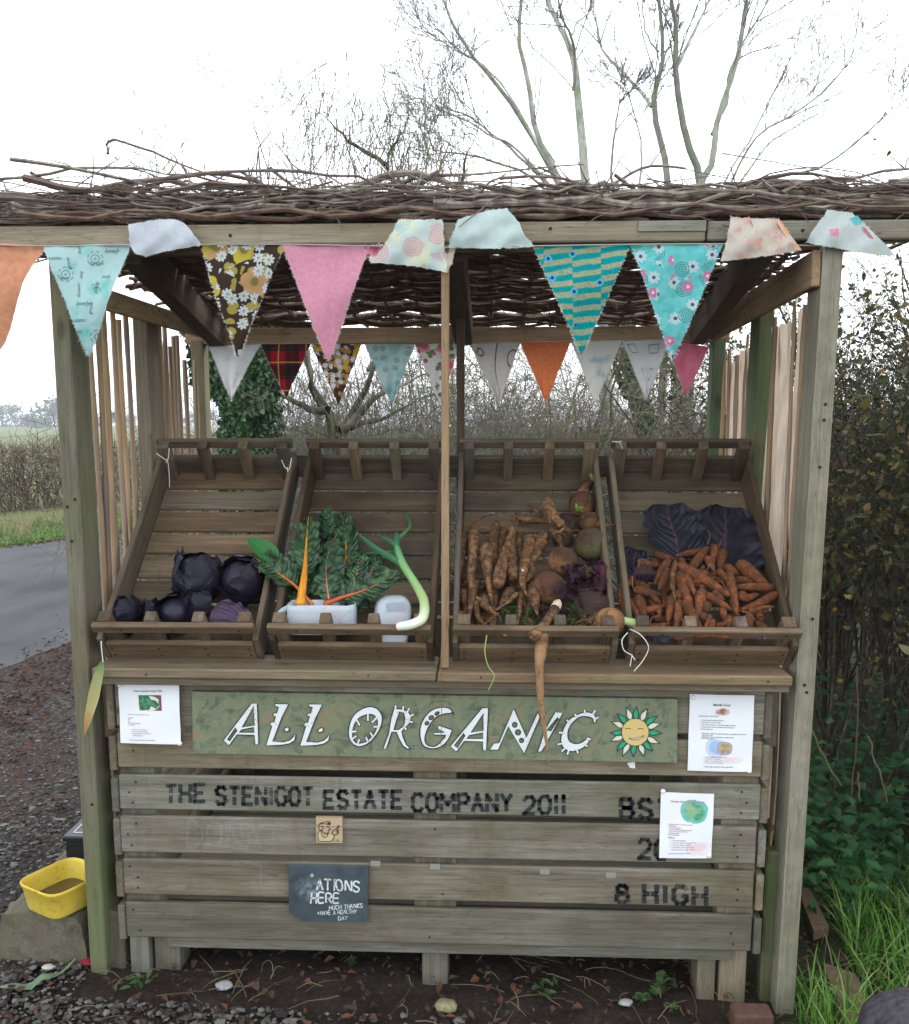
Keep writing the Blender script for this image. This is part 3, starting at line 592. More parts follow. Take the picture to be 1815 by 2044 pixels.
CHALK=t.done((.62,.66,.66),.95,None,.1,alpha=t.step(t.math('ADD',t.math('MULTIPLY',n,.7),t.math('MULTIPLY',b,.4)),.78,.56))
t=NT('faint_chalk'); g=t.pos(); n=t.noise(g,160.,4.,.7)
FAINT=t.done((.50,.50,.47),.95,None,.1,alpha=t.math('MULTIPLY',t.step(n,.62,.45),.13))
fs=onto(YB-.0016)
def stencil(txt,a,b,h,lw,gap=.44,st=True):
    m=M(); write(m,txt,a,b,h,lw,fs,gap=gap,stencil=st); part(m,'stencil_word',STEN,box)
for w_,a,b in (('THE',(331,1594),(409,1596.5)),('STENIGOT',(432,1597),(624,1604)),('ESTATE',(648,1605),(802,1610)),('COMPANY',(824,1611),(1021,1616)),('2011',(1046,1617),(1128,1619))): stencil(w_,(a[0],a[1]+8),(b[0],b[1]+3),33.5,8.0)
stencil('BS',(1240,1632),(1301,1634),37,9,.5); stencil('7',(1316,1635),(1338,1636),37,9,.3,False); stencil('20',(1276,1713),(1332,1715),37,8.5,.45)
stencil('8',(1231,1800),(1254,1801),32,9); stencil('HIGH',(1286,1801),(1410,1806),34,9.5,.55)
m=M(); write(m,'DONAT',(375,1688),(560,1694),48,6,fs,gap=.4,jit=.6); part(m,'chalk_word',FAINT,box)
m=M(); m.ribbon([(521,1730),(522,1774)],4,fs); m.ribbon([(511,1761),(521,1775),(532,1762)],4,fs); part(m,'chalk_arrow',FAINT,box)
# clear tape stubs left on the planks
TAPE=plain('old_tape',(.25,.245,.22),.35,.4)
for u,v in ((749,1722),(868,1728),(1087,1738),(1219,1745)):
    m=M(); m.poly([[(u-9,v-4),(u+11,v-3),(u+10,v+8),(u-9,v+7)]],onto(YB-.0012)); m.build('tape_stub',TAPE,box)

# ------------------------------------------------------------------ printed notices
PAPER=plain('notice_paper',(.78,.80,.83),.5,.4); INK=plain('print_ink',(.10,.10,.11),.7); INKR=plain('faded_print_ink',(.42,.20,.22),.7); PIN=plain('white_drawing_pin',(.82,.82,.80),.35,.5)
def textmesh(s,bold=0.):
    cu=bpy.data.curves.new('t','FONT'); cu.body=s; cu.size=1; cu.offset=bold; cu.resolution_u=2; ob=bpy.data.objects.new('t',cu); COL.objects.link(ob)
    dg=bpy.context.evaluated_depsgraph_get(); dg.update(); me=ob.evaluated_get(dg).to_mesh(); me.calc_loop_triangles()
    v=np.array([p.co[:] for p in me.vertices]).reshape(-1,3); tr=[tuple(x.vertices) for x in me.loop_triangles]
    ob.evaluated_get(dg).to_mesh_clear(); bpy.data.objects.remove(ob); bpy.data.curves.remove(cu); return v,tr
def blotmat(name,stops,scale=60.,edge=None):
    t=NT(name); g=t.pos(); n=t.noise(g,scale,3.); c=t.ramp(n,stops)
    if edge:
        u=t.uv(); r=t.vm('LENGTH',t.vm('SUBTRACT',u,(.5,.5,0.))); f=t.step(t.math('ADD',r,t.math('MULTIPLY',t.math('SUBTRACT',t.noise(g,40.,2.),.5),.3)),.30,.52); c=t.mix(f,c,edge)
        return t.done(c,.6,None,.2,alpha=t.step(f,1.,.7))
    return t.done(c,.6,None,.2)
PIC_KALE=blotmat('kale_picture',[(.35,(.02,.11,.05)),(.5,(.05,.20,.10)),(.62,(.10,.28,.16))],90.); PIC_PLATE=plain('plate_picture',(.66,.70,.52)); PIC_TABLE=plain('table_picture',(.17,.07,.11))
PIC_CURRY=blotmat('curry_picture',[(.35,(.10,.12,.12)),(.47,(.45,.16,.10)),(.6,(.55,.35,.25))],110.,(.72,.72,.74)); PIC_POT=blotmat('pot_picture',[(.3,(.35,.15,.12)),(.5,(.42,.33,.16)),(.7,(.5,.42,.25))],90.,(.35,.38,.62))
PIC_RUN=blotmat('run_blue_ink',[(.3,(.20,.45,.70)),(.6,(.40,.48,.75))],30.,(.70,.74,.82)); PIC_CHARD=blotmat('chard_picture',[(.35,(.05,.28,.20)),(.5,(.20,.40,.22)),(.65,(.30,.45,.28))],50.,(.10,.55,.55)); PIC_PINK=blotmat('run_pink_ink',[(.3,(.78,.55,.58)),(.6,(.78,.68,.70))],25.,(.78,.78,.80))
def notice(name,quad,label,title,lines,pics,pins,tw=.55,tc=1):
    Yf=[.0,.0,.0,.0]; q=np.array([U(a,b,-.004 if 'kale' in label else YB-.006) for a,b in quad])
    bowz=lambda x,y:np.array([0,-.004*math.sin(x*3.1)*y-.0015*math.sin(y*9+x*4),0])
    f=lambda x,y,h=0.:(q[0]*(1-x)*(1-y)+q[1]*x*(1-y)+q[2]*x*y+q[3]*(1-x)*y)+bowz(x,y)+np.array([0,-h,0])
    root=thing('recipe_notice',(q[2]+q[3])/2,label,'notice','printed recipe notices pinned to the box')
    m=M(); m.grid([[f(x,y) for x in np.linspace(0,1,8)] for y in np.linspace(0,1,10)]); part(m,'sheet',PAPER,root,smooth=True)
    ar=np.linalg.norm(q[1]-q[0])/np.linalg.norm(q[3]-q[0])
    m=M()
    for li,(s,x,y,h,mt,wmax) in enumerate([(title,.5-tw/2,.145,.045,tc,tw)]+lines):
        if li>=1: part(m,'title_print' if li==1 else 'print_line',[INK,INKR],root); m=M()
        v,tr=textmesh(s,.02); wd=v[:,0].max(); sx=min(h/ar*1.0,wmax/wd) if wmax else h/ar
        m.add([f(x+a*sx,y-b*h,.0012) for a,b,_ in v],None,tr,mt)
    part(m,'print_line',[INK,INKR],root)
    for nm,loop,mt in pics:
        m=M(); xs=[p[0] for p in loop]; ys=[p[1] for p in loop]
        A=12; P=[[f(min(xs)+(max(xs)-min(xs))*i/A,min(ys)+(max(ys)-min(ys))*j/A,.0008+.0003*pics.index((nm,loop,mt))) for i in range(A+1)] for j in range(A+1)]
        if len(loop)==2: m.grid(P)
        else: m.poly([loop],lambda x,y:f(x,y,.0010+.0003*pics.index((nm,loop,mt))))
        part(m,nm,mt,root)
    for x,y in pins:
        m=M(); c=f(x,y); m.tubes(np.array([c+[0,-.0005,0],c+[0,-.003,0],c+[0,-.0055,0],c+[0,-.0058,0]]),[.0068,.0066,.004,.0002],12); part(m,'drawing_pin',PIN,root,smooth=True)
ln=lambda L,x,y0,dy,h=.022,wm=None:[(s,x,y0+i*dy,h,(1 if s.startswith('~') else 0),wm) if not s.startswith('~') else (s[1:],x,y0+i*dy,h,1,wm) for i,s in enumerate(L)]
notice('n1',[(236,1363),(357,1363),(361,1486),(241,1483)],'white recipe for oven roasted crispy kale pinned at the left of the sign','Oven roasted crispy Kale',
  ln(['Prep 5 mins, cook time approx 15 mins'],.14,.525,.04,.022,.48)+ln(['Ingredients','Kale','Oil'],.14,.58,.032)+ln(['Salt, and ground pepper','1 clove garlic'],.14,.665,.03)+ln(['1.  Heat oven to 180, wash kale','2.  Tear and mix with oil and garlic','3.  Roast at medium heat until crisp, stir','     Add salt and pepper'],.19,.77,.033,.02,.6)+ln(['Please help yourself to this recipe sheet, enjoy'],.16,.945,.03,.022,.6),
  [('picture',[(.33,.20),(.70,.20),(.71,.45),(.34,.45)],PIC_TABLE),('picture',ell(.50,.335,.185,.122),PIC_PLATE),('picture',[(.34,.2),(.50,.2),(.53,.27),(.61,.29),(.68,.36),(.62,.42),(.53,.38),(.50,.44),(.36,.44)],PIC_KALE)],[(.03,.03),(.985,.98)],.5,0)
notice('n2',[(1377.5,1385.5),(1506.6,1388.5),(1500.7,1541),(1372.7,1538)],'largest white recipe sheet, for marrow curry, right of the sun on the sign','Marrific Curry',
  ln(['Prep 20 mins, cook 30 mins'],.15,.285,.03,.022,.3)+ln(['1. Peel, de-seed and cube marrow','2. Par boil for 10 mins. Drain','3. Fry onion, add spices or curry paste usually 2 spoons to','4. Add marrow, cook for further 10-15 mins, stir','5. Serve with rice'],.18,.34,.029,.021,.55)+ln(['This recipe is fine for pumpkin, squash or courgette too, and will','freeze very well.','Optional to serve it with naan or chapati and a','lot of mint yoghurt'],.2,.51,.022,.021,.68)+ln(['1.  Cut courgettes into thick pieces','~2.  Fry in olive oil until just softened','~3.  Place in a roasting tin or on oven','~4.  Then roast for 20 minutes'],.24,.815,.026,.021,.36)+ln(['Please help yourself to this recipe sheet'],.26,.945,.03,.022,.5),
  [('picture',[(.40,.17),(.63,.27)],PIC_CURRY),('picture',[(.27,.56),(.58,.80)],PIC_RUN),('picture',[(.44,.60),(.68,.78)],PIC_POT),('picture',[(.5,.80),(.85,.88)],PIC_PINK)],[(.05,.04),(.96,.985)],.27,0)
notice('n3',[(1319.5,1580.6),(1426.3,1585),(1420,1713),(1316,1712.5)],'lower white recipe sheet with a blurred green picture, hanging over the stencilled planks','Cheesy chard & onion sauce',
  ln(['~Prep time 5 mins, cook time 15 mins','~Ingredients','~1 onion chopped','~1 bunch of chard stalks, 2oz butter','~1 pint milk, 2oz plain flour','~Cheese grated','~Salt and pepper'],.16,.49,.026,.026,.45)+ln(['Method'],.16,.69,.03,.028)+ln(['1.  Fry onion until soft','~2.  Add chard stalks, cooking for 5 mins','~3.  Add flour and stir, then milk','~4.  Add cheese and serve with pasta'],.2,.73,.034,.024,.5)+ln(['~Delicious poured on a baked potato'],.22,.87,.03,.024,.5)+ln(['~Please help yourself to this sheet'],.17,.93,.03,.024,.55),
  [('picture',[(.38,.10),(.90,.46)],PIC_CHARD),('picture',[(.5,.74),(.98,.95)],PIC_PINK)],[(.04,-.01),(.955,.955)],.64,1)

# ------------------------------------------------------------------ stamped wooden tile with a line drawing
zT=lambda x,y:((1000+x*.38567)/1.9041,(3000+y*.38567)/1.9041)
Pm=[U(*zT(*p),.006) for p in ((520,280),(780,285),(782,530),(524,528))]
tile=thing('wooden_tile',(Pm[2]+Pm[3])/2,'small pale wooden tile stamped with a man in a peaked cap pointing','tile')
m=M(); V=Pm+[p+np.array([0,.0135,0]) for p in Pm]; m.add(V,[[3,2,1,0],[4,5,6,7],[0,1,5,4],[1,2,6,5],[2,3,7,6],[3,0,4,7]])
part(m,'tile_block',wood('pale_tile_wood',[(.40,.28,.17),(.48,.35,.22),(.53,.40,.27)],stain=(.45,.32,.2),var=.05),tile)
m=M(); fT=lambda x,y:U(*zT(x,y),.0048); fU=lambda x,y:U(*zT(x,y),.0054)
m.poly([[(545,435),(570,405),(600,470),(650,445),(690,450),(700,480),(660,515),(543,512)]],fU,1)
for l in ([(545,512),(543,435),(570,400)],[(543,513),(655,515),(690,490),(703,458),(675,430)],[(555,345),(575,330),(655,318),(658,352),(630,345),(580,338),(558,352)],[(556,350),(548,380),(562,400),(590,420),(615,438)],[(632,365),(640,375),(660,385),(662,398),(645,402),(650,415),(635,425),(650,435),(615,440)],[(570,405),(580,450),(605,478),(640,450),(600,430)],[(625,372),(640,368)],[(572,372),(580,362),(592,372),(588,395),(578,400)],[(685,430),(690,405),(720,390),(745,358),(748,366),(735,400)],[(720,400),(748,405),(725,412),(748,425),(722,428),(742,440),(705,450),(680,435)]): m.ribbon(catmull(l,18),6.5,fT,False,0)
m.poly([[(625,335),(658,350),(655,325)]],fT,0); m.ribbon(ell(537,358,11,10,0,10),3.,fT,True,0); m.ribbon(ell(736,505,9,9,0,10),3.,fT,True,0)
part(m,'line_drawing',[BLACKP,plain('tile_tint',(.50,.42,.24))],tile)

# ------------------------------------------------------------------ slate with chalk writing
Pm=[U(*zT(*p),.004) for p in ((250,760),(1035,770),(1030,1310),(345,1300),(335,1235),(255,1225))]
slate=thing('slate',(Pm[2]+Pm[3])/2,'dark blue-grey roof slate chalked with thanks, screwed to the lower planks','slate')
t=NT('slate_stone'); g=t.pos(); n=t.noise(t.mul(g,(1,1,1.4)),22.,5.,.6); s2=t.noise(g,6.,3.)
SLATE=t.done(t.mix(t.step(s2,.45,.75),t.ramp(n,[(.3,(.030,.042,.052)),(.7,(.060,.080,.092))]),(.08,.105,.12)),.6,t.bump(n,.3,.003),.35)
m=M(); n6=6; V=Pm+[p+np.array([0,.0145,0]) for p in Pm]
m.poly([[(p[0],p[2]) for p in Pm]],lambda x,z:np.array([x,.004,z])); m.add(V,[[i,(i+1)%6,6+(i+1)%6,6+i] for i in range(6)]); part(m,'stone',SLATE,slate)
fc=lambda x,y:U(*zT(x,y),.0028); m=M()
write(m,'ATIONS',(530,985),(950,1008),100,17,fc,gap=.42,jit=2); write(m,'HERE',(470,1120),(748,1118),96,16,fc,gap=.45,jit=2)
write(m,'MUCH THANKS',(650,1190),(980,1165),40,6.5,fc,gap=.42,jit=1.5); write(m,'+HAVE A HEALTHY',(535,1240),(925,1222),36,6,fc,gap=.4,jit=1.5); write(m,'DAY',(740,1288),(832,1286),34,6,fc,gap=.4,jit=1.5)
part(m,'chalk_writing',CHALK,slate)
t=NT('smudged_chalk'); g=t.pos(); n=t.noise(t.mul(g,(1.5,1,1.)),40.,5.,.7,.8); u=t.uv(); r=t.vm('LENGTH',t.vm('SUBTRACT',u,(.5,.5,0.)))
SMUDGE=t.done((.42,.50,.54),.95,None,.1,alpha=t.math('MULTIPLY',t.step(n,.40,.75),t.math('MULTIPLY',t.step(r,.5,.1),.9)))
m=M(); A=10; m.grid([[U(*zT(300+330*i/A,830+270*j/A+40*i/A),.0034) for i in range(A+1)] for j in range(A+1)]); part(m,'chalk_smudge',SMUDGE,slate)
m=M(); c=U(*zT(484,850),.004); m.tubes(np.array([c,c-[0,.002,0],c-[0,.0022,0]]),[.0055,.005,.0003],10); part(m,'screw_head',plain('pale_screw',(.35,.36,.33),.4,.6),slate)
# ------------------------------------------------------------------ printed cloths (uv in metres across the flag)
def flowers(t,uv,scale,petals,R0,depth=.4,thresh=0.,off=(0,0,0),inner=.28):
    """petal mask and centre mask of flowers scattered one per cell"""
    v=t.vm('ADD',uv,off); vo=t.vor(v,scale,rand=.75); d=t.vm('SCALE',t.vm('SUBTRACT',t.vm('SCALE',v,scale=1.),vo['Position']),scale=scale)
    s=t.sep(d); r=t.vm('LENGTH',t.comb(s[0],s[1],0.)); a=t.math('ARCTAN2',s[1],s[0]); rot=t.math('MULTIPLY',t.sep(vo['Color'])[1],6.)
    pet=t.math('ABSOLUTE',t.math('COSINE',t.math('ADD',t.math('MULTIPLY',a,petals/2),rot)))
    rr=t.math('MULTIPLY',t.math('ADD',1-depth,t.math('MULTIPLY',t.math('POWER',pet,.6),depth)),R0)
    on=t.math('GREATER_THAN',t.sep(vo['Color'])[0],thresh)
    m=t.math('MULTIPLY',t.step(t.math('SUBTRACT',r,rr),.02,-.02),on); c=t.math('MULTIPLY',t.step(t.math('SUBTRACT',r,R0*inner),.02,-.02),on)
    return m,c,t.sep(vo['Color'])[2],r,pet
def fabric(name,fn,trans=.35):
    t=NT(name); c=fn(t,t.uv()); wv=t.noise(t.pos(),500.,2.); big=t.noise(t.pos(),12.,2.)
    return t.done(t.mix(1.,c,t.ramp(wv,[(.3,.86),(.7,1.05)]),'MULTIPLY'),.9,t.bump(t.math('ADD',t.math('MULTIPLY',wv,.5),big),.25,.004),.12,trans=trans)
def brown_floral(t,uv):
    c=(.055,.035,.025)
    m,k,_,r,_=flowers(t,uv,24.,2,.42,.6,.25,(.013,.03,0)); c=t.mix(m,c,(.40,.33,.08))
    m,k,h,r,p=flowers(t,uv,11.5,5,.43,.35,.35); fc=t.mix(t.math('GREATER_THAN',h,.5),(.60,.50,.06),(.62,.36,.19)); c=t.mix(m,c,t.mix(t.step(r,.42,.15),fc,t.mix(.4,fc,(.3,.2,.05)))); c=t.mix(k,c,(.22,.19,.06))
    m,k,h,r,p=flowers(t,uv,30.,8,.46,.55,.55,(.2,.11,0)); c=t.mix(m,c,(.60,.66,.68)); return t.mix(k,c,(.40,.40,.22))
def brown_floral2(t,uv):
    c=(.075,.045,.03)
    m,k,_,r,_=flowers(t,uv,30.,3,.45,.6,.2,(.013,.03,0)); c=t.mix(m,c,(.40,.25,.09))
    m,k,h,r,p=flowers(t,uv,15.,6,.44,.35,.45); c=t.mix(m,c,(.55,.36,.06)); c=t.mix(k,c,(.25,.16,.04))
    m,k,h,r,p=flowers(t,uv,38.,6,.47,.6,.55,(.2,.11,0)); return t.mix(m,c,(.60,.60,.62))
def turq_floral(t,uv):
    c=t.mix(t.step(t.noise(uv,40.,3.),.4,.65),(.12,.56,.56),(.20,.66,.65))
    m,k,h,r,p=flowers(t,uv,22.,8,.36,.5,.55,(.05,.02,0)); c=t.mix(m,c,(.55,.68,.72)); c=t.mix(k,c,(.05,.12,.12))
    m,k,h,r,p=flowers(t,uv,17.,6,.33,.12,.55,(.31,.07,0)); ring=t.math('MULTIPLY',m,t.math('GREATER_THAN',t.math('SINE',t.math('MULTIPLY',r,70.)),.1)); c=t.mix(ring,c,(.10,.26,.28))
    m,k,h,r,p=flowers(t,uv,24.,6,.34,.35,.62,(.17,.23,0)); c=t.mix(m,c,(.66,.20,.38)); c=t.mix(k,c,(.75,.75,.75))
    return c
def teal_feather(t,uv):
    s=t.sep(uv); rag=t.noise(uv,25.,2.); y=t.math('ADD',t.math('ADD',s[1],t.math('MULTIPLY',s[0],.12)),t.math('MULTIPLY',rag,.012)); 
    half=t.math('GREATER_THAN',t.math('FRACT',t.math('ADD',t.math('MULTIPLY',s[0],7.),.3)),.5)
    y=t.math('ADD',y,t.math('MULTIPLY',half,.010)); b=t.step(t.math('SINE',t.math('MULTIPLY',y,220.)),-.1,.15)
    hair=t.noise(t.mul(t.comb(t.math('ADD',s[0],s[1]),t.math('SUBTRACT',s[1],s[0]),0.),(40.,380.,1.)),1.,2.)
    gold=t.mix(t.step(hair,.42,.58),(.45,.40,.20),(.16,.30,.24)); teal=t.mix(t.step(hair,.35,.65),(.0,.20,.22),(.0,.36,.36))
    c=t.mix(b,teal,gold); m,k,h,r,p=flowers(t,uv,17.,4,.16,.05,.55,(.4,.1,0),.5); c=t.mix(m,c,(.10,.45,.55)); return t.mix(k,c,(.02,.05,.30))
def aqua_words(t,uv):
    n=t.noise(uv,14.,3.); c=t.mix(t.step(n,.5,.68),(.52,.77,.76),(.24,.66,.62)); m,k,h,r,p=flowers(t,uv,13.,8,.30,.6,.62,(.07,.01,0)); ring=t.math('MULTIPLY',m,t.math('GREATER_THAN',t.math('SINE',t.math('MULTIPLY',r,60.)),0.)); return t.mix(t.math('MULTIPLY',ring,.6),c,(.14,.30,.30))
def aqua_back(t,uv):
    c=t.mix(t.step(t.noise(uv,14.,3.),.45,.65),(.42,.58,.57),(.22,.46,.46)); m,k,h,r,p=flowers(t,uv,24.,6,.33,.6,.4,(.07,.01,0)); return t.mix(t.math('MULTIPLY',m,.55),c,(.12,.26,.27))
def tartan(t,uv):
    s=t.sep(uv); W=9.5
    def band(x,ph,w): return t.math('GREATER_THAN',w,t.math('FRACT',t.math('ADD',t.math('MULTIPLY',x,W),ph)))
    c=(.33,.012,.028); a=band(s[0],.1,.5); b=band(s[1],.25,.5)
    c=t.mix(t.math('MULTIPLY',a,.72),c,(.012,.016,.014)); c=t.mix(t.math('MULTIPLY',b,.78),c,(.010,.016,.018))
    for x in (s[0],s[1]): c=t.mix(t.math('MULTIPLY',band(x,.36,.035),.75),c,(.55,.48,.12)); c=t.mix(t.math('MULTIPLY',band(x,.86,.03),.4),c,(.02,.10,.05))
    return c
def rose_white(t,uv):
    c=(.66,.66,.64); m,k,_,r,_=flowers(t,uv,22.,3,.42,.7,.35,(.02,.015,0)); c=t.mix(m,c,(.14,.22,.09))
    m,k,h,r,p=flowers(t,uv,13.,6,.36,.25,.4); c=t.mix(m,c,t.mix(t.step(r,.36,.1),(.70,.38,.40),(.55,.10,.16))); m,k,h,r,p=flowers(t,uv,34.,5,.34,.4,.68,(.3,.1,0)); return t.mix(m,c,(.45,.10,.16))
def rose_pastel(t,uv):
    n=t.noise(uv,16.,2.); c=t.mix(t.step(n,.42,.6),(.62,.72,.70),(.72,.76,.56)); m,k,h,r,p=flowers(t,uv,15.,6,.46,.2,.25); ring=t.math('ADD',.25,t.math('MULTIPLY',t.math('GREATER_THAN',t.math('SINE',t.math('MULTIPLY',r,55.)),.2),.4))
    return t.mix(t.math('MULTIPLY',m,ring),c,t.mix(t.math('GREATER_THAN',h,.45),(.40,.62,.66),(.72,.30,.34)))
def solid(a,b,sc=60.): return lambda t,uv: t.mix(t.step(t.noise(uv,sc,4.,.6),.35,.65),a,b)
def blots(base,cols,sc=14.,th=.56):
    def fn(t,uv):
        c=base
        for i,k in enumerate(cols): c=t.mix(t.math('MULTIPLY',t.step(t.noise(t.vm('ADD',uv,(i*1.7,i*.9,0)),sc,3.),th,th+.12),.8),c,k)
        return c
    return fn
FB={'brown':fabric('brown_floral_cloth',brown_floral),'brown2':fabric('gold_floral_cloth',brown_floral2),'turq':fabric('turquoise_floral_cloth',turq_floral),'teal':fabric('feather_print_cloth',teal_feather,.25),'aqua':fabric('aqua_word_cloth',aqua_words),'aqua2':fabric('aqua_print_cloth',aqua_back),
'tartan':fabric('tartan_cloth',tartan,.15),'rosew':fabric('rose_print_cloth',rose_white),'rosep':fabric('pastel_rose_cloth',rose_pastel),'pink':fabric('pink_cloth',solid((.76,.30,.42),(.80,.38,.49),90.)),'pinkb':fabric('deep_pink_cloth',solid((.62,.13,.22),(.66,.20,.28),20.)),
'orange':fabric('orange_cloth',solid((.62,.14,.05),(.70,.24,.10),130.)),'peach':fabric('peach_cloth',solid((.66,.27,.15),(.72,.36,.22),60.)),'white':fabric('white_fleece_cloth',solid((.60,.64,.68),(.66,.70,.74))),'mint':fabric('pale_mint_cloth',solid((.58,.70,.68),(.64,.75,.72))),
'feather':fabric('white_feather_cloth',blots((.66,.67,.69),[(.50,.51,.54)],30.)),'grey':fabric('grey_scroll_cloth',solid((.50,.47,.45),(.56,.53,.51))),'yb':fabric('yellow_blue_cloth',blots((.66,.67,.64),[(.68,.66,.28),(.30,.46,.52)],13.)),'pots':fabric('white_sketch_cloth',blots((.64,.65,.66),[(.45,.50,.55),(.60,.48,.52)],16.,.6)),
'lace':fabric('peach_lace_cloth',blots((.70,.64,.56),[(.72,.36,.30),(.70,.50,.40)],22.,.5)),'patch':fabric('white_patch_cloth',blots((.64,.70,.68),[(.62,.70,.55)],12.))}
TAPE_C=plain('bunting_tape',(.42,.40,.37),.9); FRAY=plain('frayed_threads',(.74,.72,.70),.95); WORD=plain('word_print',(.06,.13,.14),.9); SCROLL=plain('scroll_print',(.14,.13,.13),.9); SKET=plain('sketch_print',(.12,.30,.30),.9)
def flagbody(a,b,tip,Y,cloth,root,name,label,wave=.006,ph=0.,belly=.012):
    """hanging triangle: top corners a,b and tip in picture coordinates; returns map (s across 0..1, t down 0..1)"""
    A=U(*a,Y);B=U(*b,Y);T=U(*tip,Y-.012)
    def F(s,t,h=0.):
        L=A*(1-t)+T*t; Rr=B*(1-t)+T*t; p=L*(1-s)+Rr*s
        return p+np.array([0,-belly*math.sin(math.pi*min(t*1.1,1))-wave*2.*math.sin(6*s*(1-t*.6)+ph)*t-.005*math.sin(9*t+ph*2+3*s)-.0035*math.sin(13*s+4*t+ph)*math.sin(3.14*s)-h,0])
    n=26; W=np.linalg.norm(B-A); H=np.linalg.norm((A+B)/2-T); P=[];UV=[]
    for i in range(n+1):
        t=i/n
        row=[];ru=[]
        for j in range(15):
            s=j/14
            e=rng.normal(0,.0008) if (j in(0,14) and i>0) else 0.
            p=F(s,t*.995)+np.array([e,0,rng.normal(0,.0006) if j in (0,14) else 0]); row.append(p); ru.append(((s-.5)*W*(1-t)+W*.5,t*H))
        P.append(row);UV.append(ru)
    m=M(); m.grid(P,0,.5,np.array(UV))
    # loose threads along both cut edges
    K=230; tt=rng.random(K)**.8; ss=(rng.random(K)>.5).astype(float); st=[]
    for t_,s_ in zip(tt,ss):
        p=F(s_,t_*.99); d=np.array([(1 if s_ else -1)*rng.uniform(.3,1),rng.normal(0,.3),rng.normal(-.35,.5)]); d=unit(d)*rng.uniform(.002,.0055)*(1.7 if t_>.85 else 1); st.append([p-d*.2,p+d*.5,p+d])
    m.tubes(np.array(st),[.0005,.0004,.0002],3,1)
    o=part(m,name,[cloth,FRAY],root,label,True); return F,o,W,H
def childpart(m,name,mat,par): return m.build(name,mat,par)
YF=-.012
bf=thing('bunting',U(900,487,YF),'string of large cloth pennants along the front beam, several flipped up over it','bunting')
sb=thing('bunting',U(900,683,1.085),'smaller string of cloth pennants hanging from the back beam','bunting')
m=M(); q=catmull([(-40,488),(90,491),(262,489),(400,488),(570,488),(740,491),(900,494),(1065,491),(1260,488),(1443,487),(1600,490),(1700,492)],70); P=np.array([U(a,b,YF-.004) for a,b in q]); m.tubes(P,.0042,6,flat=.4); part(m,'tape',TAPE_C,bf,smooth=True)
m=M(); q=catmull([(415,693),(520,686),(722,687),(828,687),(938,685),(1139,681),(1337,679),(1417,689)],60); P=np.array([U(a,b,1.088) for a,b in q]); m.tubes(P,.004,6,flat=.4); part(m,'tape',TAPE_C,sb,smooth=True)
flagbody((-95,478),(93,491),(-14,716),YF,FB['peach'],bf,'pennant','plain peach-orange pennant at the left end',.02,1.,.03)
F1,o1,W1,H1=flagbody((88,491),(262,487),(178,713),YF,FB['aqua'],bf,'pennant','aqua pennant printed with handwritten words',.005,.3)
for s,x,y,h,rot in (('lovely',.80,.06,.019,0),('bird',.42,.04,.017,-90),('nature',.63,.17,.016,180),('grow',.27,.16,.017,90),('love',.80,.29,.016,180),('live',.43,.27,.017,-90),('flower',.36,.40,.018,90),('plant',.68,.38,.018,90),('lovely',.45,.53,.019,0),('nature',.10,.12,.016,180),('grow',.66,.57,.018,90),('love',.14,.30,.016,180),('nature',.24,.68,.018,180),('love',.12,.78,.016,180)):
    v,tr=textmesh(s); v=v-(v.max(0)+v.min(0))/2; c,sn=math.cos(R(rot)),math.sin(R(rot)); hs=h*.82
    out=[]
    for a,b,_ in v:
        a+=b*.3; X=(a*c-b*sn)*hs; Yy=(a*sn+b*c)*hs; tt=y-Yy/H1; ss=x+X/(W1*max(1-y,.1)); out.append(F1(np.clip(ss,-.0,1.0),np.clip(tt,0,.97),.0016))
    m=M(); m.add(out,None,tr); childpart(m,'printed_word',WORD,o1)
flagbody((400,488),(572,487),(475,712),YF,FB['brown'],bf,'pennant','brown pennant with big yellow and peach flowers and white daisies',.006,2.)
flagbody((563,488),(739,491),(656,724),YF,FB['pink'],bf,'pennant','plain pink fluffy pennant',.006,.9)
flagbody((1063,491),(1259,488),(1161,712),YF,FB['teal'],bf,'pennant','teal pennant with gold feather stripes and peacock eyes',.005,1.4)
flagbody((1258,488),(1443,487),(1342,724),YF,FB['turq'],bf,'pennant','turquoise pennant scattered with pink and white flowers',.005,2.6)
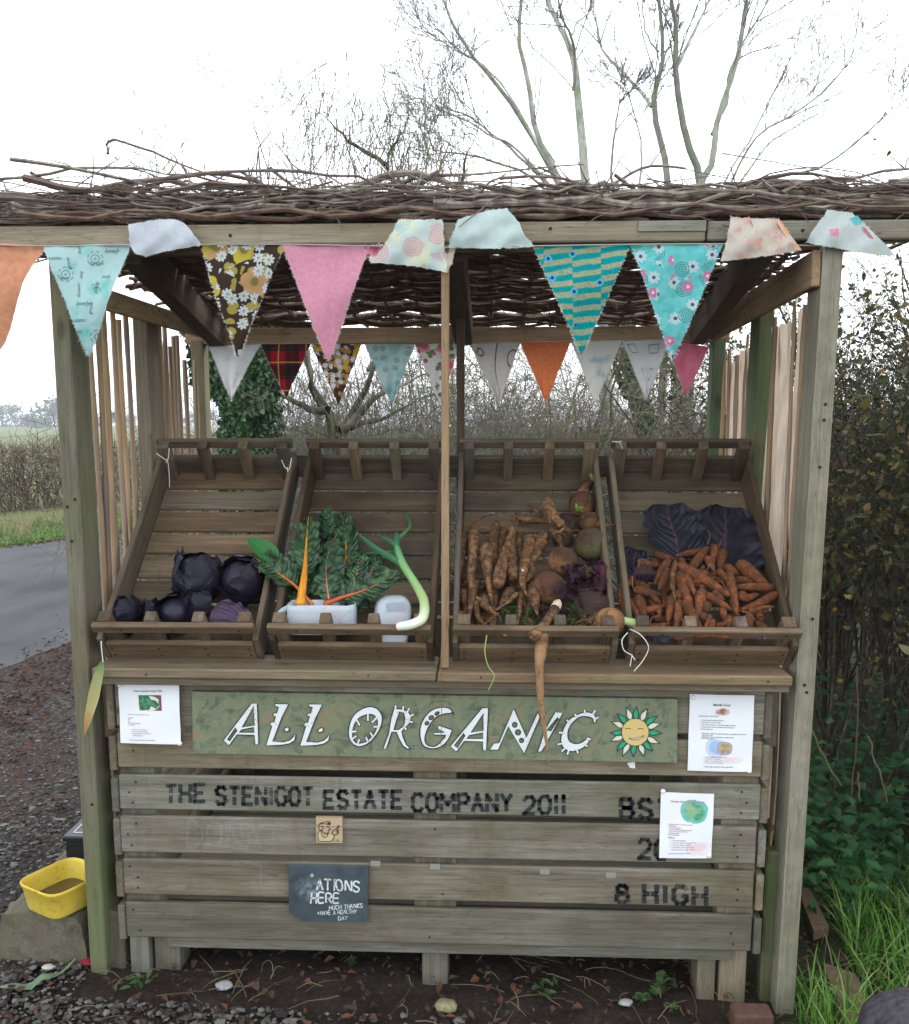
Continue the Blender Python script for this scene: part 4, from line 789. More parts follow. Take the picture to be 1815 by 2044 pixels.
def flipped(poly,cloth,label,Ytop=-.004,Ybot=-.022,bulge=.02,extra=(),thick=.0016):
    """a pennant blown up and lying over the beam: outline in picture coordinates"""
    p=np.array(poly,float); v0,v1=p[:,1].min(),p[:,1].max(); u0,u1=p[:,0].min(),p[:,0].max()
    def f(u,v):
        t=(v-v0)/(v1-v0); s=(u-u0)/(u1-u0)
        return U(u,v,Ytop+(Ybot-Ytop)*t-bulge*math.sin(math.pi*min(1,t*.75+.2))*(.6+.4*math.sin(s*5+u0))-.005*math.sin(s*13+t*4)*math.sin(t*5)-.004*mnoise.noise((u*.05,v*.05,u0)))
    # dense triangulation: clip a grid to the outline
    from mathutils.geometry import delaunay_2d_cdt
    ol=[]
    for i in range(len(p)):
        a,b=p[i],p[(i+1)%len(p)]; k=max(2,int(np.linalg.norm(b-a)/6))
        for j in range(k): ol.append(a+(b-a)*j/k+rng.normal(0,.7,2))
    n=len(ol); pts=[Vector(x) for x in ol]+[Vector((u,v)) for u in np.arange(u0+4,u1,8) for v in np.arange(v0+4,v1,8)]
    V,_,Fc,_,_,_=delaunay_2d_cdt(pts,[(i,(i+1)%n) for i in range(n)],[list(range(n))],1,1e-4)
    m=M(); vv=np.array([f(x.x,x.y) for x in V]); tr=[t[:3] for t in Fc]+[(t[0],t[2],t[3]) for t in Fc if len(t)==4]
    uv=np.array([((x.x-u0)*.00135,(x.y-v0)*.00135) for x in V])
    m.add(vv,None,tr,0,uv=uv); m.add(vv+np.array([0,thick,0]),None,[t[::-1] for t in tr],0,uv=uv)
    K=90; st=[]
    for i in rng.integers(0,n,K):
        c=f(*ol[i]); d=unit(f(*(ol[i]+(ol[i]-p.mean(0))*.1))-c+rng.normal(0,.004,3))*rng.uniform(.002,.005); st.append([c-d*.2,c+d*.5,c+d])
    m.tubes(np.array(st),[.0005,.0004,.0002],3,1)
    o=part(m,'pennant',[cloth,FRAY],bf,label,True)
    for mt,loop in extra:
        e=M(); e.poly([loop],lambda u,v:f(u,v)-np.array([0,.0012,0])); childpart(e,'cloth_patch',mt,o)
    return o
flipped([(256,448),(300,439),(348,437),(368,445),(388,470),(401,489),(330,501),(292,512),(268,504),(259,490)],FB['white'],'plain white pennant flipped up over the beam',bulge=.022)
flipped([(797,438),(884,438),(887,490),(894,544),(820,530),(741,523),(770,485)],FB['rosep'],'pastel pennant with pale roses, folded up over the beam',extra=())
flipped([(724,490),(764,488),(752,512),(741,524)],FB['rosew'],'small rose printed corner of a folded pennant',bulge=.002); flipped([(888,495),(910,495),(903,525),(894,543)],FB['lace'],'small pink corner of a folded pennant',bulge=.002)
flipped([(894,494),(915,437),(940,430),(977,419),(1012,416),(1037,444),(1050,472),(1068,493),(980,496)],FB['mint'],'plain pale mint pennant thrown up over the beam',bulge=.03)
flipped([(1459,433),(1555,437),(1578,468),(1599,500),(1520,512),(1439,522),(1452,478)],FB['lace'],'cream and peach lace printed pennant folded up over the beam',extra=((plain('peach_hem',(.62,.36,.22),.9),[(1546,437),(1556,438),(1601,500),(1586,499)]),))
flipped([(1610,484),(1630,450),(1653,419),(1700,424),(1726,445),(1760,480),(1788,511),(1740,508),(1682,497)],FB['patch'],'white pennant with coloured squares blown over the right post',bulge=.028,extra=((FB['pink'],[(1655,457),(1674,455),(1675,472),(1658,471)]),(FB['turq'],[(1696,436),(1712,430),(1722,445),(1708,449)]),(FB['pinkb'],[(1721,452),(1728,455),(1745,477),(1736,475)])))
for a,b,tp,c,l in (((418,694),(521,686),(461,801),'feather','white pennant with faint grey feathers'),((520,687),(621,686),(572,798),'tartan','red and black tartan pennant'),((621,687),(722,686),(676,809),'brown2','brown and gold floral pennant'),((728,687),(829,687),(782,807),'aqua2','aqua pennant with small grey flowers'),((828,687),(919,684),(880,810),'rosew','white pennant with pink roses and green leaves'),
    ((937,687),(1039,684),(996,806),'grey','grey pennant with a dark scroll'),((1038,683),(1140,681),(1090,804),'orange','bright orange pennant'),((1140,682),(1242,680),(1189,802),'yb','white pennant blotched yellow and blue'),((1242,681),(1338,679),(1290,799),'pots','white pennant with sketched pots'),((1330,679),(1416,692),(1368,794),'pinkb','deep pink pennant')):
    F,o,W,H=flagbody(a,b,tp,1.08,FB[c],sb,'pennant',l,.006,a[0]*.01,.008)
    if c=='grey':
        for l2 in ([(.55,.0),(.50,.2),(.46,.45),(.52,.7),(.72,.9)],[(.06,.12),(.12,.2),(.22,.17),(.2,.08),(.12,.09),(.11,.14)],[(.98,.14),(.88,.12),(.8,.2),(.84,.33),(.95,.4)]): m=M(); m.ribbon(catmull(l2,18),.03,lambda s,t:F(s,t,.0014)); childpart(m,'scroll_print',SCROLL,o)
    if c=='pots':
        for l2 in ([(.32,.45),(.75,.48),(.68,.66),(.36,.64),(.32,.45)],[(.55,.08),(.78,.06),(.8,.2),(.58,.22),(.55,.08)],[(.08,.06),(.25,.05),(.28,.2),(.12,.2),(.08,.06)],[(.4,.8),(.5,.86),(.62,.8)]): m=M(); m.ribbon(np.array(l2),.02,lambda s,t:F(s,t,.0014)); childpart(m,'sketch_print',SKET,o)
# ------------------------------------------------------------------ ground, road, field
def axis(parts):
    out=[]
    for a,b,n in parts: out+=list(np.linspace(a,b,n,endpoint=False))
    return np.array(out+[parts[-1][1]])
xs=axis([(-2500,-300,8),(-300,-40,10),(-40,-6,18),(-6,-1.6,60),(-1.6,1.6,100),(1.6,4,36),(4,40,18),(40,300,8),(300,2500,8)]); ys=axis([(-30,-1.2,20),(-1.2,1.4,85),(1.4,6,45),(6,40,30),(40,300,14),(300,2500,12)])
X,Y=np.meshgrid(xs,ys,indexing='ij'); Z=gz(X,Y).copy()
near=np.exp(-((np.maximum(np.abs(X)-1.8,0)/1.2)**2+(np.maximum(np.abs(Y)-1.2,0)/1.0)**2))
bump=np.array([[mnoise.noise((a*5,b*5,0))*.012+mnoise.noise((a*17,b*17,3))*.006 for b in ys] for a in xs]); Z+=bump*near-.012
rise=np.clip((Y-60)/500,0,1)*3.0+np.clip((-X-120)/300,0,1)*1.0; Z+=rise
t=NT('ground_soil'); p=t.pos(); s=t.sep(p); n=t.noise(p,7.,6.,.65); f=t.noise(p,60.,4.,.7); b=t.noise(p,1.1,3.)
soil=t.ramp(t.math('ADD',t.math('MULTIPLY',n,.5),t.math('MULTIPLY',f,.5)),[(.32,(.012,.008,.006)),(.5,(.028,.020,.015)),(.68,(.055,.042,.032))])
green=t.mix(t.step(t.noise(p,.35,4.),.35,.65),(.085,.105,.045),(.15,.165,.075))
far=t.step(t.math('ADD',s[1],t.math('MULTIPLY',t.math('ABSOLUTE',s[0]),.6)),11.,15.); c=t.mix(far,soil,green)
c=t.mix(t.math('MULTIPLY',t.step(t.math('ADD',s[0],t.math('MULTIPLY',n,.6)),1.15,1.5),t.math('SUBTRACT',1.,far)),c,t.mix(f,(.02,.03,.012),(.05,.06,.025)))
SOIL=t.done(c,.95,t.bump(t.math('ADD',f,n),.6,.02),.15)
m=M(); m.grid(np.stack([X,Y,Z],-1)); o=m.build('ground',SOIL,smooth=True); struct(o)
def strip(name,inner,outer,k,nb,mat,dz,x_noise=0.):
    a=catmull(inner,k); b=catmull(outer,k); w=np.linspace(0,1,nb)
    P=a[:,None,:]*(1-w[None,:,None])+b[:,None,:]*w[None,:,None]
    P[:,0,0]+=rng.normal(0,x_noise,k); P[:,-1,0]+=rng.normal(0,x_noise,k)
    m=M(); m.grid(np.concatenate([P,(gz(P[:,:,0])+dz)[:,:,None]],-1)); return m.build(name,mat,smooth=True)
NEAR=[(-6.0,-8),(-4.2,-2),(-3.25,1.5),(-2.95,3.6),(-2.6,6),(-1.8,9.2),(-.2,13),(3,17.5),(9,23)]; FARE=[(-11,-8),(-9.2,-2),(-8,3),(-7.0,6.5),(-6.2,8.9),(-5.2,10.9),(-3.6,14),(-.6,19),(5,27)]
t=NT('wet_asphalt'); p=t.pos(); n=t.noise(p,120.,4.,.7); b=t.noise(p,.9,4.)
patch=t.noise(t.mul(p,(1.6,.35,1.)),1.,4.,.6); ROAD=t.done(t.mix(t.step(t.math('ADD',t.math('MULTIPLY',b,.4),t.math('MULTIPLY',patch,.6)),.40,.62),t.ramp(n,[(.3,(.034,.036,.040)),(.7,(.070,.073,.078))]),(.098,.100,.104)),.8,t.bump(n,.5,.006),.2)
struct(strip('road',NEAR,FARE,90,14,ROAD,.006,.03))
t=NT('gravel_dirt'); p=t.pos(); v=t.vor(p,48.); v2=t.vor(p,95.); b=t.noise(p,2.2,4.)
c=t.ramp(t.sep(v[1])[0],[(.1,(.020,.018,.017)),(.5,(.050,.045,.041)),(.95,(.11,.105,.10))]); c=t.mix(t.step(b,.42,.66),c,(.050,.024,.016)); c=t.mix(t.step(v[0],.30,.62),c,(.016,.013,.011))
GRAV=t.done(c,.85,t.bump(t.math('ADD',v[0],v2[0]),-.9,.02),.25)
# gravelly lay-by between road and stall
lay=strip('gravel_verge',[(-1.12,-1.5),(-1.15,-.3),(-1.18,.6),(-1.2,2.),(-1.0,3.5),(-.6,6),(.4,9.6)],[(-4.6,-1.6),(-3.9,-.3),(-3.5,1.),(-3.2,2.),(-2.98,3.6),(-2.62,6),(-1.85,9.2)],60,14,GRAV,.003,.05); struct(lay)
# loose stones
def pebbles(N,xf,yf,size,zf):
    m=M(); x=xf(N);y=yf(N)
    ico=np.array([(1,0,0),(-1,0,0),(0,1,0),(0,-1,0),(0,0,1),(0,0,-1),(.6,.6,.6),(-.6,.6,.6),(.6,-.6,.6),(-.6,-.6,.6)],float)
    tri=np.array([(0,6,8),(0,2,6),(2,7,6),(2,1,7),(1,9,7),(1,3,9),(3,8,9),(3,0,8),(4,8,6),(4,6,7),(4,7,9),(4,9,8),(0,5,2),(2,5,1),(1,5,3),(3,5,0)])
    sz=size(N)[:,None,None]; v=ico[None]*sz*rng.uniform(.65,1.25,(N,10,1))*rng.uniform(.6,1.3,(N,1,3)); a=rng.uniform(0,6.3,N); c,s=np.cos(a)[:,None],np.sin(a)[:,None]
    v=np.stack([v[:,:,0]*c-v[:,:,1]*s,v[:,:,0]*s+v[:,:,1]*c,v[:,:,2]*.6],-1)+np.stack([x,y,zf(x,y)],-1)[:,None,:]
    m.add(v.reshape(-1,3),None,(tri[None]+(np.arange(N)*10)[:,None,None]).reshape(-1,3),0,None,np.repeat(rng.random(N),10)); return m
STONE=leafmat('stones',[(.016,.013,.012),(.04,.033,.028),(.065,.058,.052),(.10,.095,.09),(.17,.16,.15)],.8,None)
m=pebbles(13000,lambda N:-1.02-np.abs(rng.normal(0,1.1,N)),lambda N:-.75+rng.gamma(1.6,1.0,N),lambda N:rng.gamma(3,.0015,N)+.002,lambda x,y:gz(x)+.004)
stuff(m.build('loose_gravel',STONE),'dark loose gravel on the verge left of the stall','gravel')
m=pebbles(5200,lambda N:rng.normal(-.75,.45,N),lambda N:rng.uniform(-.75,-.12,N),lambda N:rng.gamma(3,.0016,N)+.0015,lambda x,y:gz(x)-.004)
stuff(m.build('grey_chippings',STONE),'small grey stone chippings on the soil in front of the stall','gravel')
LITTER=leafmat('dead_leaves',[(.04,.018,.011),(.08,.036,.022),(.13,.052,.026),(.06,.042,.03),(.10,.07,.045)],.85,.1)
m=M()
def litter(N,x,y,L):
    P=np.stack([x,y,gz(x)+rng.uniform(.0,.014,N)],1); a=rng.uniform(0,6.3,N); D=np.stack([np.cos(a),np.sin(a),rng.normal(0,.25,N)],1); m.leafquads(P,D,np.stack([rng.normal(0,.4,N),rng.normal(0,.4,N),np.ones(N)],1),L,L*rng.uniform(.3,.7,N),fold=.4)
N=1500; litter(N,rng.uniform(-1.05,1.2,N),rng.uniform(-.75,.5,N),rng.uniform(.01,.035,N))
N=4600; litter(N,-2.62+rng.normal(0,.24,N),rng.uniform(-.8,6,N),rng.uniform(.015,.045,N))
N=1700; litter(N,rng.uniform(1.2,3.5,N),rng.uniform(-.4,3.5,N),rng.uniform(.02,.05,N))
N=1500; litter(N,rng.uniform(-2.6,-1.05,N),rng.uniform(-.3,2.5,N),rng.uniform(.015,.04,N))
q=catmull(FARE,300); N=1600; i=rng.integers(60,230,N); litter(N,q[i,0]-rng.gamma(1.5,.15,N)+.1,q[i,1]+rng.normal(0,.1,N),rng.uniform(.03,.06,N))
stuff(m.build('leaf_litter',LITTER),'brown dead leaves scattered on soil, gravel and road edge','fallen leaves')
# straw, stems and twigs lying on the soil under the box
m=M(); N=240; c=np.stack([rng.uniform(-1.0,1.0,N),rng.uniform(-.6,.45,N)],1); a=rng.uniform(0,6.3,N); L=rng.uniform(.02,.16,N); s=np.linspace(-.5,.5,6)
P=np.stack([c[:,:1]+np.cos(a)[:,None]*L[:,None]*s,c[:,1:]+np.sin(a)[:,None]*L[:,None]*s,np.zeros((N,6))],-1); P[:,:,:2]+=np.cumsum(rng.normal(0,.004,(N,6,2)),1); P[:,:,2]=gz(P[:,:,0])+.004+np.abs(rng.normal(0,.012,(N,1)))*(1-4*s**2)
m.tubes(P,np.linspace(.0014,.0007,6),4); STRAW=leafmat('dry_stems',[(.07,.05,.03),(.13,.10,.06),(.20,.17,.10),(.11,.13,.05)],.8,None); stuff(m.build('dry_stems',STRAW),'dry stems and straw strewn on the soil under the box','plant debris')

# ------------------------------------------------------------------ grass
def grass(m,x,y,z,h,w,lean=.5,K=5):
    N=len(x); a=rng.uniform(0,6.3,N); b=rng.uniform(0,6.3,N); s=np.linspace(0,1,K); bend=np.abs(rng.normal(lean,.3,N))
    th=bend[:,None]*s[None,:]*1.25; hor=np.cumsum(np.sin(th),1)*h[:,None]/K; ver=np.cumsum(np.cos(th),1)*h[:,None]/K
    C=np.stack([x[:,None]+hor*np.cos(a)[:,None],y[:,None]+hor*np.sin(a)[:,None],z[:,None]+ver-ver[:,:1]],-1)
    sd=np.stack([-np.sin(a+rng.normal(0,.5,N)),np.cos(a),np.zeros(N)],-1)[:,None,:]; ww=w[:,None]*(1-s[None,:]**1.7*.96)
    V=np.stack([C-sd*ww[:,:,None]/2,C+sd*ww[:,:,None]/2],2)
    i=np.arange(N)[:,None]*K*2; k=np.arange(K-1)[None,:]*2; q=np.stack([i+k,i+k+1,i+k+3,i+k+2],-1).reshape(-1,4)
    m.add(V.reshape(-1,3),q,None,0,None,np.repeat(rng.random(N),K*2))
GRASSM=leafmat('green_grass',[(.045,.13,.015),(.08,.22,.025),(.12,.30,.035),(.18,.36,.06),(.34,.40,.15)],.45,.35); DRYM=leafmat('dry_grass',[(.24,.20,.10),(.33,.27,.15),(.16,.19,.07),(.38,.33,.20)],.7,.3); VERGE=leafmat('verge_grass',[(.075,.16,.025),(.11,.21,.04),(.15,.26,.06),(.2,.28,.10)],.6,.3)
m=M(); N=13000; x=rng.uniform(1.0,2.6,N); y=rng.uniform(-1.0,.95,N)
k=(x>1.02+.05*np.sin(y*9))&~((x-1.0+y*.0<.14+.25*np.abs(y+.1))&(y>.05))&(rng.random(N)<np.clip(1.3-(y-.35)*2.2,0,1))
k&=~((np.abs(x-(1.36-.42*(y+.35)))<.085)&(y<.3)&(rng.random(N)<.93)); x=x[k];y=y[k]; grass(m,x,y,gz(x)-.01,rng.uniform(.09,.27,len(x)),rng.uniform(.004,.0085,len(x)),.85,6)
N=260; x=rng.uniform(.98,1.06,N); y=rng.uniform(-.6,.1,N); grass(m,x,y,gz(x)-.01,rng.uniform(.05,.2,N),rng.uniform(.003,.006,N),.7)
stuff(m.build('grass',GRASSM),'long bright green grass right of the stall','grass')
m=M(); N=700; x=rng.uniform(1.0,2.3,N); y=rng.uniform(-.8,.75,N); grass(m,x,y,gz(x)-.01,rng.uniform(.06,.22,N),rng.uniform(.002,.005,N),1.); stuff(m.build('dry_grass',DRYM),'straw coloured dead blades among the green grass','grass')
m=M(); q=catmull(FARE,400); dq=np.gradient(q,axis=0); nq=np.stack([-dq[:,1],dq[:,0]],1); nq/=np.linalg.norm(nq,axis=1,keepdims=True)
N=30000; i=rng.integers(90,330,N); off=.02+rng.random(N)**.9*2.5; P=q[i]+nq[i]*off[:,None]+rng.normal(0,.05,(N,2)); hh=(.05+.09*np.clip(off,0,2)/1.5)*rng.uniform(.5,1.5,N); grass(m,P[:,0],P[:,1],gz(P[:,0])-.01,hh,rng.uniform(.012,.022,N),.7,4)
stuff(m.build('verge_grass',VERGE),'short green grass on the far verge of the road','grass')
m=M(); N=5000; i=rng.integers(90,330,N); off=1.5+rng.normal(0,.45,N); P=q[i]+nq[i]*off[:,None]; cl=np.array([mnoise.noise((a*.9,b*.9,7)) for a,b in P]); k=cl>.0; P=P[k]; grass(m,P[:,0],P[:,1],gz(P[:,0]),rng.uniform(.15,.42,len(P)),rng.uniform(.009,.016,len(P)),.6,5)
stuff(m.build('tall_dry_grass',DRYM),'tall straw coloured grass at the foot of the far hedge','grass')

# ------------------------------------------------------------------ shrubs, hedges, trees
KEEP=None
def twigs(m,P0,D,L,r,K=6,wig=.12,grav=0.,n=3,mat=0,taper=.3):
    """N wandering twigs from points P0 along D"""
    N=len(P0); D=unit(D); step=(np.asarray(L)/(K-1))[:,None]; P=np.zeros((N,K,3)); P[:,0]=P0; d=D.copy()
    for k in range(1,K):
        d=unit(d+rng.normal(0,wig,(N,3))+np.array([0,0,grav])); P[:,k]=P[:,k-1]+d*step
    k=((P[:,:,0]>-1.12)&(P[:,:,0]<1.10)&(P[:,:,1]<1.5)&(P[:,:,1]>-.6)&(P[:,:,2]>.4)&(P[:,:,2]<2.75)).any(1)|((P[:,:,1]<1.2)&(P[:,:,0]<1.22)&(P[:,:,2]>.25)).any(1)
    if P[:,0,1].mean()>.3 or KEEP is not None: P[k]=P[k]*.02+np.array([3.,4.,-3.])
    m.tubes(P,np.asarray(r)[:,None]*np.linspace(1,taper,K),n,mat); return P
KEEP=None
def branching(m,P,rad,per,Lf,spread=.9,wig=.14,up=.25,K=6,n=3,depth=2,mat=0,rmin=.0016,zlift=0.,tip=False):
    """side shoots on existing paths P (N,K,3), recursively"""
    out=[P]
    N,Kp,_=P.shape; M_=N*per; i=np.repeat(np.arange(N),per); f=rng.uniform(.25,1.,M_)*(Kp-1); k=np.minimum(f.astype(int),Kp-2); w=(f-k)[:,None]
    p=P[i,k]*(1-w)+P[i,k+1]*w; t=unit(P[i,k+1]-P[i,k]); d=unit(t+rdir(M_)*spread+np.array([0,0,up])); L0=np.linalg.norm(P[i,-1]-P[i,0],axis=1)
    L=np.minimum(L0*rng.uniform(.4,.95,M_)*(1.15-f/Kp*.6),Lf); r=np.maximum(rad[i]*rng.uniform(.4,.62,M_)*(1.05-.5*f/Kp),rmin)
    if KEEP is not None:
        d=KEEP(p,d); 
    Q=twigs(m,p,d,L,r,K,wig,zlift,n,mat); out.append(Q)
    if depth>1: out+=branching(m,Q,r,max(2,per-1),Lf*.6,spread,wig,up,max(4,K-1),3,depth-1,mat,rmin,zlift)[1:]
    return out
PALE=barkmat('pale_bark',(.24,.25,.215),(.44,.45,.39),8.,(.22,.25,.15)); GREYT=twigmat('grey_twigs',(.12,.115,.105),(.20,.195,.175),(.26,.25,.21)); OLIVE=twigmat('olive_twigs',(.11,.10,.065),(.19,.175,.11),(.26,.25,.15)); REDT=twigmat('reddish_twigs',(.13,.08,.065),(.23,.15,.12),(.30,.23,.19)); BROWNT=twigmat('hedge_twigs',(.075,.045,.035),(.15,.095,.07),(.24,.185,.13))
IVY=leafmat('ivy_leaves',[(.012,.040,.012),(.022,.065,.018),(.035,.095,.025),(.06,.13,.04)],.35,.12,.5)
def gp(u,v,Y): return U(u,v,Y)
# large pale many-stemmed tree behind the right half of the stall
tree=thing('bare_tree',(2.2,8.2,0),'tall pale bare many-stemmed tree rising behind the right side of the roof','tree')
stems=[([(1212,1120),(1210,870),(1205,700),(1185,500),(1167,374),(1155,266),(1145,181),(1134,119),(1111,62),(1080,0),(1060,-60)],.085,8.0),([(1145,181),(1141,100),(1140,68),(1125,30),(1113,0),(1100,-50)],.022,8.),([(1140,68),(1160,40),(1179,11),(1190,-30)],.014,8.),
 ([(1225,1120),(1215,900),(1190,700),(1150,480),(1105,340),(1071,272),(1054,170),(1033,85),(1037,0),(1040,-60)],.055,7.8),([(1140,440),(1105,340),(1031,221),(958,136),(913,62),(887,0),(870,-40)],.034,7.7),
 ([(1310,1120),(1318,880),(1325,650),(1326,470),(1326,340),(1300,209),(1312,150),(1320,108),(1312,0),(1310,-60)],.060,8.3),([(1300,215),(1252,158),(1201,108),(1184,45),(1175,0)],.024,8.3),([(1320,108),(1340,90),(1350,70),(1346,30)],.012,8.3),([(1318,105),(1290,75),(1278,30),(1275,-20)],.014,8.3),
 ([(1365,1120),(1370,880),(1385,600),(1394,368),(1365,283),(1346,158),(1346,57),(1334,0),(1330,-60)],.065,8.4),([(1346,153),(1382,68),(1411,0),(1425,-40)],.025,8.4),([(1375,700),(1394,470),(1394,368),(1416,317),(1428,226),(1462,125),(1476,28),(1481,0),(1485,-50)],.055,8.6),([(1422,272),(1456,204),(1470,130),(1541,17),(1560,-20)],.024,8.6),
 ([(1420,900),(1425,600),(1440,420),(1480,320),(1524,260),(1609,209),(1677,136),(1700,100)],.022,8.8),([(1430,700),(1450,450),(1484,362),(1540,290),(1609,243),(1694,198)],.020,8.5),([(1450,600),(1480,420),(1524,362),(1637,334),(1739,260),(1760,235)],.022,8.2),([(1400,640),(1420,460),(1450,368),(1500,280),(1560,150),(1600,80)],.022,9.),
 ([(1180,560),(1120,420),(1060,352),(980,318),(900,305),(852,308)],.022,7.8),([(1150,470),(1080,360),(1010,290),(930,232),(868,215)],.022,7.6),([(1120,400),(1030,300),(960,262),(880,225),(855,212)],.018,7.9),([(1100,330),(1010,170),(900,90),(830,50)],.018,7.7),([(1240,460),(1215,340),(1225,240),(1250,190)],.022,8.),([(1260,470),(1280,330),(1262,230),(1240,140)],.02,8.2)]
paths=[];rr=[]
for i,(pts,r,Y0) in enumerate(stems):
    K=18; q=catmull(pts,K); yy=np.linspace(0,(-.6 if i%2 else .7)+rng.normal(0,.3),K); P=np.array([U(a,b,Y0+e) for (a,b),e in zip(q,yy)]); P[:,::2]+=np.cumsum(rng.normal(0,.008,(K,2)),0)
    paths.append(P); rr.append(r)
m=M()
for P,r in zip(paths,rr): m.tubes(P,r*.8*np.linspace(1.15,.28,len(P)),9)
part(m,'trunk',PALE,tree,smooth=True)
m=M(); PP=np.array(paths); R0=np.array(rr)
branching(m,PP[:,6:],np.minimum(R0,.026)*.62,8,2.1,.75,.11,.3,9,4,3,0,.0028); part(m,'crown',GREYT,tree)
# ivy clad trunk seen under the bunting at the left
def ivy_cloud(m,paths,rads,N,size):
    for P,r in zip(paths,rads):
        k=rng.random(N)*(len(P)-1.01); i=k.astype(int); w=(k-i)[:,None]; c=P[i]*(1-w)+P[i+1]*w; d=rdir(N); t=unit(P[i+1]-P[i]); d=unit(d-t*(d*t).sum(1,keepdims=True))
        lump=np.array([1.1+.75*mnoise.noise((a[0]*3.5,a[1]*3.5,a[2]*2.6)) for a in c+d*.2]); p=c+d*(r*lump*rng.uniform(.55,1.12,N))[:,None]
        D=unit(rdir(N)*.8+np.array([0,0,-.7])+d*.5); m.leafquads(p,D,d+rdir(N)*.5,rng.uniform(.7,1.3,N)*size,rng.uniform(.7,1.2,N)*size*.9)
it=thing('ivy_tree',(-2.0,5.5,0),'ivy covered forked trunk behind the white feather pennant','tree')
pa=np.array([U(a,b,5.5) for a,b in catmull([(487,1250),(487,900),(466,800),(434,740),(414,680),(400,600),(392,520),(388,470)],14)]); pb=np.array([U(a,b,5.6) for a,b in catmull([(487,1250),(492,880),(504,780),(516,700),(522,620),(520,540),(512,470)],14)])
m=M(); m.tubes(np.array([pa,pb]),np.linspace(.10,.06,14),9); branching(m,np.array([pa,pb])[:,7:],np.array([.03,.03]),9,1.2,1.1,.2,.2,7,4,2,0,.004); part(m,'trunk',PALE,it,smooth=True)
m=M(); ivy_cloud(m,[pa,pb],[np.float64(.13),np.float64(.19)],9500,.05); part(m,'ivy',IVY,it)
# two more ivy stems to the right
it2=thing('ivy_tree',U(1270,1130,7.2)*[1,1,0],'dark leaning ivy covered trunk right of the centre, behind the white pennants','tree')
p1=np.array([U(a,b,7.2) for a,b in catmull([(1330,1130),(1305,880),(1270,790),(1248,700),(1235,600),(1225,500)],14)]); m=M(); m.tubes(p1,np.linspace(.10,.05,14),8); branching(m,p1[None,6:],np.array([.03]),8,1.,1.,.2,.2,7,4,2,0,.004); part(m,'trunk',PALE,it2,smooth=True)
m=M(); ivy_cloud(m,[p1],[np.float64(.11)],3600,.045); part(m,'ivy',IVY,it2)
it3=thing('ivy_tree',U(1370,1130,7.5)*[1,1,0],'thin ivy covered trunk behind the deep pink pennant','tree')
p1=np.array([U(a,b,7.5) for a,b in catmull([(1352,1130),(1355,880),(1362,780),(1345,690),(1340,600),(1345,520)],14)]); m=M(); m.tubes(p1,np.linspace(.09,.05,14),8); part(m,'trunk',PALE,it3,smooth=True)
m=M(); ivy_cloud(m,[p1],[np.float64(.085)],2400,.04); part(m,'ivy',IVY,it3)
# gnarled tree seen through the middle of the stall, its crown above the roof at the left
gt=thing('gnarled_tree',U(668,1170,6.2)*[1,1,0],'gnarled bare tree with hanging twigs behind the stall, crown above the left roof','tree')
ss=[([(668,1180),(668,871),(648,810),(630,770),(622,740),(600,640),(560,520),(520,380),(512,300),(540,250)],.055,6.2),([(668,900),(690,830),(715,790),(735,745),(775,600),(770,420),(772,330),(760,260),(790,210)],.036,6.3),([(672,880),(740,800),(820,760),(900,700)],.04,6.),([(655,820),(600,812),(550,790),(520,750),(490,735)],.035,6.),([(625,745),(560,640),(480,500),(390,400),(300,330),(230,300)],.022,6.4),
 ([(735,745),(850,560),(900,420),(890,340),(880,262),(905,215)],.018,6.5),([(772,330),(700,285),(660,240),(625,232)],.02,6.3),([(772,340),(800,285),(812,240)],.015,6.3),([(535,360),(505,250),(470,210),(420,190)],.007,6.2),([(600,640),(620,480),(625,350),(622,245)],.014,6.2),([(900,420),(930,300),(958,200)],.018,6.5),([(680,860),(760,850),(850,800),(900,790)],.03,5.9),([(600,560),(440,420),(330,360),(240,340)],.02,6.3)]
pp=[];rr=[]
for pts,r,Y0 in ss:
    q=catmull(pts,14); P=np.array([U(a,b,Y0+.25*math.sin(i*.8)) for i,(a,b) in enumerate(q)]); P+=np.cumsum(rng.normal(0,.012,P.shape),0); pp.append(P); rr.append(r)
m=M(); pp=np.array(pp); m.tubes(pp,np.array(rr)[:,None]*np.interp(np.arange(14),[0,4,7,13],[1.15,.75,.28,.07]),8); m.tubes(np.array([U(a,b,6.2) for a,b in catmull([(668,1180),(668,980),(667,871),(655,828)],8)]),np.linspace(.11,.03,8),9); part(m,'trunk',barkmat('dark_bark',(.10,.093,.065),(.20,.19,.14),9.,(.12,.13,.06)),gt,smooth=True)
m=M(); branching(m,pp[:,3:],np.minimum(np.array(rr),.011),6,1.3,1.0,.2,.15,8,4,3,0,.0023)
N=1100; i=rng.integers(0,8,N); k=rng.integers(3,13,N); twigs(m,pp[i%len(pp),k]+rng.normal(0,.25,(N,3)),rng.normal(0,.3,(N,3))+[0,0,-1.],rng.uniform(.2,.9,N),np.full(N,.0042),7,.18,-.05,3)
part(m,'crown',OLIVE,gt)
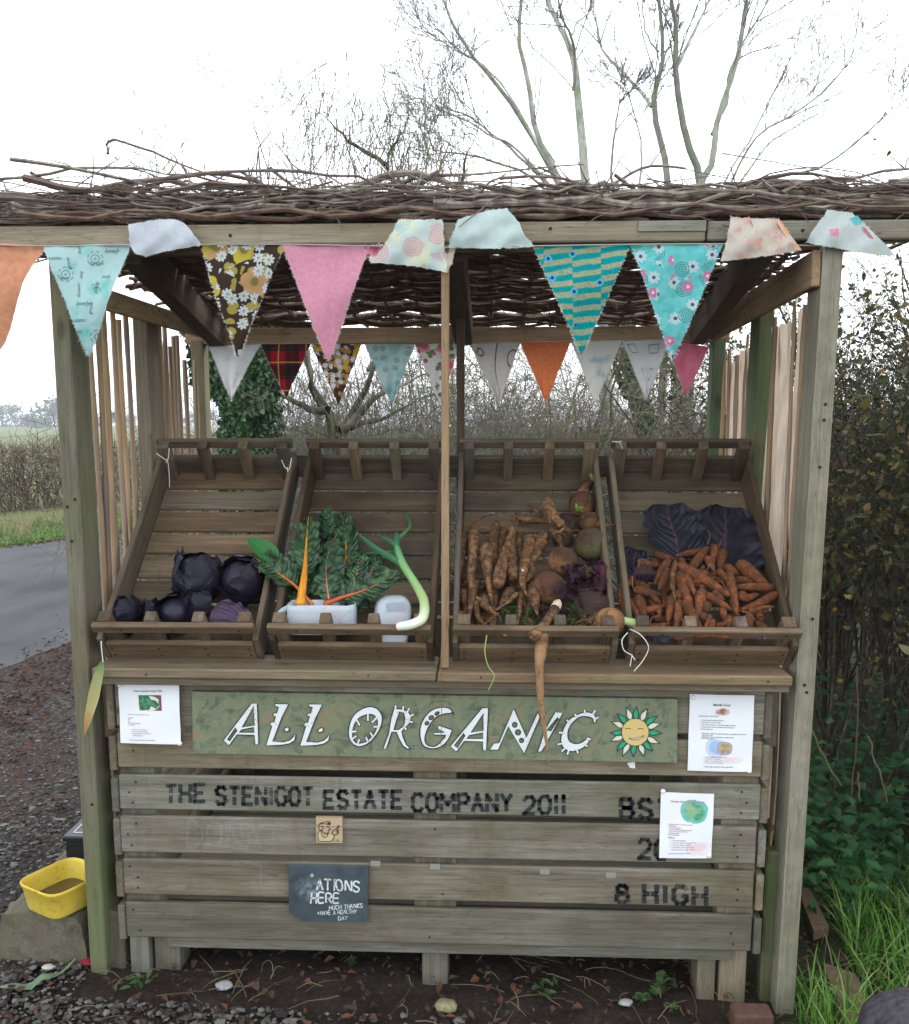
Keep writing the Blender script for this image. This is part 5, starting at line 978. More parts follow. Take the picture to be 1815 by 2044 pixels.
# shrubs that close the view behind the crates
def shrub(name,u,Y,w,h,label,mat,N,up=.9,arch=.0,per=4,depth=2,z0=0.,group='bare shrubs behind the stall'):
    N=int(N*1.5); h=h*1.12; c=U(u,1000,Y); base=np.array([c[0],Y,0.]); root=thing(name,base,label,'shrub',group); m=M()
    P0=base+np.stack([rng.normal(0,w*.18,N),rng.normal(0,.35,N),np.full(N,z0)],1); D=np.stack([rng.normal(0,.55*w/1.6,N),rng.normal(0,.4,N),np.full(N,up)],1)
    P=twigs(m,P0,D,rng.uniform(.7,1.1,N)*h,rng.uniform(.009,.02,N),9,.15,arch,4); part(m,'stems',mat,root)
    m=M(); branching(m,P,np.full(N,.011),per+1,1.1,1.1,.24,.1,7,3,depth,0,.0036,arch); part(m,'twigs',mat,root)
shrub('bare_shrub',1050,6.5,1.9,2.5,'tangled olive green bare shrub behind the grey and orange pennants',OLIVE,26,1.,-.03,8)
shrub('bare_shrub',820,7.2,2.2,2.1,'arching grey bare shrub behind the aqua and rose pennants',GREYT,26,.8,-.07,8)
shrub('bare_shrub',590,7.4,2.0,1.9,'twiggy olive bare shrub beside the ivy covered fork',OLIVE,22,.8,-.05,8)
shrub('bare_shrub',1140,9.5,1.6,2.0,'reddish bare shrub low behind the orange pennant',REDT,30,1.1,0,7)
shrub('bare_shrub',1420,7.0,1.5,1.8,'brown bare shrub behind the right canes of the stall',REDT,18,1.,-.02,7)
shrub('bare_shrub',950,10.5,3.0,2.6,'wide grey thicket far behind the centre stakes',GREYT,34,.9,-.03,7)
shrub('bare_shrub',700,11.5,3.0,2.3,'wide grey thicket far behind the gnarled trunk',GREYT,32,.9,-.04,7)
shrub('bare_shrub',1250,6.2,1.0,1.5,'low pale twiggy shrub in front of the pale trunks',GREYT,12,.8,-.08,6)
# hedge across the lane at the left
hl=thing('hedge',(-9.5,12.5,0),'clipped brown leafless hedge across the lane','hedge')
hq=catmull([(-17,-2),(-13.2,6),(-10.6,11.3),(-9.3,13.8),(-7.6,17),(-5.0,21.5),(-1.,27),(6,34),(16,40)],260)
m=M(); N=20000; i=rng.integers(30,250,N); P0=np.stack([hq[i,0]+rng.normal(0,.35,N),hq[i,1]+rng.normal(0,.35,N),rng.random(N)**.8*1.22],1); D=rdir(N)*.8+np.array([0,0,.75]); twigs(m,P0,D,rng.uniform(.15,.5,N),rng.uniform(.004,.009,N),5,.25,0,3)
N=900; i=rng.integers(30,250,N); P0=np.stack([hq[i,0]+rng.normal(0,.25,N),hq[i,1]+rng.normal(0,.25,N),np.zeros(N)],1); twigs(m,P0,rdir(N)*.4+np.array([0,0,1.]),rng.uniform(.8,1.35,N),rng.uniform(.008,.016,N),7,.14,0,4); part(m,'twigs',BROWNT,hl)
m=M(); N=3600; i=60+rng.gamma(2.,9,N).astype(int); i=np.clip(i,40,140); cl=U(30,930,13.); P=np.stack([hq[i,0]+.3+rng.normal(0,.3,N),hq[i,1]-.1+rng.normal(0,.3,N),.15+rng.random(N)*.95],1)
k=np.array([mnoise.noise((a[0]*.9,a[1]*.9,a[2]*1.5)) for a in P])>-.05; P=P[k]; m.leafquads(P,rdir(len(P)),rdir(len(P)),rng.uniform(.05,.09,len(P)),rng.uniform(.04,.07,len(P))); part(m,'ivy_leaves',IVY,hl)
h2=thing('hedge',(2,24,0),'distant brown hedge line behind the thickets','hedge')
m=M(); N=4200; P0=np.stack([rng.uniform(-3.5,16,N),rng.normal(23,.8,N),rng.random(N)*1.6],1); twigs(m,P0,rdir(N)*.8+np.array([0,0,.7]),rng.uniform(.3,.9,N),rng.uniform(.006,.012,N),5,.25,0,3); part(m,'twigs',BROWNT,h2)
# far trees on the field's skyline
FART=leafmat('far_foliage',[(.035,.055,.03),(.05,.07,.04),(.065,.08,.05)],.8,.1)
def fartree(u,Y,w,h,label,v=852,dens=900):
    c=U(u,v,Y); gzv=2.0; base=np.array([c[0],Y,c[2]-.4]); root=thing('field_tree',base,label,'tree','trees on the skyline beyond the field'); m=M()
    m.tubes(np.array([base+[0,0,-2.5],base+[0,0,h*.35],base+[w*.05,0,h*.6]]),[w*.04,w*.03,w*.015],6); part(m,'trunk',GREYT,root)
    m=M(); nb=14; cc=np.stack([rng.normal(0,w*.24,nb),rng.normal(0,w*.2,nb),h*rng.uniform(.42,.85,nb)],1); cc[:,2]-=np.abs(cc[:,0])/w*h*.45; i=rng.integers(0,nb,dens); P=base+cc[i]+rdir(dens)*(rng.random(dens)**.5*w*.2)[:,None]*[1,1,.8]
    m.leafquads(P,rdir(dens),rdir(dens),rng.uniform(.5,1.1,dens)*w*.075,rng.uniform(.4,.8,dens)*w*.07); part(m,'crown',FART,root)
for u,Y,w,h,l in ((5,330,14,9.5,'hazy tree at the left edge of the skyline'),(118,300,22,10.5,'biggest hazy round tree on the skyline beyond the field'),(60,320,15,3.8,'low hazy thicket left of the big skyline tree'),(180,320,12,4.2,'low hazy bush on the skyline behind the left post'),(232,340,10,6.,'small hazy tree seen between the left canes'),(205,350,7,4.5,'tiny hazy tree just right of the left post'),(256,350,9,5.5,'hazy tree next to the second left post'),(300,340,9,4.5,'hazy bush behind the second left post'),(335,330,9,4.5,'hazy bush seen between the rear left canes'),(365,330,8,5.,'hazy bush beside the rear left post'),(405,300,12,6.,'hazy tree between rear post and ivy')):
    fartree(u,Y,w,h,l)
# ------------------------------------------------------------------ hedge pressing in on the right
rh=thing('hedge',(2.2,1.2,0),'tall overgrown hawthorn hedge turning yellow at the right of the stall','hedge')
DHT=twigmat('dark_hedge_twigs',(.03,.024,.017),(.065,.05,.035),(.12,.10,.065))
m=M(); N=330; P0=np.stack([rng.uniform(1.35,4.2,N),rng.uniform(.1,4.6,N),np.zeros(N)],1); P0[:,0]=np.maximum(P0[:,0],1.40+.38*np.maximum(0,P0[:,1]-1)); D=np.stack([rng.normal(0,.22,N),rng.normal(0,.22,N),np.ones(N)],1)
S=twigs(m,P0,D,rng.uniform(1.3,2.7,N),np.where(P0[:,1]<1.,.0042,rng.uniform(.005,.012,N)),10,.12,0,4); part(m,'stems',DHT,rh,smooth=True)
def KEEP(p,d):
    d=d.copy(); k=(p[:,0]<1.5)&(p[:,1]<1.6); d[k,0]=np.abs(d[k,0])*.9; return d
m=M(); B=branching(m,S,np.full(N,.008),8,.7,1.1,.2,.05,6,3,2,0,.0016); KEEP=None
part(m,'twigs',DHT,rh)
tips=np.concatenate([b.reshape(-1,3) for b in B]); tips=np.concatenate([tips,tips+rng.normal(0,.03,tips.shape)]); tips=tips[(tips[:,0]>1.16)&(tips[:,1]>-.35)]
dens=np.clip(1.45-.52*tips[:,2],.10,1.1)*np.array([.55+.9*mnoise.noise((a[0]*2.5,a[1]*2.5,a[2]*2.5)) for a in tips]); dens=dens*np.interp(tips[:,2],[.5,1.0,1.3],[.22,.35,1.]); tt=tips[rng.random(len(tips))<np.clip(dens,0.02,1)*.8]; n=len(tt)
HLEAF=leafmat('hedge_leaves',[(.018,.032,.012),(.035,.058,.018),(.065,.085,.025),(.11,.11,.035),(.17,.115,.04),(.09,.06,.03)],.5,.25); YLEAF=leafmat('yellow_maple_leaves',[(.24,.19,.02),(.33,.27,.03),(.34,.16,.03),(.20,.22,.05)],.6,.35)
m=M(); m.leafquads(tt+rng.normal(0,.02,(n,3)),rdir(n)+[0,0,-.2],rdir(n)+[0,-.5,.4],.012+rng.gamma(2.,.009,n),.010+rng.gamma(2.,.007,n)); part(m,'leaves',HLEAF,rh)
print('hedge leaves',n)
k=(tips[:,1]<2.2)&(tips[:,2]<2.)&(tips[:,2]>.55); ty=tips[k]; ty=ty[rng.choice(len(ty),620,replace=False)]+rng.normal(0,.03,(620,3))
m=M()
for p in ty:     # five-lobed leaves
    s=rng.uniform(.010,.020); nn=unit(rng.normal(size=3)*.6+[0,-1,.4]); e=unit(np.cross(nn,rng.normal(size=3))); g=np.cross(nn,e); out=[]
    for a in range(11):
        an=-2.2+a*.44; rad=s*(1. if a%2==0 else .76)*(1-.18*abs(a-5)/5); out.append(p+e*math.cos(an)*rad+g*math.sin(an)*rad+nn*rng.normal(0,.002))
    out.append(p-e*s*.2); V=np.array(out+[p]); m.add(V,None,[[12,i,(i+1)%12] for i in range(12)],0,None,rng.random())
part(m,'yellow_leaves',YLEAF,rh)
# dark undergrowth at the hedge foot
NET=leafmat('nettle_leaves',[(.012,.06,.016),(.02,.085,.024),(.03,.11,.03),(.045,.14,.045)],.5,.25)
m=M(); N=3600; x=rng.uniform(1.12,3.2,N); y=.35+rng.gamma(2,.5,N); z=gz(x)+rng.random(N)**1.2*(.30+.22*np.clip(y-.3,0,1.2))*np.array([.6+.8*abs(mnoise.noise((a*3,b*3,2))) for a,b in zip(x,y)])
m.leafquads(np.stack([x,y,z],1),np.stack([rng.normal(0,1,N),rng.normal(-.4,1,N),rng.normal(-.2,.3,N)],1),np.stack([rng.normal(0,.3,N),rng.normal(-.4,.3,N),np.ones(N)],1),rng.uniform(.035,.075,N),rng.uniform(.025,.05,N)); stuff(m.build('undergrowth',NET),'dark green nettles and bramble leaves at the hedge foot','undergrowth')
# bare pale stems poking out of the undergrowth
for i,(pts,Y0,l) in enumerate((([(1715,1322+0),(1738,1400),(1765,1590)],.75,'single pale bare stalk standing at the right edge under the hedge'),([(1757,1465),(1772,1540),(1800,1600)],.8,'short pale leaning stalk in the hedge shadow'),([(1612,1455),(1650,1520),(1690,1580)],.6,'slanting pale stalk just right of the right front post'))):
    pass
m=M()
for pts,Y0 in (([(1710,1330),(1712,1450),(1700,1590)],.8),([(1733,1470),(1752,1530),(1773,1600)],.8),([(1618,1455),(1650,1520),(1680,1570)],.6),([(1712,1540),(1718,1600)],.7)):
    q=catmull(pts,8); m.tubes(np.array([U(a,b,Y0) for a,b in q])+rng.normal(0,.002,(8,3)),np.linspace(.0035,.002,8),5)
stuff(m.build('bare_stalks',STRAW),'pale bare stalks standing in the dark hedge foot','plant debris')
# small weeds on the soil in front
WEED=leafmat('weed_leaves',[(.03,.075,.02),(.05,.11,.03),(.08,.14,.04)],.6,.3)
for i,(u,v,s,l) in enumerate(((1320,1962,.06,'broad green seedling under the right end of the box'),(1280,1985,.045,'lower green leaf cluster left of the broad seedling'),(700,1868+60,.03,'sparse green weed below the slate'),(1090,1975,.05,'sprawling pale green weed below the centre right of the box'),(270,1985,.05,'feathery green weed in front of the left foot'),(1340,1998,.035,'little weed sprig at the bottom right of the soil'))):
    c=G(u,v,gz(0.)); c[2]=gz(c[0]); root=thing('weed',c,l,'weed'); m=M(); n=14; s=s*.72
    m.leafquads(np.tile(c,(n,1))+np.stack([rng.normal(0,s*.5,n),rng.normal(0,s*.4,n),rng.uniform(0,s*.6,n)],1),rdir(n)*[1,1,.4]+[0,0,.25],rdir(n)*.4+[0,0,1],rng.uniform(.4,1.,n)*s,rng.uniform(.3,.6,n)*s); part(m,'leaves',WEED,root)
    m=M(); m.tubes(c+np.stack([np.array([[0,0,0],[.2,.1,.4],[.5,.2,.6]])*s*rng.choice([-1,1],3)*[1,1,1] for _ in range(4)])*[1,1,1],.0012,4); part(m,'stems',WEED,root)
# ------------------------------------------------------------------ vegetables
def depth(p): return float((np.asarray(p)-CAMP)@FWD)
def rootmat(name,cols,dirt,pale,dth=.52,dirt_amt=.9,rough=.7,scar=.70):
    t=NT(name); o=t.obj(); u=t.uv(); r=t.oi(); p=t.pos(); n=t.noise(p,62.,5.,.7); f=t.noise(p,210.,3.,.6); ring=t.noise(t.mul(u,(34.,5.,1.)),1.,4.,.7)
    c=t.ramp(t.math('ADD',t.math('MULTIPLY',f,.5),t.math('MULTIPLY',t.sep(u)[0],.4)),[(.25,cols[0]),(.5,cols[1]),(.75,cols[2])])
    c=t.mix(t.math('MULTIPLY',t.step(ring,.54,.66),.28),c,dirt)
    c=t.mix(t.math('MULTIPLY',t.step(t.math('ADD',t.math('MULTIPLY',n,.75),t.math('MULTIPLY',f,.25)),dth-.06,dth+.06),dirt_amt),c,dirt)
    if pale: c=t.mix(t.step(t.noise(t.vm('ADD',p,(3.,1.,2.)),45.,3.),scar,scar+.04),c,pale)
    c=t.mix(1.,c,t.ramp(r,[(0,.72),(1,1.15)]),'MULTIPLY')
    return t.done(c,rough,t.bump(t.math('ADD',ring,t.math('ADD',f,n)),.5,.004),.25)
PARS=rootmat('parsnip_skin',[(.19,.092,.036),(.26,.135,.058),(.33,.19,.092)],(.050,.026,.014),(.60,.50,.36),.48,.92,.7,.70)
CARR=rootmat('carrot_skin',[(.21,.058,.014),(.28,.084,.024),(.235,.070,.022)],(.072,.034,.019),None,.46,.85,.85)
def bodytube(m,P,rad,n=12,mat=0,warp=.05):
    """closed tapering body with slightly uneven girth"""
    P=np.asarray(P); rad=np.asarray(rad,float)
    t0=unit(P[0]-P[1]); t1=unit(P[-1]-P[-2]); r0=rad[0]; r1=rad[-1]
    P2=np.vstack([P[0]+t0*r0*.62,P[0]+t0*r0*.60,P[0]+t0*r0*.42,P,P[-1]+t1*r1*.5,P[-1]+t1*r1*.8]); r2=np.concatenate([[r0*.02,r0*.38,r0*.80],rad,[r1*.75,r1*.05]])
    i=len(m.v); m.tubes(P2,r2,n,mat,rnd=rng.random()); V=m.v[i]; k=len(P2)
    ce=np.repeat(P2,n,0); ph=rng.uniform(0,9); nz=np.array([mnoise.noise((a[0]*38+ph,a[1]*38,a[2]*38)) for a in V]); m.v[i]=ce+(V-ce)*(1+warp*2.2*nz)[:,None]
def zp(off,sc): return lambda x,y:(off[0]+x*sc,off[1]+y*sc)
def rootobj(cr,z,pts,w,sc,mat,name,label,cat,group,prof,hs,n=12,K=18,extra=None,warp=.05,hair=0):
    q=catmull(pts,K); hh=np.interp(np.linspace(0,1,K),np.linspace(0,1,len(hs)),hs); P=np.array([cr.px(*z(a,b),h) for (a,b),h in zip(q,hh)])
    r=w*sc*depth(P[0])/FPX/2*prof(np.linspace(0,1,K)); m=M(); bodytube(m,P,r,n,0,warp)
    if hair:
        k=rng.integers(3,K,hair); d=unit(rng.normal(size=(hair,3)))*rng.uniform(.01,.05,hair)[:,None]; s=np.linspace(0,1,6)[None,:,None]; m.tubes(P[k][:,None,:]+d[:,None,:]*s+np.cumsum(rng.normal(0,.0016,(hair,6,3)),1),np.linspace(.0007,.0003,6),3)
    if extra: extra(m,P,r)
    o=m.build(name,mat,None,P[0],True); tag(o,label,cat,group); return o,P,r
pprof=lambda s:np.interp(s,[0,.05,.16,.35,.6,.8,1],[.80,1.0,1.03,.86,.54,.30,.10])
pmid=lambda s:np.interp(s,[0,.08,.3,.6,.85,1],[.6,.9,1,.8,.5,.3])
thin=lambda s:np.interp(s,[0,1],[1,.35])
z3=zp((892.9,934.9),.2170); S3=.2170
PG='parsnips in the crate of parsnips and swedes'; PL='muddy brown parsnip among the pile in the parsnip and swede crate'
# hidden under-layer first
for k in range(16):
    x=rng.uniform(130,950); y=rng.uniform(900,1480); a=rng.normal(1.5,.5); L=rng.uniform(250,420)
    rootobj(cr3,z3,[(x,y),(x+.5*L*math.cos(a)+rng.normal(0,25),min(y+.5*L*math.sin(a),1500)),(x+L*math.cos(a),min(y+L*math.sin(a),1530))],rng.uniform(70,105),S3,PARS,'parsnip',PL,'parsnip',PG,pprof,[.035,.04,.035],9,12,hair=4)
PN=[([(150,600),(140,720),(125,900),(112,1090)],92,[.05,.05,.05]),([(250,540),(240,650),(235,850),(215,1000),(250,1170),(330,1230),(430,1310)],98,[.05,.07,.08,.075,.06]),([(360,720),(370,900),(390,1100),(415,1300)],122,[.08,.085,.075,.06]),
 ([(455,510),(432,640),(440,800),(445,900),(400,1020)],86,[.045,.05,.05]),([(465,1070),(490,950),(545,740),(600,550),(625,420)],124,[.095,.095,.08,.05]),([(605,1010),(597,850),(605,650),(652,470)],106,[.085,.085,.075,.06]),([(660,600),(665,720),(680,880),(655,1040)],82,[.05,.055,.05]),
 ([(775,640),(720,850),(692,1000),(710,1120),(760,1200)],108,[.075,.085,.09,.085]),([(900,610),(812,800),(738,985)],112,[.075,.075,.06]),([(640,450),(760,478),(900,492),(1020,520)],76,[.045,.055,.06]),([(960,570),(1030,650),(1075,790)],78,[.085,.10,.10]),([(990,535),(1120,572),(1255,572)],70,[.06,.06,.05]),
 ([(870,430),(800,365),(722,325)],50,[.05,.045,.04]),([(790,1120),(810,1250),(832,1350)],112,[.095,.09,.08]),([(590,1120),(520,1230),(455,1310)],105,[.07,.07,.065]),([(255,1050),(215,1250),(188,1510)],84,[.07,.085,.10]),([(125,1340),(120,1480)],110,[.07,.07]),([(150,1130),(170,1260),(160,1400)],84,[.06,.06,.06]),
 ([(680,1140),(660,1350),(628,1525)],50,[.075,.09,.11]),([(640,1150),(560,1230),(440,1310)],46,[.09,.09,.09]),([(520,570),(490,700),(470,850)],95,[.035,.035,.035]),([(330,1180),(360,1290),(400,1320)],95,[.065,.07,.08]),([(780,920),(740,1020),(650,1090)],95,[.06,.06,.06])]
for pts,w,hs in PN: rootobj(cr3,z3,pts,w,S3,PARS,'parsnip',PL,'parsnip',PG,pprof,hs,12,20,hair=6)
def fork(m,P,r):
    for pts in ([(440,1350),(350,1430),(270,1522)],[(440,1350),(400,1440),(382,1530)],[(445,1360),(435,1440),(424,1522)],[(460,1330),(502,1420),(495,1515)]):
        q=catmull(pts,10); m.tubes(np.array([cr3.px(*z3(a,b),.10+.02*i/9) for i,(a,b) in enumerate(q)]),np.linspace(.0034,.0012,10),6)
rootobj(cr3,z3,[(330,1250),(390,1300),(450,1350)],80,S3,PARS,'parsnip','small parsnip with a root forked into several spidery tails near the crate rail','parsnip',PG,thin,[.09,.095,.10],10,10,fork)
rootobj(cr3,z3,[(268,1240),(290,1390),(400,1480),(542,1540)],58,S3,PARS,'parsnip','thin crooked parsnip curving along the front rail of its crate','parsnip',PG,thin,[.08,.10,.12,.135],10,16,hair=5)
def arms(m,P,r):
    for pts,w in (([(940,330),(935,420),(950,500)],26),([(985,440),(1060,490),(1065,560),(985,600)],40)):
        q=catmull(pts,12); PP=np.array([cr3.px(*z3(a,b),.115) for a,b in q]); bodytube(m,PP,w*S3*depth(PP[0])/FPX/2*np.linspace(1,.4,12),8)
rootobj(cr3,z3,[(915,310),(950,400),(1000,470),(1045,520)],118,S3,PARS,'parsnip','topmost parsnip with two hooked roots, lying across the top of the pile','parsnip',PG,lambda s:np.interp(s,[0,.3,1],[.9,1,.55]),[.10,.105,.11],12,16,arms)
def tail(m,P,r):
    q=catmull([(245,510),(320,450),(420,425),(505,435)],12); m.tubes(np.array([cr3.px(*z3(a,b),.055) for a,b in q]),np.linspace(.0045,.0012,12),6)
rootobj(cr3,z3,[(250,620),(246,560),(245,505)],90,S3,PARS,'parsnip','parsnip with a long thin tail bending along the top of the pile','parsnip',PG,thin,[.055,.055,.055],10,10,tail)
WHT=plain('broken_parsnip_flesh',(.62,.53,.40),.8,.2,None,(.45,.34,.22),.4,80.)
o,P,r=rootobj(cr3,z3,[(1005,1260),(950,1370),(870,1470),(790,1540)],108,S3,PARS,'parsnip','thick snapped parsnip with a white broken end pointing up by the front rail','parsnip',PG,lambda s:np.interp(s,[0,.3,1],[.62,.85,1.]),[.115,.125,.135,.14],12,16)
m=M(); e=unit(P[0]-P[1]); b=P[0]-e*.002; m.tubes(np.array([b-e*.012,b+e*.008,b+e*.018,b+e*.022])+[[0,-.004,0],[0,-.004,0],[0,-.004,0],[.003,-.004,.004]],[.0145,.0135,.010,.002],9); part(m,'broken_end',WHT,o)
# the long one that hangs over the ledge
hp=[cr3.px(1083,1266,.135)+np.array([0,.01,0]),U(1081,1284,-.022),U(1079,1305,-.072),U(1077,1335,-.084),U(1080,1400,-.082),U(1088,1460,-.07),U(1097,1521,-.06)]
q=catmull(hp,26); m=M(); bodytube(m,q,np.interp(np.linspace(0,1,26),[0,.1,.25,.5,.75,1],[.018,.0175,.0165,.0115,.007,.002]),12,0,.05); tag(m.build('parsnip',rootmat('clean_parsnip_skin',[(.36,.20,.095),(.46,.27,.13),(.50,.31,.17)],(.16,.085,.045),None,.58,.8),None,hp[3],True),'long parsnip hanging down over the ledge in front of the green sign','parsnip',PG)
# swedes
def swede(cx,cy,rx,label,axis,cols=0,elong=1.,h=None,neck=None,name='swede'):
    c0=cr3.px(*z3(cx,cy),.06); r=rx*S3*depth(c0)/FPX; c=cr3.px(*z3(cx,cy),h if h else max(r*1.0,.03)); ax=unit(np.array(axis,float)); s=np.linspace(-1,1,22)
    P=c+ax*(s*r*elong)[:,None]; rad=r*np.sqrt(np.clip(1-np.abs(s)**2.3,.0004,1))*(1+.05*s); m=M(); i=len(m.v); m.tubes(P,rad,22,0,rnd=rng.random()); V=m.v[i]; nz=np.array([mnoise.noise(tuple(a*22)) for a in V]); nz2=np.array([mnoise.noise(tuple(a*70)) for a in V]); m.v[i]=c+(V-c)*(1+.05*nz+.014*nz2)[:,None]
    o=m.build('swede',SW[cols],None,c,True); tag(o,label,'swede','swedes in the crate of parsnips and swedes'); return o,c,r
SW=[]
for nm,top,bot in (('brown',(.095,.045,.030),(.23,.115,.05)),('green',(.085,.058,.040),(.115,.12,.045)),('purple',(.045,.028,.028),(.09,.075,.045)),('orange',(.19,.10,.055),(.31,.165,.07))):
    t=NT(nm+'_swede_skin'); u=t.uv(); p=t.pos(); n=t.noise(p,26.,5.,.65); f=t.noise(p,150.,3.); c=t.mix(t.step(t.math('ADD',t.sep(u)[0],t.math('MULTIPLY',t.math('SUBTRACT',n,.5),.9)),.35,.75),bot,top); c=t.mix(t.math('MULTIPLY',t.step(n,.50,.62),.85),c,(.055,.03,.018)); c=t.mix(t.step(t.math('ADD',t.math('MULTIPLY',n,.5),t.math('MULTIPLY',f,.5)),.62,.68),c,(.30,.19,.10)); SW.append(t.done(c,.8,t.bump(t.math('ADD',n,f),.7,.008),.12))
GSTEM=plain('cut_green_stem',(.30,.42,.12),.6,.3,None,(.38,.48,.22),.2,40.)
GTOP=leafmat('green_sprouts',[(.16,.36,.04),(.25,.48,.08),(.35,.52,.15)],.5,.35)
HAIR=plain('root_hair',(.24,.14,.08),.8)
def sprout(par,c,d,n,L):
    m=M(); m.leafquads(np.tile(c,(n,1))+rng.normal(0,L*.2,(n,3)),rdir(n)*.7+np.asarray(d),rdir(n),rng.uniform(.5,1.2,n)*L,L*.28); part(m,'sprouts',GTOP,par)
o,c,r=swede(1240,330,122,'highest swede with a long purple neck and fresh green sprouts',(-.2,-.3,1),0,.98); 
q=catmull([(1235,250),(1270,190),(1310,130)],10); m=M(); bodytube(m,np.array([cr3.px(*z3(a,b),.05) for a,b in q]),np.linspace(.019,.0125,10),12); part(m,'neck',SW[0],o,smooth=True); sprout(o,cr3.px(*z3(1330,105),.06),(.2,-.2,.6),16,.022); sprout(o,cr3.px(*z3(1205,375),.105),(-.1,-.8,.3),22,.022)
o,c,r=swede(1310,495,100,'brown swede whose tail sticks out over the crate side',(-1,0,.05),0,1.15); q=catmull([(1390,520),(1460,525),(1545,522)],10); m=M(); bodytube(m,np.array([cr3.px(*z3(a,b),.085) for a,b in q]),np.linspace(.010,.003,10),8); part(m,'tail_root',SW[0],o,smooth=True)
swede(1095,500,88,'small dark swede tucked behind the hooked parsnip',(0,0,1),2,1.1)
swede(1325,700,158,'biggest olive green swede against the right side of its crate',(-.2,-.2,1),1,.98)
swede(1060,640,100,'half hidden purple swede left of the biggest green one',(0,0,1),2)
swede(1065,855,138,'orange brown swede in the middle of the pile',(.5,-.2,1),0,.95,h=.07)
swede(1385,1040,110,'ochre swede behind the limp purple leaves',(0,0,1),3)
o,c,r=swede(930,1100,148,'brown swede with a pale scraped patch beside the parsnip pile',(.4,-.4,.8),0,1.,h=.075)
swede(1330,1275,168,'dark purple swede near the lower right corner of its crate',(.1,-.3,1),2,.92,h=.07)
o,c,r=swede(1500,1410,128,'orange swede with a cut green stem resting over the crate corner',(1,-.1,-.1),3,1.05,h=.115)
q=catmull([(1620,1400),(1690,1415),(1762,1432)],8); m=M(); bodytube(m,np.array([cr3.px(*z3(a,b),.125) for a,b in q]),np.linspace(.011,.0125,8),9); part(m,'cut_stem',GSTEM,o,smooth=True)
m=M(); n=60; P0=np.tile(cr3.px(*z3(1360,1400),.115),(n,1))+rng.normal(0,.012,(n,3)); twigs(m,P0,rng.normal(0,.6,(n,3))+[-.6,-.3,-.7],rng.uniform(.02,.06,n),np.full(n,.0008),8,.3,-.05,3); part(m,'root_hairs',HAIR,o)
# limp beet leaves and green wisps between the roots
PURP=leafmat('limp_purple_leaves',[(.014,.008,.010),(.025,.011,.017),(.04,.013,.026),(.045,.03,.028)],.6,.1,.15); MAG=plain('magenta_stalk',(.07,.008,.022),.5,.4)
def leafsheet(m,P,hw,nrm,crink=.006,curl=.3,na=11,mat=0,freq=45.,ruff=0.,rnd=None,thick=0.,fr=(0,1)):
    """leaf blade on midrib P; hw half widths; nrm face direction"""
    P=np.asarray(P); T=unit(np.gradient(P,axis=0)); S=unit(np.cross(T,np.asarray(nrm,float))); Nn=np.cross(S,T); x=np.linspace(-1,1,na); ph=rng.uniform(0,20)
    G_=P[:,None,:]+S[:,None,:]*(hw[:,None]*x)[:,:,None]+Nn[:,None,:]*(curl*hw[:,None]*(np.abs(x)**2))[:,:,None]
    nz=np.array([[mnoise.noise((a[0]*freq+ph,a[1]*freq,a[2]*freq)) for a in row] for row in G_]); wv=np.sin(np.linspace(0,1,len(P))[:,None]*26+ph)*np.abs(x)[None,:]**3
    G_=G_+Nn[:,None,:]*(crink*nz*(.3+np.abs(x)[None,:])+ruff*wv)[:,:,None]; m.grid(G_,mat,rnd if rnd is not None else np.clip(.5+nz*.8,0,1)); return G_
bl=thing('beet_leaves',cr3.px(*z3(1240,1000),.06),'limp dark purple beet leaves wilting between the swedes','leaves')
m=M()
for k in range(34):
    a=np.array([rng.uniform(1060,1400),rng.uniform(880,1180)]); d=rng.normal(0,75,2)+[0,35]; q=catmull([a,a+d*.5+rng.normal(0,20,2),a+d],8); h0=rng.uniform(.07,.115); P=np.array([cr3.px(*z3(*p),h0-.01*i/7) for i,p in enumerate(q)]); leafsheet(m,P,np.sin(np.linspace(.15,3.0,8))*rng.uniform(.008,.02),cr3.e3+rng.normal(0,.6,3),.012,.6,7,0,80.)
for k in range(10):
    a=np.array([rng.uniform(900,1120),rng.uniform(1290,1500)]); d=rng.normal(0,60,2); q=catmull([a,a+d*.5,a+d],8); P=np.array([cr3.px(*z3(*p),.085) for p in q]); leafsheet(m,P,np.sin(np.linspace(.15,3.0,8))*.015,cr3.e3+rng.normal(0,.6,3),.012,.6,7,0,80.)
part(m,'leaf_blades',PURP,bl,smooth=True)
m=M()
for k in range(16):
    q=catmull([(1400+rng.normal(0,18),870+rng.normal(0,10)),(1430+rng.normal(0,12),960),(1390+rng.normal(0,20),1080),(1290+rng.normal(0,40),1120)],12); m.tubes(np.array([cr3.px(*z3(*p),.10) for p in q])+rng.normal(0,.001,(12,3)),np.linspace(.0026,.001,12),6)
part(m,'stalks',MAG,bl,smooth=True)
m=M(); n=150; P0=np.array([cr3.px(*z3(rng.uniform(480,900),rng.uniform(1250,1540)),rng.uniform(.04,.09)) for _ in range(n)]); m.leafquads(P0,rdir(n)+[.3,-.3,0],rdir(n),rng.uniform(.012,.035,n),rng.uniform(.002,.006,n)); n=30; P0=np.array([cr3.px(*z3(rng.uniform(1050,1200),rng.uniform(1280,1500)),.09) for _ in range(n)]); m.leafquads(P0,rdir(n),rdir(n),.03,.004)
stuff(m.build('green_wisps',leafmat('wisp_leaves',[(.02,.08,.02),(.04,.13,.03),(.06,.18,.05)],.5,.3)),'thin green weed wisps among the lower parsnips','plant debris')
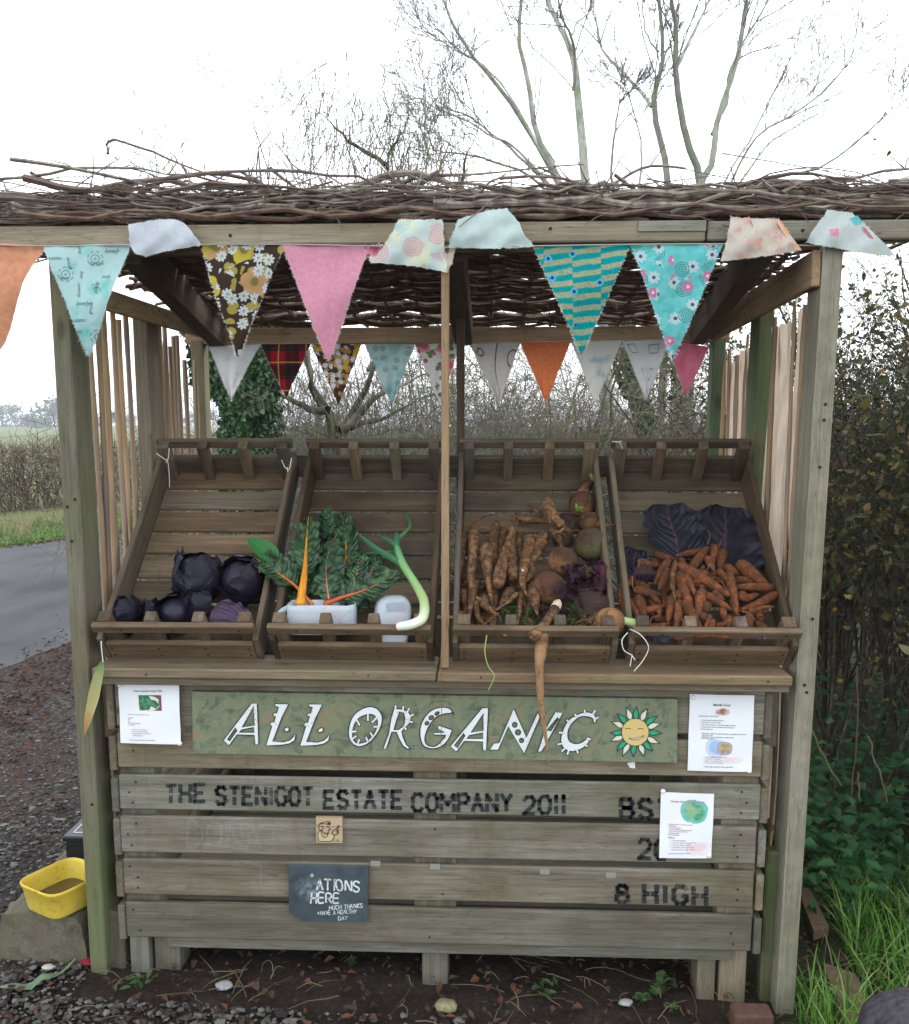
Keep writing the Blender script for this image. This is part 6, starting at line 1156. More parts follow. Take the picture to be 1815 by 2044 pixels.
# carrots -----------------------------------------------------------
z4=zp((1208,987.4),.2315); S4=.2315
CG='carrots heaped in the right-hand crate'; CLB='soil dusted orange carrot in the heap in the carrot crate'
cprof=lambda s:np.interp(s,[0,.06,.2,.55,.85,1],[.86,.98,1.,.88,.64,.34])
def heaph(x,y): return .040+.075*math.exp(-(((x-820)/520)**2))*np.clip((y-420)/380,.2,1)+.012*np.clip((y-900)/300,0,1)
CR=[(445,515,620,570,60),(860,478,620,525,55),(950,455,915,600,80),(1025,490,1000,660,76),(885,550,940,650,66),(290,582,480,610,62),(270,820,480,865,76),(410,880,480,945,46),(290,890,340,1060,78),(170,890,365,1135,78),(135,790,170,1050,58),(240,720,170,805,66),(340,1000,540,960,58),(545,655,468,820,64),(540,580,430,765,68),
 (700,700,775,860,58),(980,660,1060,760,62),(1050,625,1150,690,74),(1130,735,1270,755,64),(880,865,1085,985,66),(940,850,1020,905,64),(1330,1110,1410,1180,62),(1330,1030,1340,1100,64),(1240,1060,1215,1215,88),(1110,1090,1120,1190,74),(960,1135,1085,1105,48),(1180,860,1200,905,80),(840,1040,860,1080,60),(870,950,885,1000,90),(900,1050,870,1180,52),(1010,990,1035,1090,58),(930,1090,895,1185,48),(780,755,790,800,72),(830,795,845,820,50),(600,850,660,905,76),
 (1230,1030,1410,990,44),(1190,900,1325,860,62),(1430,800,1120,800,72),(1470,862,1160,1000,72),(1250,1005,1440,962,52),(1170,600,1390,770,112),(640,618,1065,870,96),(755,630,885,455,78),(1070,690,1135,1035,84),(640,690,750,985,92),(835,840,795,1060,86),(580,890,545,1095,68),(640,930,610,1155,68),(690,930,830,1195,78),(390,1145,555,1112,62),(455,1065,480,1075,84),(555,1185,585,1205,72),(770,1212,1060,1232,62),(950,1195,1070,1190,54),(660,1185,745,1172,56),(600,1236,720,1236,40),(1400,1200,1525,1200,56),(1130,1200,1250,1225,60),(460,980,470,1040,50),(1060,1060,1070,1150,60)]
NU=46
for k in range(NU):
    x=rng.uniform(200,1350); y=rng.uniform(560,1180); a=rng.uniform(0,6.3); L=rng.uniform(120,240)
    rootobj(cr4,z4,[(x,y),(np.clip(x+L*math.cos(a),140,1440),np.clip(y+L*math.sin(a)*.7,520,1215))],rng.uniform(60,85),S4,CARR,'carrot',CLB,'carrot',CG,cprof,[max(.02,heaph(x,y)-.035)]*2,9,9)
for x1,y1,x2,y2,w in CR:
    mx,my=(x1+x2)/2+rng.normal(0,.035)*abs(y2-y1),(y1+y2)/2+rng.normal(0,.035)*abs(x2-x1); h=heaph(mx,my)+rng.uniform(-.004,.012)
    rootobj(cr4,z4,[(x1,y1),(mx,my),(x2,y2)],w*1.12,S4,CARR,'carrot',CLB,'carrot',CG,cprof,[h+rng.uniform(-.008,.008),h+.003,h+rng.uniform(-.008,.008)],11,13,hair=3)
rootobj(cr4,z4,[(605,590),(580,740),(600,880),(640,1030),(690,1130)],50,S4,PARS,'parsnip','thin pale stray parsnip lying on top of the carrot heap','parsnip',PG,lambda s:np.interp(s,[0,.3,.5,1],[1,.9,.4,.12]),[.125,.13,.125,.12],9,18,hair=5)
m=M()
for pts in ([(880,430),(905,370),(890,310)],[(985,440),(1000,400),(1020,365)],[(235,700),(240,790),(260,840)],[(620,930),(650,1020),(690,1130)],[(1180,1010),(1260,1030),(1345,1170)],[(1000,740),(1040,800),(1075,860)],[(390,1100),(405,1060),(460,1045)],[(880,650),(910,600),(950,680)],[(290,620),(300,560),(360,560)],[(1390,965),(1440,970),(1465,960)]): q=catmull(pts,8); m.tubes(np.array([cr4.px(*z4(*p),.13) for p in q]),np.linspace(.0011,.0004,8),4)
stuff(m.build('carrot_root_hairs',HAIR),'fine pale root threads on the carrot heap','plant debris')
# red cabbage leaves lining the carrot crate
t=NT('red_cabbage_leaf'); p=t.pos(); n=t.noise(p,18.,4.,.6); f=t.noise(p,120.,3.); v=t.vor(p,38.,'DISTANCE_TO_EDGE'); c=t.ramp(n,[(.3,(.003,.004,.010)),(.5,(.007,.007,.018)),(.7,(.020,.010,.022))]); c=t.mix(t.math('MULTIPLY',t.step(v[0],.05,.0),.22),c,(.075,.04,.065)); c=t.mix(t.step(f,.72,.78),c,(.10,.10,.12))
CABL=t.done(c,.52,t.bump(t.math('ADD',n,t.math('MULTIPLY',f,.4)),.6,.008),.3)
t=NT('red_cabbage_head'); p=t.pos(); n=t.noise(p,14.,4.,.6); v=t.vor(p,26.,'DISTANCE_TO_EDGE'); c=t.ramp(n,[(.3,(.007,.006,.014)),(.5,(.014,.012,.028)),(.7,(.026,.016,.033))]); c=t.mix(t.math('MULTIPLY',t.step(v[0],.035,.0),.3),c,(.09,.045,.075)); CABH=t.done(c,.40,t.bump(n,.4,.008),.32)
t=NT('veined_cabbage_leaf'); p=t.pos(); u=t.sep(t.uv()); n=t.noise(p,16.,4.,.6); f=t.noise(p,110.,3.); ax_=t.math('ABSOLUTE',t.math('SUBTRACT',u[1],.5)); wob=t.math('MULTIPLY',t.noise(p,30.,2.),.12); vein=t.math('ABSOLUTE',t.math('SINE',t.math('MULTIPLY',t.math('ADD',t.math('SUBTRACT',u[0],t.math('MULTIPLY',ax_,.9)),wob),22.)))
c=t.ramp(n,[(.3,(.003,.004,.009)),(.5,(.007,.008,.017)),(.72,(.022,.011,.022))]); c=t.mix(t.math('MULTIPLY',t.step(vein,.12,.0),.5),c,(.035,.018,.033)); c=t.mix(t.step(ax_,.03,.012),c,(.055,.025,.045)); c=t.mix(t.step(f,.72,.78),c,(.09,.09,.11))
VEINL=t.done(c,.48,t.bump(t.math('ADD',n,t.math('MULTIPLY',vein,.7)),.6,.008),.28)
PURLEAF=plain('purple_leaf_scrap',(.16,.11,.26),.5,.4,.2,(.10,.06,.17))
def bigleaf(cr,z,mid,hw,label,mat,hs,crink=.016,curl=.1,name='cabbage_leaf',sc=S4,ruff=.004,group='loose red cabbage leaves',freq=24.,K=26,na=19,nrm=None,prof=None):
    q=catmull(mid,K); hh=np.interp(np.linspace(0,1,K),np.linspace(0,1,len(hs)),hs); P=np.array([cr.px(*z(*p),h) for p,h in zip(q,hh)]); s=np.linspace(0,1,K)
    w=hw*sc*depth(P[0])/FPX*(np.interp(s,[0,.08,.3,.6,.85,.96,1],[.35,.6,.9,1,.8,.45,.12]) if prof is None else prof(s)); w=w*(1+.07*np.sin(s*31+hw))
    m=M(); leafsheet(m,P,w,cr.e3 if nrm is None else nrm,crink,curl,na,0,freq,ruff); o=m.build(name,mat,None,P[0],True); tag(o,label,'leaf',group); return o,P
bigleaf(cr4,z4,[(640,560),(610,380),(560,230),(530,85)],260,'tall dark red cabbage leaf standing behind the carrots, left of the other',VEINL,[.03,.045,.055,.06],.011,.28)
bigleaf(cr4,z4,[(1010,720),(1030,500),(1040,300),(1030,105)],340,'broad blue-black cabbage leaf behind the right half of the carrots',VEINL,[.02,.03,.035,.035],.011,.16,prof=lambda s:np.interp(s,[0,.1,.3,.6,.85,.96,1],[.6,.85,1.,.95,.72,.45,.2]))
bigleaf(cr4,z4,[(300,820),(260,690),(250,560),(270,470)],140,'dark cabbage leaf at the left side of the carrot crate',VEINL,[.03,.04,.045,.045],.009,.3)
bigleaf(cr4,z4,[(440,690),(370,680),(300,680),(240,700)],55,'magenta backed curl of cabbage leaf peeping from the left carrots',PURP,[.08,.085,.085],.008,.5)
bigleaf(cr4,z4,[(300,1190),(400,1210),(560,1245)],60,'dark cabbage leaf strip behind the carrot crate rail',CABL,[.125,.13,.13],.008,.1)
bigleaf(cr4,z4,[(1275,1230),(1340,1200),(1400,1225)],55,'small bright purple leaf scrap at the front of the carrots',PURLEAF,[.125,.13,.13],.006,.2,name='leaf_scrap')
m=M(); k=np.array([cr4.px(*z4(a,b),.002) for a,b in ((150,600),(1400,600),(1450,1230),(150,1230))])
# red cabbages ---------------------------------------------------------
z1=zp((210,998),.2026); S1=.2026
def sphere_patch(m,c,r,axis,half,flare,ruff,mat=0,nr=22,na=44,stretch=1.,tilt=0.,jag=.0):
    ax=unit(np.array(axis,float)); e=unit(np.cross(ax,[.3,.1,1])); g=np.cross(ax,e); rho=np.linspace(0,1,nr); ph=np.linspace(0,2*np.pi,na); o=rng.uniform(0,9); P=np.zeros((nr,na,3))
    for i,a in enumerate(rho):
        for j,b in enumerate(ph):
            edge=1+jag*mnoise.noise((math.cos(b)*3+o,math.sin(b)*3,0))*a**2; th=half*a*edge*(1+.25*math.sin(b+tilt)); R_=r*(1+flare*a**4+ruff*a**2*math.sin(b*7+o)*.6+ruff*a*mnoise.noise((math.cos(b)*2+o,math.sin(b)*2,a*3)))
            P[i,j]=c+R_*(ax*math.cos(th)+math.sin(th)*(e*math.cos(b)*stretch+g*math.sin(b)))
    m.grid(P,mat)
def cabbage(cx,cy,rr,label,leaves,h=None,head=1.):
    c0=cr1.px(*z1(cx,cy),.05); r=rr*S1*depth(c0)/FPX; c=cr1.px(*z1(cx,cy),h or r*1.02); root=thing('red_cabbage',c,label,'cabbage','red cabbages in the left-hand crate'); m=M(); n1,n2=20,26; th=np.linspace(0.02,np.pi-.02,n1); ph=np.linspace(0,2*np.pi,n2); P=np.zeros((n1,n2,3)); o=rng.uniform(0,9)
    for i,a in enumerate(th):
        for j,b in enumerate(ph):
            d=np.array([math.sin(a)*math.cos(b),math.sin(a)*math.sin(b),math.cos(a)]); P[i,j]=c+d*r*head*(.93+.05*mnoise.noise(tuple(d*1.7+o)))
    m.grid(P); part(m,'head',CABH,root,smooth=True)
    for ax,half,flare,ruff in leaves: m=M(); sphere_patch(m,c,r*rng.uniform(1.0,1.06),ax,half,flare,ruff,jag=.35); part(m,'outer_leaf',CABL,root,smooth=True)
    return root,c,r
cabbage(185,1115,158,'small red cabbage in the lower left corner of its crate',[((.9,-.2,.3),1.15,.25,.07),((0,-.1,-1),1.3,.1,.05),((-.8,.3,.5),1.2,.1,.05),((.3,-.5,-.9),.9,.25,.06),((1.,.2,-.2),1.0,.5,.1)])
cabbage(690,1120,185,'red cabbage with a shiny head cupped in a dark leaf at the front rail',[((-.2,.55,.9),1.25,.18,.05),((-1,-.1,-.1),1.05,.35,.08),((1,.2,-.1),1.1,.15,.05),((.2,-.4,-1),1.15,.1,.05),((.2,1,.3),1.4,.1,.04)],None,.9)
rt,c,r=cabbage(905,770,235,'biggest red cabbage with two torn leaves sticking up like ears',[((-.85,-.35,.15),1.12,.20,.09),((.8,-.45,.1),1.18,.16,.09),((0,.7,.7),1.2,.1,.05),((0,-.5,-1),1.05,.1,.06)])
for l in ([(760,640),(770,560),(762,455)],[(720,620),(722,540),(716,490)],[(900,610),(905,560),(875,520)]):
    q=catmull(l,9); P=np.array([cr1.px(*z1(*p),.105+.01*i/8) for i,p in enumerate(q)]); m=M(); leafsheet(m,P,np.interp(np.linspace(0,1,9),[0,.5,1],[.012,.007,.001]),(0,-.8,.6),.008,.4,7,0,90.); part(m,'torn_leaf_tip',CABL,rt,smooth=True)
cabbage(1345,790,215,'round red cabbage against the right side of its crate',[((-.6,-.2,-.85),1.1,.3,.07),((1,-.45,.0),1.12,.16,.05),((-.2,.6,.8),1.15,.15,.05),((.3,.3,1),1.0,.12,.05)],None,.95)
cabbage(480,1105,95,'scrap of shrivelled red cabbage between the two front cabbages',[((-.5,-.5,.2),1.2,.4,.16),((.5,-.3,-.2),1.2,.4,.16)],.05,.8)
cabbage(900,1010,150,'dark red cabbage mostly hidden behind the purple fan leaf',[((.1,-.6,.3),1.2,.2,.08),((-.6,-.4,.2),1.1,.2,.07)],.05)
FAN=NT('purple_fan_leaf'); t=FAN; p=t.pos(); n=t.noise(p,22.,4.); u=t.uv(); s=t.sep(u); w_=t.math('ABSOLUTE',t.math('SINE',t.math('MULTIPLY',t.math('SUBTRACT',s[1],.5),t.math('DIVIDE',26.,t.math('ADD',s[0],.35))))); c=t.ramp(n,[(.3,(.024,.016,.036)),(.6,(.05,.032,.066)),(.75,(.075,.04,.075))]); c=t.mix(t.math('MULTIPLY',t.step(w_,.18,.0),.5),c,(.15,.06,.10)); FANM=t.done(c,.45,t.bump(t.math('ADD',n,w_),.35,.004),.3)
q=catmull([(1390,1270),(1320,1180),(1210,1120),(1060,1080)],22); hh=np.linspace(.085,.10,22); P=np.array([cr1.px(*z1(*p),h) for p,h in zip(q,hh)]); s=np.linspace(0,1,22); m=M(); leafsheet(m,P,np.interp(s,[0,.15,.5,.8,.95,1],[.012,.028,.046,.050,.038,.025]),cr1.e3+[-.1,0,0],.012,-.22,19,0,50.,.005)
tag(m.build('cabbage_leaf',FANM,None,P[0],True),'single mauve fan shaped cabbage leaf with frilled edge in front of the cabbages','leaf','loose red cabbage leaves')
# chard in the cut milk bottles -----------------------------------------
z2=zp((483.2,997.9),.2199); S2=.2199
MILK=NT('cloudy_milk_plastic'); t=MILK; p=t.pos(); n=t.noise(p,12.,3.); d=t.noise(p,55.,4.,.7); c=t.mix(t.step(n,.4,.65),(.52,.60,.65),(.60,.60,.66)); c=t.mix(t.math('MULTIPLY',t.step(d,.54,.72),.55),c,(.42,.36,.30)); MILKM=t.done(c,.45,t.bump(n,.15,.004),.4,trans=.25)
def rounded_ring(c,ex,ey,a,b,p=4.,n=28,wob=0.):
    th=np.arange(n)*2*np.pi/n; ct,st=np.cos(th),np.sin(th); x=np.sign(ct)*np.abs(ct)**(2/p)*a; y=np.sign(st)*np.abs(st)**(2/p)*b; return c+ex*x[:,None]+ey*y[:,None]
def loft(m,rings,closed=(False,False),mat=0):
    n=len(rings[0]); V=np.concatenate(rings); q=[]
    for i in range(len(rings)-1):
        for j in range(n): q.append([i*n+j,i*n+(j+1)%n,(i+1)*n+(j+1)%n,(i+1)*n+j])
    m.add(V,q,None,mat)
    for k,cl in zip((0,-1),closed):
        if cl: r=rings[k]; c=r.mean(0); m.add(np.vstack([r,c]),None,[[n,i,(i+1)%n] for i in range(n)],mat)
x0=U(569,1235,.02)[0]; x1=U(706,1235,.02)[0]; jc=np.array([(x0+x1)/2,.068,1.038]); ex,ey,ez=np.array([1,.06,0.]),np.array([-.06,1,0.]),np.array([0,.03,1.]); aw=(x1-x0)/2
jug=thing('milk_bottle',jc,'white milk bottle lying cut open as a jug with chard stalks standing in it','bottle','cut plastic milk bottles')
m=M(); rings=[rounded_ring(jc+ez*z,ex,ey,aw*s,.044*s,6.) for z,s in ((0,.93),(.004,.985),(.012,1.),(.04,1.),(.065,1.),(.082,.995))]; lip=rings[-1]; lip=lip+np.outer(np.sin(np.arange(28)*1.3)*.0012,ez); rings[-1]=lip; rings+=[lip+(jc+ez*.08-lip)*.03,rounded_ring(jc+ez*.01,ex,ey,aw*.95,.040,6.)]; loft(m,rings,(True,True)); part(m,'body',MILKM,jug,smooth=True)
m=M(); q=catmull([jc-ex*aw*.86+ez*.070,jc-ex*(aw+.008)+ez*.064,jc-ex*(aw+.024)+ez*.050,jc-ex*(aw+.030)+ez*.028,jc-ex*(aw+.022)+ez*.008,jc-ex*aw*.9+ez*.004],22); m.tubes(q,np.full(22,.0085),10); part(m,'handle',MILKM,jug,smooth=True)
b0=U(785,1283,.035); bx_=unit(np.array([1,.25,0])); by_=np.array([-.25,1,0]); bz_=unit(np.array([.02,.38,1.])); bot=thing('milk_bottle',b0,'upturned white milk bottle with a ribbed rounded base in front of the leek','bottle','cut plastic milk bottles')
m=M(); loft(m,[rounded_ring(b0+bz_*z+by_*.035,bx_,by_,.050*s,.040*s,p) for z,s,p in ((-.006,.86,5.),(.008,.88,5.),(.04,.95,5.),(.075,1.0,4.5),(.095,.99,4.),(.108,.90,3.5),(.118,.74,3.),(.123,.5,3.),(.124,.05,2.5))],(True,True)); part(m,'body',MILKM,bot,smooth=True)
m=M()
for k in range(13): a=b0+bz_*.100+bx_*(-.024+.0042*k)+by_*(-.0065); m.tubes(np.array([a-bz_*.012,a,a+bz_*.014+by_*.004]),[.0012,.0013,.0009],5)
part(m,'ribs',MILKM,bot,smooth=True)
t=NT('chard_leaf'); p=t.pos(); u=t.sep(t.uv()); n=t.noise(p,60.,4.,.6); ax_=t.math('ABSOLUTE',t.math('SUBTRACT',u[1],.5)); vein=t.math('ABSOLUTE',t.math('SINE',t.math('MULTIPLY',t.math('SUBTRACT',u[0],t.math('MULTIPLY',ax_,.35)),34.))); r=t.rnd()
c=t.ramp(t.math('ADD',t.math('MULTIPLY',n,.5),t.math('MULTIPLY',r,.5)),[(.3,(.006,.028,.010)),(.5,(.013,.052,.017)),(.7,(.042,.105,.032))]); c=t.mix(t.math('MULTIPLY',t.step(vein,.13,.0),.28),c,(.13,.16,.05)); CHARD=t.done(c,.24,t.bump(t.math('ADD',n,t.math('MULTIPLY',vein,.6)),.6,.008),.55,trans=.1)
SMOOTHL=NT('smooth_green_leaf'); t=SMOOTHL; u=t.sep(t.uv()); ax_=t.math('ABSOLUTE',t.math('SUBTRACT',u[1],.5)); vein=t.math('ABSOLUTE',t.math('SINE',t.math('MULTIPLY',t.math('SUBTRACT',u[0],t.math('MULTIPLY',ax_,.5)),18.))); c=t.mix(t.math('MULTIPLY',t.step(vein,.07,.0),.4),(.030,.17,.035),(.10,.30,.09)); c=t.mix(t.step(ax_,.012,.004),c,(.16,.34,.12)); SMOOTHM=t.done(c,.42,None,.4,trans=.25)
def stemmat(name,a,b):
    t=NT(name); g=t.attr('gr'); n=t.noise(t.mul(g,(6.,120.,120.)),2.,3.); return t.done(t.mix(t.step(n,.35,.65),a,b),.45,t.bump(n,.3,.002),.4)
YST=stemmat('amber_chard_stalk',(.55,.19,.010),(.70,.30,.02)); OST=stemmat('orange_chard_stalk',(.46,.11,.012),(.56,.19,.03)); RST=stemmat('red_chard_stalk',(.40,.05,.02),(.52,.11,.035)); PST=stemmat('pink_chard_stalk',(.50,.12,.09),(.60,.22,.16))
def chard(mid,hs,hw,b0_,stem,w0,label,crink=.011,curl=.35,K=34,ruff=.007,leafm=CHARD,nrm=None,b1=1.,tipw=.05):
    q=catmull(mid,K); hh=np.interp(np.linspace(0,1,K),np.linspace(0,1,len(hs)),hs); P=np.array([cr2.px(*z2(*p),h) for p,h in zip(q,hh)]); px=depth(P[0])/FPX*S2; root=thing('chard_leaf',P[0],label,'chard','chard leaves in the cut milk bottle')
    if stem is not None: m=M(); s=np.linspace(0,1,K); bodytube(m,P+np.outer(np.interp(s,[0,b0_,b0_+.25,1],[.003,.003,.0,-.0012]),cr2.e3),np.maximum(w0*px/2*np.interp(s,[0,b0_*.5,b0_,b0_+.2,b0_+.4,1.01],[.95,.80,.62,.40,.18,.05])*(1+.06*np.sin(s*40)),.0008),10); part(m,'stalk',stem,root,smooth=True)
    k0=int(b0_*K); Q=catmull(P[k0:],40); s=np.linspace(0,1,40); m=M(); leafsheet(m,Q,1.36*hw*px*np.interp(s,[0,.06,.25,.55,.85,.96,1],[.18,.55,.95,1,.72,.4,tipw])*(1+.10*np.sin(s*34+hw)+.05*np.sin(s*61)),cr2.e3 if nrm is None else nrm,crink,curl,23,0,48.,ruff); part(m,'blade',leafm,root,smooth=True); return root
chard([(740,360),(780,300),(790,200),(740,95)],[.04,.055,.06,.06],62,.0,None,10,'small curled dark chard leaf between the two tallest',.016,.8)
chard([(860,800),(930,600),(945,420),(930,260),(905,110)],[.05,.055,.055,.05,.05],88,.12,OST,70,'tall chard leaf with a stubby orange stalk, right of the tallest amber one')
chard([(1000,830),(1040,690),(1055,560),(1040,450)],[.05,.055,.06,.06],75,.1,OST,30,'short upright chard leaf with a thin orange rib')
chard([(1080,800),(1170,660),(1205,560),(1215,500)],[.05,.05,.05,.05],62,.12,OST,26,'small dark chard leaf nearest the leek')
chard([(980,1060),(1040,960),(1090,880),(1130,800)],[.06,.06,.055,.05],90,.05,None,20,'dark chard leaf drooping behind the right end of the jug')
chard([(640,960),(510,810),(385,705),(250,610),(120,525)],[.07,.085,.095,.10,.10],100,.30,OST,42,'chard leaf with a thin orange stalk spilling over the crate side to the left',.012,.6)
chard([(560,960),(480,760),(440,640),(470,560)],[.05,.05,.05,.05],110,.05,None,20,'low dark green chard leaf behind the amber stalk',.012,.4)
chard([(790,900),(770,760),(765,600),(800,420),(850,330)],[.085,.09,.09,.08,.07],128,.02,PST,26,'wide crinkled chard leaf with a pink rib in the middle of the bunch',.012,-.30)
chard([(530,960),(555,780),(572,620),(582,430),(604,140)],[.085,.09,.09,.085,.075],112,.40,YST,94,'tallest chard leaf on a thick amber yellow stalk',.012,.30)
chard([(760,955),(900,895),(1080,830),(1230,765),(1440,650)],[.085,.095,.10,.10,.10],112,.20,RST,66,'chard leaf with a red orange stalk leaning to the right',.012,.25)
q=catmull([(300,545),(240,480),(150,415),(62,350)],26); P=np.array([cr2.px(*z2(*p),h) for p,h in zip(q,np.linspace(.105,.12,26))]); s=np.linspace(0,1,26); m=M(); leafsheet(m,P,.001+.028*np.interp(s,[0,.2,.5,.8,.95,1],[.6,.9,1.,.75,.35,.0]),cr2.e3+[0,-.2,.1],.005,.2,15,0,20.)
tag(m.build('green_leaf',SMOOTHM,None,P[0],True),'single smooth bright green leaf above the cabbages','leaf')
# leek
t=NT('leek_skin'); u=t.sep(t.uv()); g=t.attr('gr'); n=t.noise(t.mul(g,(2.,150.,150.)),2.,3.); c=t.ramp(t.math('ADD',u[0],t.math('MULTIPLY',t.math('SUBTRACT',n,.5),.12)),[(.0,(.72,.72,.66)),(.25,(.70,.74,.58)),(.45,(.42,.58,.22)),(.7,(.22,.45,.17)),(1.,(.07,.26,.12))]); LEEK=t.done(c,.42,t.bump(n,.2,.002),.4)
LEEKL=leafmat('leek_leaf',[(.018,.10,.055),(.035,.16,.07),(.09,.25,.10)],.4,.2)
lk=thing('leek',cr2.px(*z2(1420,1165),.10),'long curved leek with white root end and green top leaves','leek')
q=catmull([(1422,1150),(1540,1130),(1640,1070),(1655,930),(1590,790),(1500,650),(1440,540),(1405,420)],44); hh=np.interp(np.linspace(0,1,44),[0,.15,.3,.6,1],[.175,.178,.165,.075,.05]); P=np.array([cr2.px(*z2(*p),h) for p,h in zip(q,hh)]); px=depth(P[20])/FPX*S2
m=M(); bodytube(m,P,px*np.interp(np.linspace(0,1,44),[0,.1,.35,.6,.85,1],[36,42,44,40,40,30]),14,0,.01); part(m,'shank',LEEK,lk,smooth=True)
m=M(); e=unit(P[0]-P[1]); n=26; twigs(m,np.tile(P[0]+e*.006,(n,1))+rng.normal(0,.004,(n,3)),np.tile(e,(n,1))+rng.normal(0,.5,(n,3)),rng.uniform(.006,.014,n),np.full(n,.0007),5,.2,0,3); part(m,'root_stubs',HAIR,lk)
for l,w,hs in (([(1450,590),(1400,560),(1200,440),(1062,325)],36,(.06,.075)),([(1410,430),(1412,370),(1405,295)],30,(.055,.07)),([(1400,420),(1330,370),(1258,340)],26,(.06,.05)),([(1415,360),(1510,270),(1525,215),(1487,125)],20,(.04,.02)),([(1400,480),(1280,480),(1140,490),(1040,485)],20,(.04,.03)),([(1380,520),(1340,440),(1290,380)],24,(.045,.05))):
    q=catmull(l,18); P=np.array([cr2.px(*z2(*p),h) for p,h in zip(q,np.linspace(hs[0],hs[1],18))]); m=M(); leafsheet(m,P,w*px*np.interp(np.linspace(0,1,18),[0,.7,1],[1,.85,.45]),cr2.e3+rng.normal(0,.25,3),.002,.55,7,0,30.,0,rnd=np.clip(np.repeat(np.linspace(.9,.2,18),7)+rng.normal(0,.1),0,1)); part(m,'leaf',LEEKL,lk,smooth=True)

# ------------------------------------------------------------------ strings and dry leaf
STRING=plain('white_string',(.66,.63,.56),.9); GRSTR=plain('green_string',(.32,.42,.12),.9)
def string(lines,label,mat=STRING,r=.0013,group='bits of string tied to the crates'):
    m=M(); P0=None
    for pts in lines: P=np.array([U(a,b,Y) for a,b,Y in pts]); q=catmull(P,22); P0=P[0] if P0 is None else P0; m.tubes(q,r,5)
    tag(m.build('string',mat,None,P0,True),label,'string',group)
string([[(313,905,.40),(325,914,.37),(335,917,.37),(338,895,.39)],[(334,916,.37),(337,935,.38),(339,972,.40)],[(334,916,.37),(332,924,.37)]],'white string tied to the top left corner of the cabbage crate')
string([[(562,918,.38),(570,934,.38),(578,935,.38),(582,914,.40)],[(573,932,.38),(575,942,.38)]],'short white string knotted at the top right corner of the cabbage crate')
string([[(1222,882,.40),(1235,882,.38),(1241,880,.38)],[(1228,881,.38),(1238,884,.38),(1243,896,.40)]],'pale string knotted at the top left corner of the carrot crate')
string([[(1253,1263,-.065),(1242,1278,-.085),(1246,1298,-.09),(1262,1308,-.09)],[(1262,1308,-.09),(1268,1318,-.09)],[(1262,1308,-.09),(1258,1330,-.09)],[(1258,1256,-.06),(1280,1268,-.08),(1295,1292,-.09),(1284,1318,-.09),(1266,1340,-.095)]],'white string loop tied at the lower left corner of the carrot crate')
string([[(202,1280,-.07),(203,1296,-.085),(206,1322,-.09)],],'short string holding the dry leaf at the left end of the ledge')
string([[(972,1268,-.06),(968,1300,-.085),(975,1330,-.09),(987,1350,-.09),(975,1378,-.085)]],'thin green stem hanging over the ledge below the parsnips',GRSTR)
string([[(890,1210,-.02),(884,1260,-.08),(880,1330,-.09),(882,1400,-.03),(880,1520,-.03)]],'thin brown root thread hanging down across the sign',HAIR,.0009)
t=NT('dry_maize_leaf'); u=t.sep(t.uv()); n=t.noise(t.pos(),60.,3.); c=t.ramp(t.math('ADD',u[0],t.math('MULTIPLY',t.math('SUBTRACT',n,.5),.25)),[(0,(.10,.20,.05)),(.25,(.36,.40,.17)),(.6,(.48,.40,.18)),(1,(.42,.20,.07))]); DRYL=t.done(c,.6,None,.3,trans=.25)
q=catmull([(205,1318),(196,1350),(186,1395),(176,1435),(168,1470)],20); P=np.array([U(a,b,-.085) for a,b in q]); m=M(); leafsheet(m,P,np.interp(np.linspace(0,1,20),[0,.15,.45,.75,1],[.004,.011,.015,.010,.0006]),(.3,-1,.1),.005,.35,7,0,30.); tag(m.build('dry_leaf',DRYL,None,P[0],True),'long dry yellowing leaf hanging at the left end of the ledge','leaf')

# ------------------------------------------------------------------ things on the ground beside the stall
OLDT=wood('old_sleeper_wood',[(.07,.06,.045),(.13,.115,.085),(.19,.17,.13)],stain=(.12,.085,.06),green=.5,greencol=(.09,.10,.05),var=.1)
sl_=M(); yl=np.linspace(.02,1.25,26); ring=[]
for k,y in enumerate(yl):
    r_=rounded_ring(np.array([-1.180-.012*y,y,.105]),np.array([1.,0,0]),np.array([0,0,1.]),.128,.098,9.,40); r_=r_+np.array([[mnoise.noise((p[0]*9,p[1]*3,p[2]*9))*.014+mnoise.noise((p[0]*30,p[1]*6,p[2]*30))*.005,(mnoise.noise((p[0]*14,3.,p[2]*14))*.03 if k==0 else 0),mnoise.noise((p[0]*8+5,p[1]*3,p[2]*8))*.010] for p in r_]); ring.append(r_)
loft(sl_,ring,(True,True)); gr=np.concatenate(ring+[ring[0].mean(0)[None],ring[-1].mean(0)[None]])
sl_.gr=[v[:,[1,0,2]] for v in sl_.v]
tag(sl_.build('timber_sleeper',OLDT,None,(-1.19,.05,.02),True),'old mossy timber sleeper lying on the ground beside the left post','timber')
ZT=.205
A=G(48,1815,ZT); Bq=G(110,1842,ZT); ru=unit(Bq-A); rv=np.array([-ru[1],ru[0],0]); Ltub=np.linalg.norm(Bq-A)*1.02; Wt=.165
tub=thing('plastic_tub',(A+Bq)/2+rv*Wt/2,'yellow plastic tub with muddy water standing on the old timber sleeper','tub')
t=NT('yellow_plastic'); p=t.pos(); n=t.noise(p,40.,5.,.7); b=t.noise(p,12.,3.); c=t.mix(t.step(n,.55,.75),(.80,.62,.08),(.42,.27,.06)); c=t.mix(t.math('MULTIPLY',t.step(b,.5,.7),.4),c,(.82,.72,.24)); YPL=t.done(c,.45,t.bump(n,.1,.003),.4,trans=.25)
cT=(A+Bq)/2+rv*Wt/2; H=.088
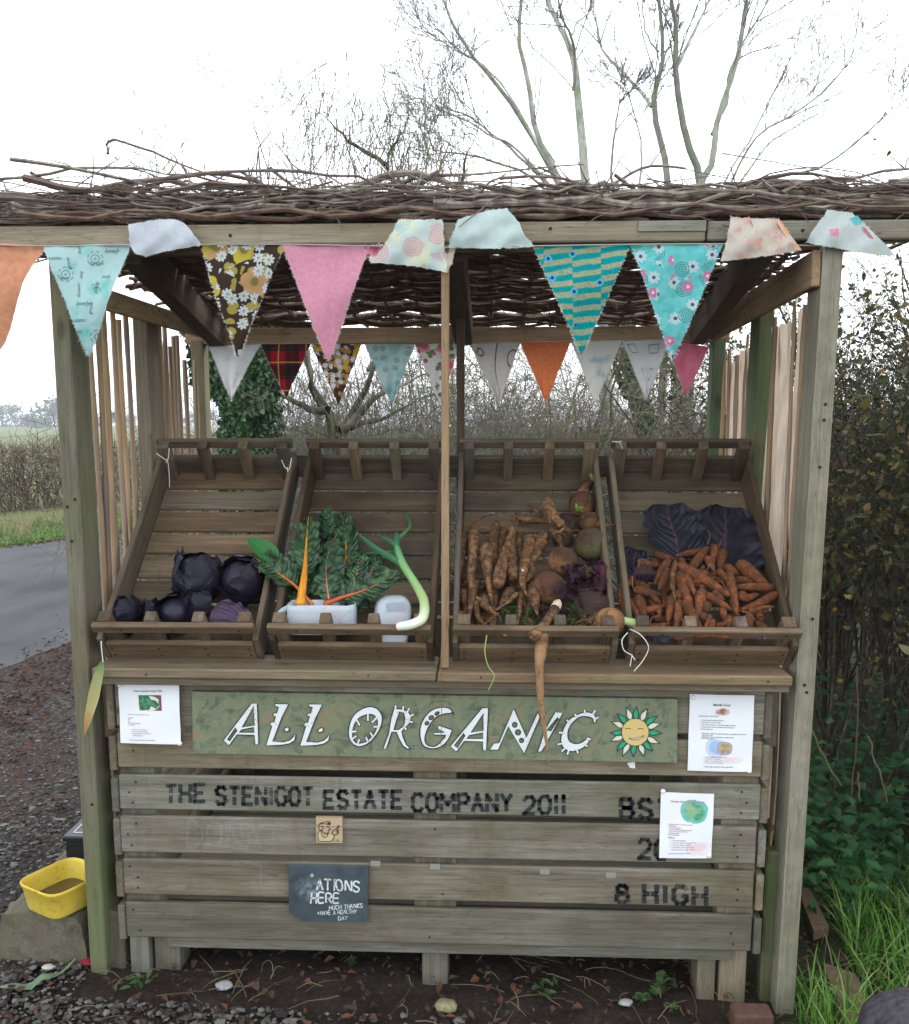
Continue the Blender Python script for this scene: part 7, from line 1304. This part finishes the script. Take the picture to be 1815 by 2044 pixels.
m=M(); R_=lambda z,s,th=0.: rounded_ring(cT+np.array([0,0,z]),ru,rv,(Ltub/2*s+.004)-th,(Wt/2*s)-th,5.,32)
loft(m,[R_(0,.92),R_(.003,.97),R_(.01,1.0),R_(H-.012,1.13),R_(H-.010,1.17),R_(H-.002,1.18),R_(H,1.165),R_(H-.001,1.14),R_(H-.012,1.11,.001),R_(.012,.98,.002),R_(.006,.93,.003)],(True,True)); part(m,'body',YPL,tub,smooth=True)
m=M(); r=R_(.030,1.02,.0025); c=r.mean(0); m.add(np.vstack([r,c]),None,[[32,i,(i+1)%32] for i in range(32)]); part(m,'muddy_water',plain('muddy_water',(.10,.065,.03),.08,.5),tub)
kb=G(131,1715,ZT); black=thing('black_box',kb,'black lidded box with a pale line on its lid, behind the left post','box')
BLK=plain('black_plastic',(.012,.013,.016),.35,.45)
m=M(); m.box(kb+np.array([.085,.09,.030]),(.17,.18,.060),ch=.006); part(m,'body',BLK,black); m=M(); m.box(kb+np.array([.085,.09,.070]),(.182,.192,.020),ch=.005); part(m,'lid',BLK,black)
m=M(); a=kb+np.array([.02,.025,.0808]); 
for p0,p1 in (((0,0),(.13,0)),((0,0),(0,.13)),((.13,0),(.13,.13)),((0,.13),(.13,.13))): m.bar(a+[p0[0],p0[1],0],a+[p1[0],p1[1],0],.006,.002)
part(m,'lid_line',plain('pale_lid_line',(.5,.52,.55),.5),black)
# plank lying in the grass and a brick, right
RUST=wood('red_brown_plank_wood',[(.09,.055,.038),(.15,.092,.062),(.21,.135,.095)],stain=(.14,.09,.06),green=.2,var=.1)
for pts,l in ((((1642,1921),(1707,1943),(1757,2028),(1690,2050)),'broad end of a red-brown plank lying in the grass, nearest the camera'),(((1590,1765),(1618,1775),(1655,1850),(1625,1860)),'red-brown plank end in the grass right of the right post')):
    P=[G(a,b,gz(1.2)+.05) for a,b in pts]; m=M(); V=P+[p-np.array([0,0,.03]) for p in P]; m.add(V,[[0,3,2,1][::-1],[4,5,6,7],[0,1,5,4],[1,2,6,5],[2,3,7,6],[3,0,4,7]]); o=m.build('plank',RUST,None,P[3]); tag(o,l,'plank')
bk=G(1500,2036,gz(.9)+.03); m=M(); m.box(bk-np.array([0,0,.0]),(.105,.06,.065),ch=.006); tag(m.build('brick',plain('worn_brick',(.13,.068,.048),.9,.2,None,(.085,.05,.038),.5,70.),None,bk),'worn brown brick by the foot of the right post','brick')
# rounded dark cloth thing in the near corner
bc=U(1830,2075,-.62); m=M(); n1,n2=26,36; th=np.linspace(.02,1.9,n1); ph=np.linspace(0,2*np.pi,n2); P=np.zeros((n1,n2,3))
for i,a in enumerate(th):
    for j,b in enumerate(ph):
        d=np.array([math.sin(a)*math.cos(b),math.sin(a)*math.sin(b),math.cos(a)]); P[i,j]=bc+np.array([.0,0,-.03])+d*[.115,.13,.12]*(1+.03*math.sin(b*9)*math.sin(a)+.02*mnoise.noise(tuple(d*4)))
m.grid(P); zb=P[-1]; low=zb.copy(); low[:,2]=gz(.9)-.03; m.grid(np.array([zb,low])); t=NT('dark_grey_cloth'); p=t.pos(); n=t.noise(t.mul(p,(1.,1.,.25)),60.,4.); f=t.noise(p,300.,2.); CLOTH=t.done(t.mix(t.step(n,.35,.65),(.040,.036,.042),(.085,.078,.085)),.95,t.bump(t.math('ADD',n,f),.5,.004),.1)
tag(m.build('cloth_bag',CLOTH,None,bc,True),'dark grey rounded cloth bag top in the near right corner','bag')
# crumbs on the soil
for u,v,s,col,l in ((177,1940,.022,(.28,.01,.03),'small crushed red thing beside the foot of the left post'),(448,1980,.02,(.36,.36,.37),'crumpled pale scrap on the soil below the slate'),(890,2006,.026,(.30,.28,.15),'pale yellow stone on the soil near the centre foot'),(1250,1988,.015,(.42,.42,.41),'white crumb on the soil right of the centre foot'),(98,1955,.014,(.6,.58,.5),'white petal scrap by the near end of the sleeper')):
    c=G(u,v,0.02); c[2]=gz(c[0])+.006; m=M(); 
    n=12; th=np.linspace(.05,3.09,8); P=np.array([[c+np.array([math.sin(a)*math.cos(b)*1.3,math.sin(a)*math.sin(b),math.cos(a)*.5])*s*(1+.35*mnoise.noise((math.cos(b)*2,math.sin(b)*2+u,a*2))) for b in np.linspace(0,6.283,n)] for a in th]); m.grid(P); tag(m.build('scrap',plain('scrap_%d'%u,col,.7,.3,None,tuple(k*.6 for k in col),.3,90.),None,c,True),l,'scrap')
# leek trimmings on the soil at the left
q=[G(a,b,.07) for a,b in ((-10,1976),(40,1970),(80,1958),(110,1945),(150,1915))]; q=catmull(q,20); q[:,2]=gz(q[:,0])+.018+.006*np.sin(np.arange(20)*.7); m=M(); leafsheet(m,q,np.interp(np.linspace(0,1,20),[0,.3,.6,1],[.006,.012,.010,.003]),(0,-.15,1),.008,.05,7,0,45.); tag(m.build('leek_leaf',plain('wilted_leek_leaf',(.085,.15,.095),.6,.25,None,(.15,.20,.12),.3,40.),None,q[10],True),'green strap of leek leaf lying on the soil at the lower left','leaf')
# ------------------------------------------------------------------ camera, light, view
cam=bpy.data.cameras.new('camera'); co=bpy.data.objects.new('camera',cam); COL.objects.link(co)
cam.sensor_fit='HORIZONTAL'; cam.sensor_width=36; cam.lens=36*FPX/1815; cam.shift_y=(PPV-1022)/1815
co.location=CAMP; co.rotation_euler=(R(90)-PITCH,0,YAW); cam.clip_start=.05; cam.clip_end=5000
scene.camera=co
w=bpy.data.worlds.new('World'); scene.world=w; w.use_nodes=True; nt=w.node_tree; nt.nodes.clear()
sky=nt.nodes.new('ShaderNodeTexSky'); sky.sky_type='NISHITA'; sky.sun_disc=False
SUN_EL=R(32); SUN_AZ=R(55)     # compass bearing of the sun seen from above, 0 = +Y
sky.sun_elevation=SUN_EL; sky.sun_rotation=SUN_AZ; sky.air_density=1.; sky.dust_density=1.; sky.ozone_density=1.
hs=nt.nodes.new('ShaderNodeHueSaturation'); hs.inputs['Saturation'].default_value=.35
bg=nt.nodes.new('ShaderNodeBackground'); bg.inputs['Strength'].default_value=.10
wo=nt.nodes.new('ShaderNodeOutputWorld')
nt.links.new(sky.outputs[0],hs.inputs['Color']); ad=nt.nodes.new('ShaderNodeMix'); ad.data_type='RGBA'; ad.blend_type='ADD'; ad.inputs[0].default_value=1.; ad.inputs[7].default_value=(4.2,4.35,4.5,1); nt.links.new(hs.outputs[0],ad.inputs[6]); nt.links.new(ad.outputs[2],bg.inputs[0]); nt.links.new(bg.outputs[0],wo.inputs[0])
sl=bpy.data.lights.new('sun','SUN'); so=bpy.data.objects.new('sun',sl); COL.objects.link(so)
sl.energy=.7; sl.angle=R(30); sl.color=(1,.96,.90)
d=Vector((math.sin(SUN_AZ)*math.cos(SUN_EL),math.cos(SUN_AZ)*math.cos(SUN_EL),math.sin(SUN_EL)))
so.rotation_euler=d.to_track_quat('Z','Y').to_euler()
vs=scene.view_settings; scene.display_settings.display_device='sRGB'; vs.view_transform='Standard'; vs.look='None'; vs.gamma=1; vs.exposure=1.6; vs.use_curve_mapping=False
scene.cycles.max_bounces=6; scene.cycles.diffuse_bounces=3; scene.cycles.transparent_max_bounces=12

# ------------------------------------------------------------------ damp air
hz=M(); hz.add([(x,y,z) for x in(-2400,2400) for y in(-29,2400) for z in(-1.2,40)],[[0,1,3,2],[4,6,7,5],[0,4,5,1],[2,3,7,6],[0,2,6,4],[1,5,7,3]]); hm=bpy.data.materials.new('damp_air'); hm.use_nodes=True; ht=hm.node_tree; ht.nodes.clear(); ho=ht.nodes.new('ShaderNodeOutputMaterial'); pv=ht.nodes.new('ShaderNodeVolumePrincipled'); pv.inputs['Color'].default_value=(.86,.92,.97,1); pv.inputs['Density'].default_value=.0011; pv.inputs['Anisotropy'].default_value=.2; ht.links.new(pv.outputs[0],ho.inputs['Volume'])
HAZE=hz.build('haze',hm); stuff(HAZE,'pale damp air over the fields','haze')
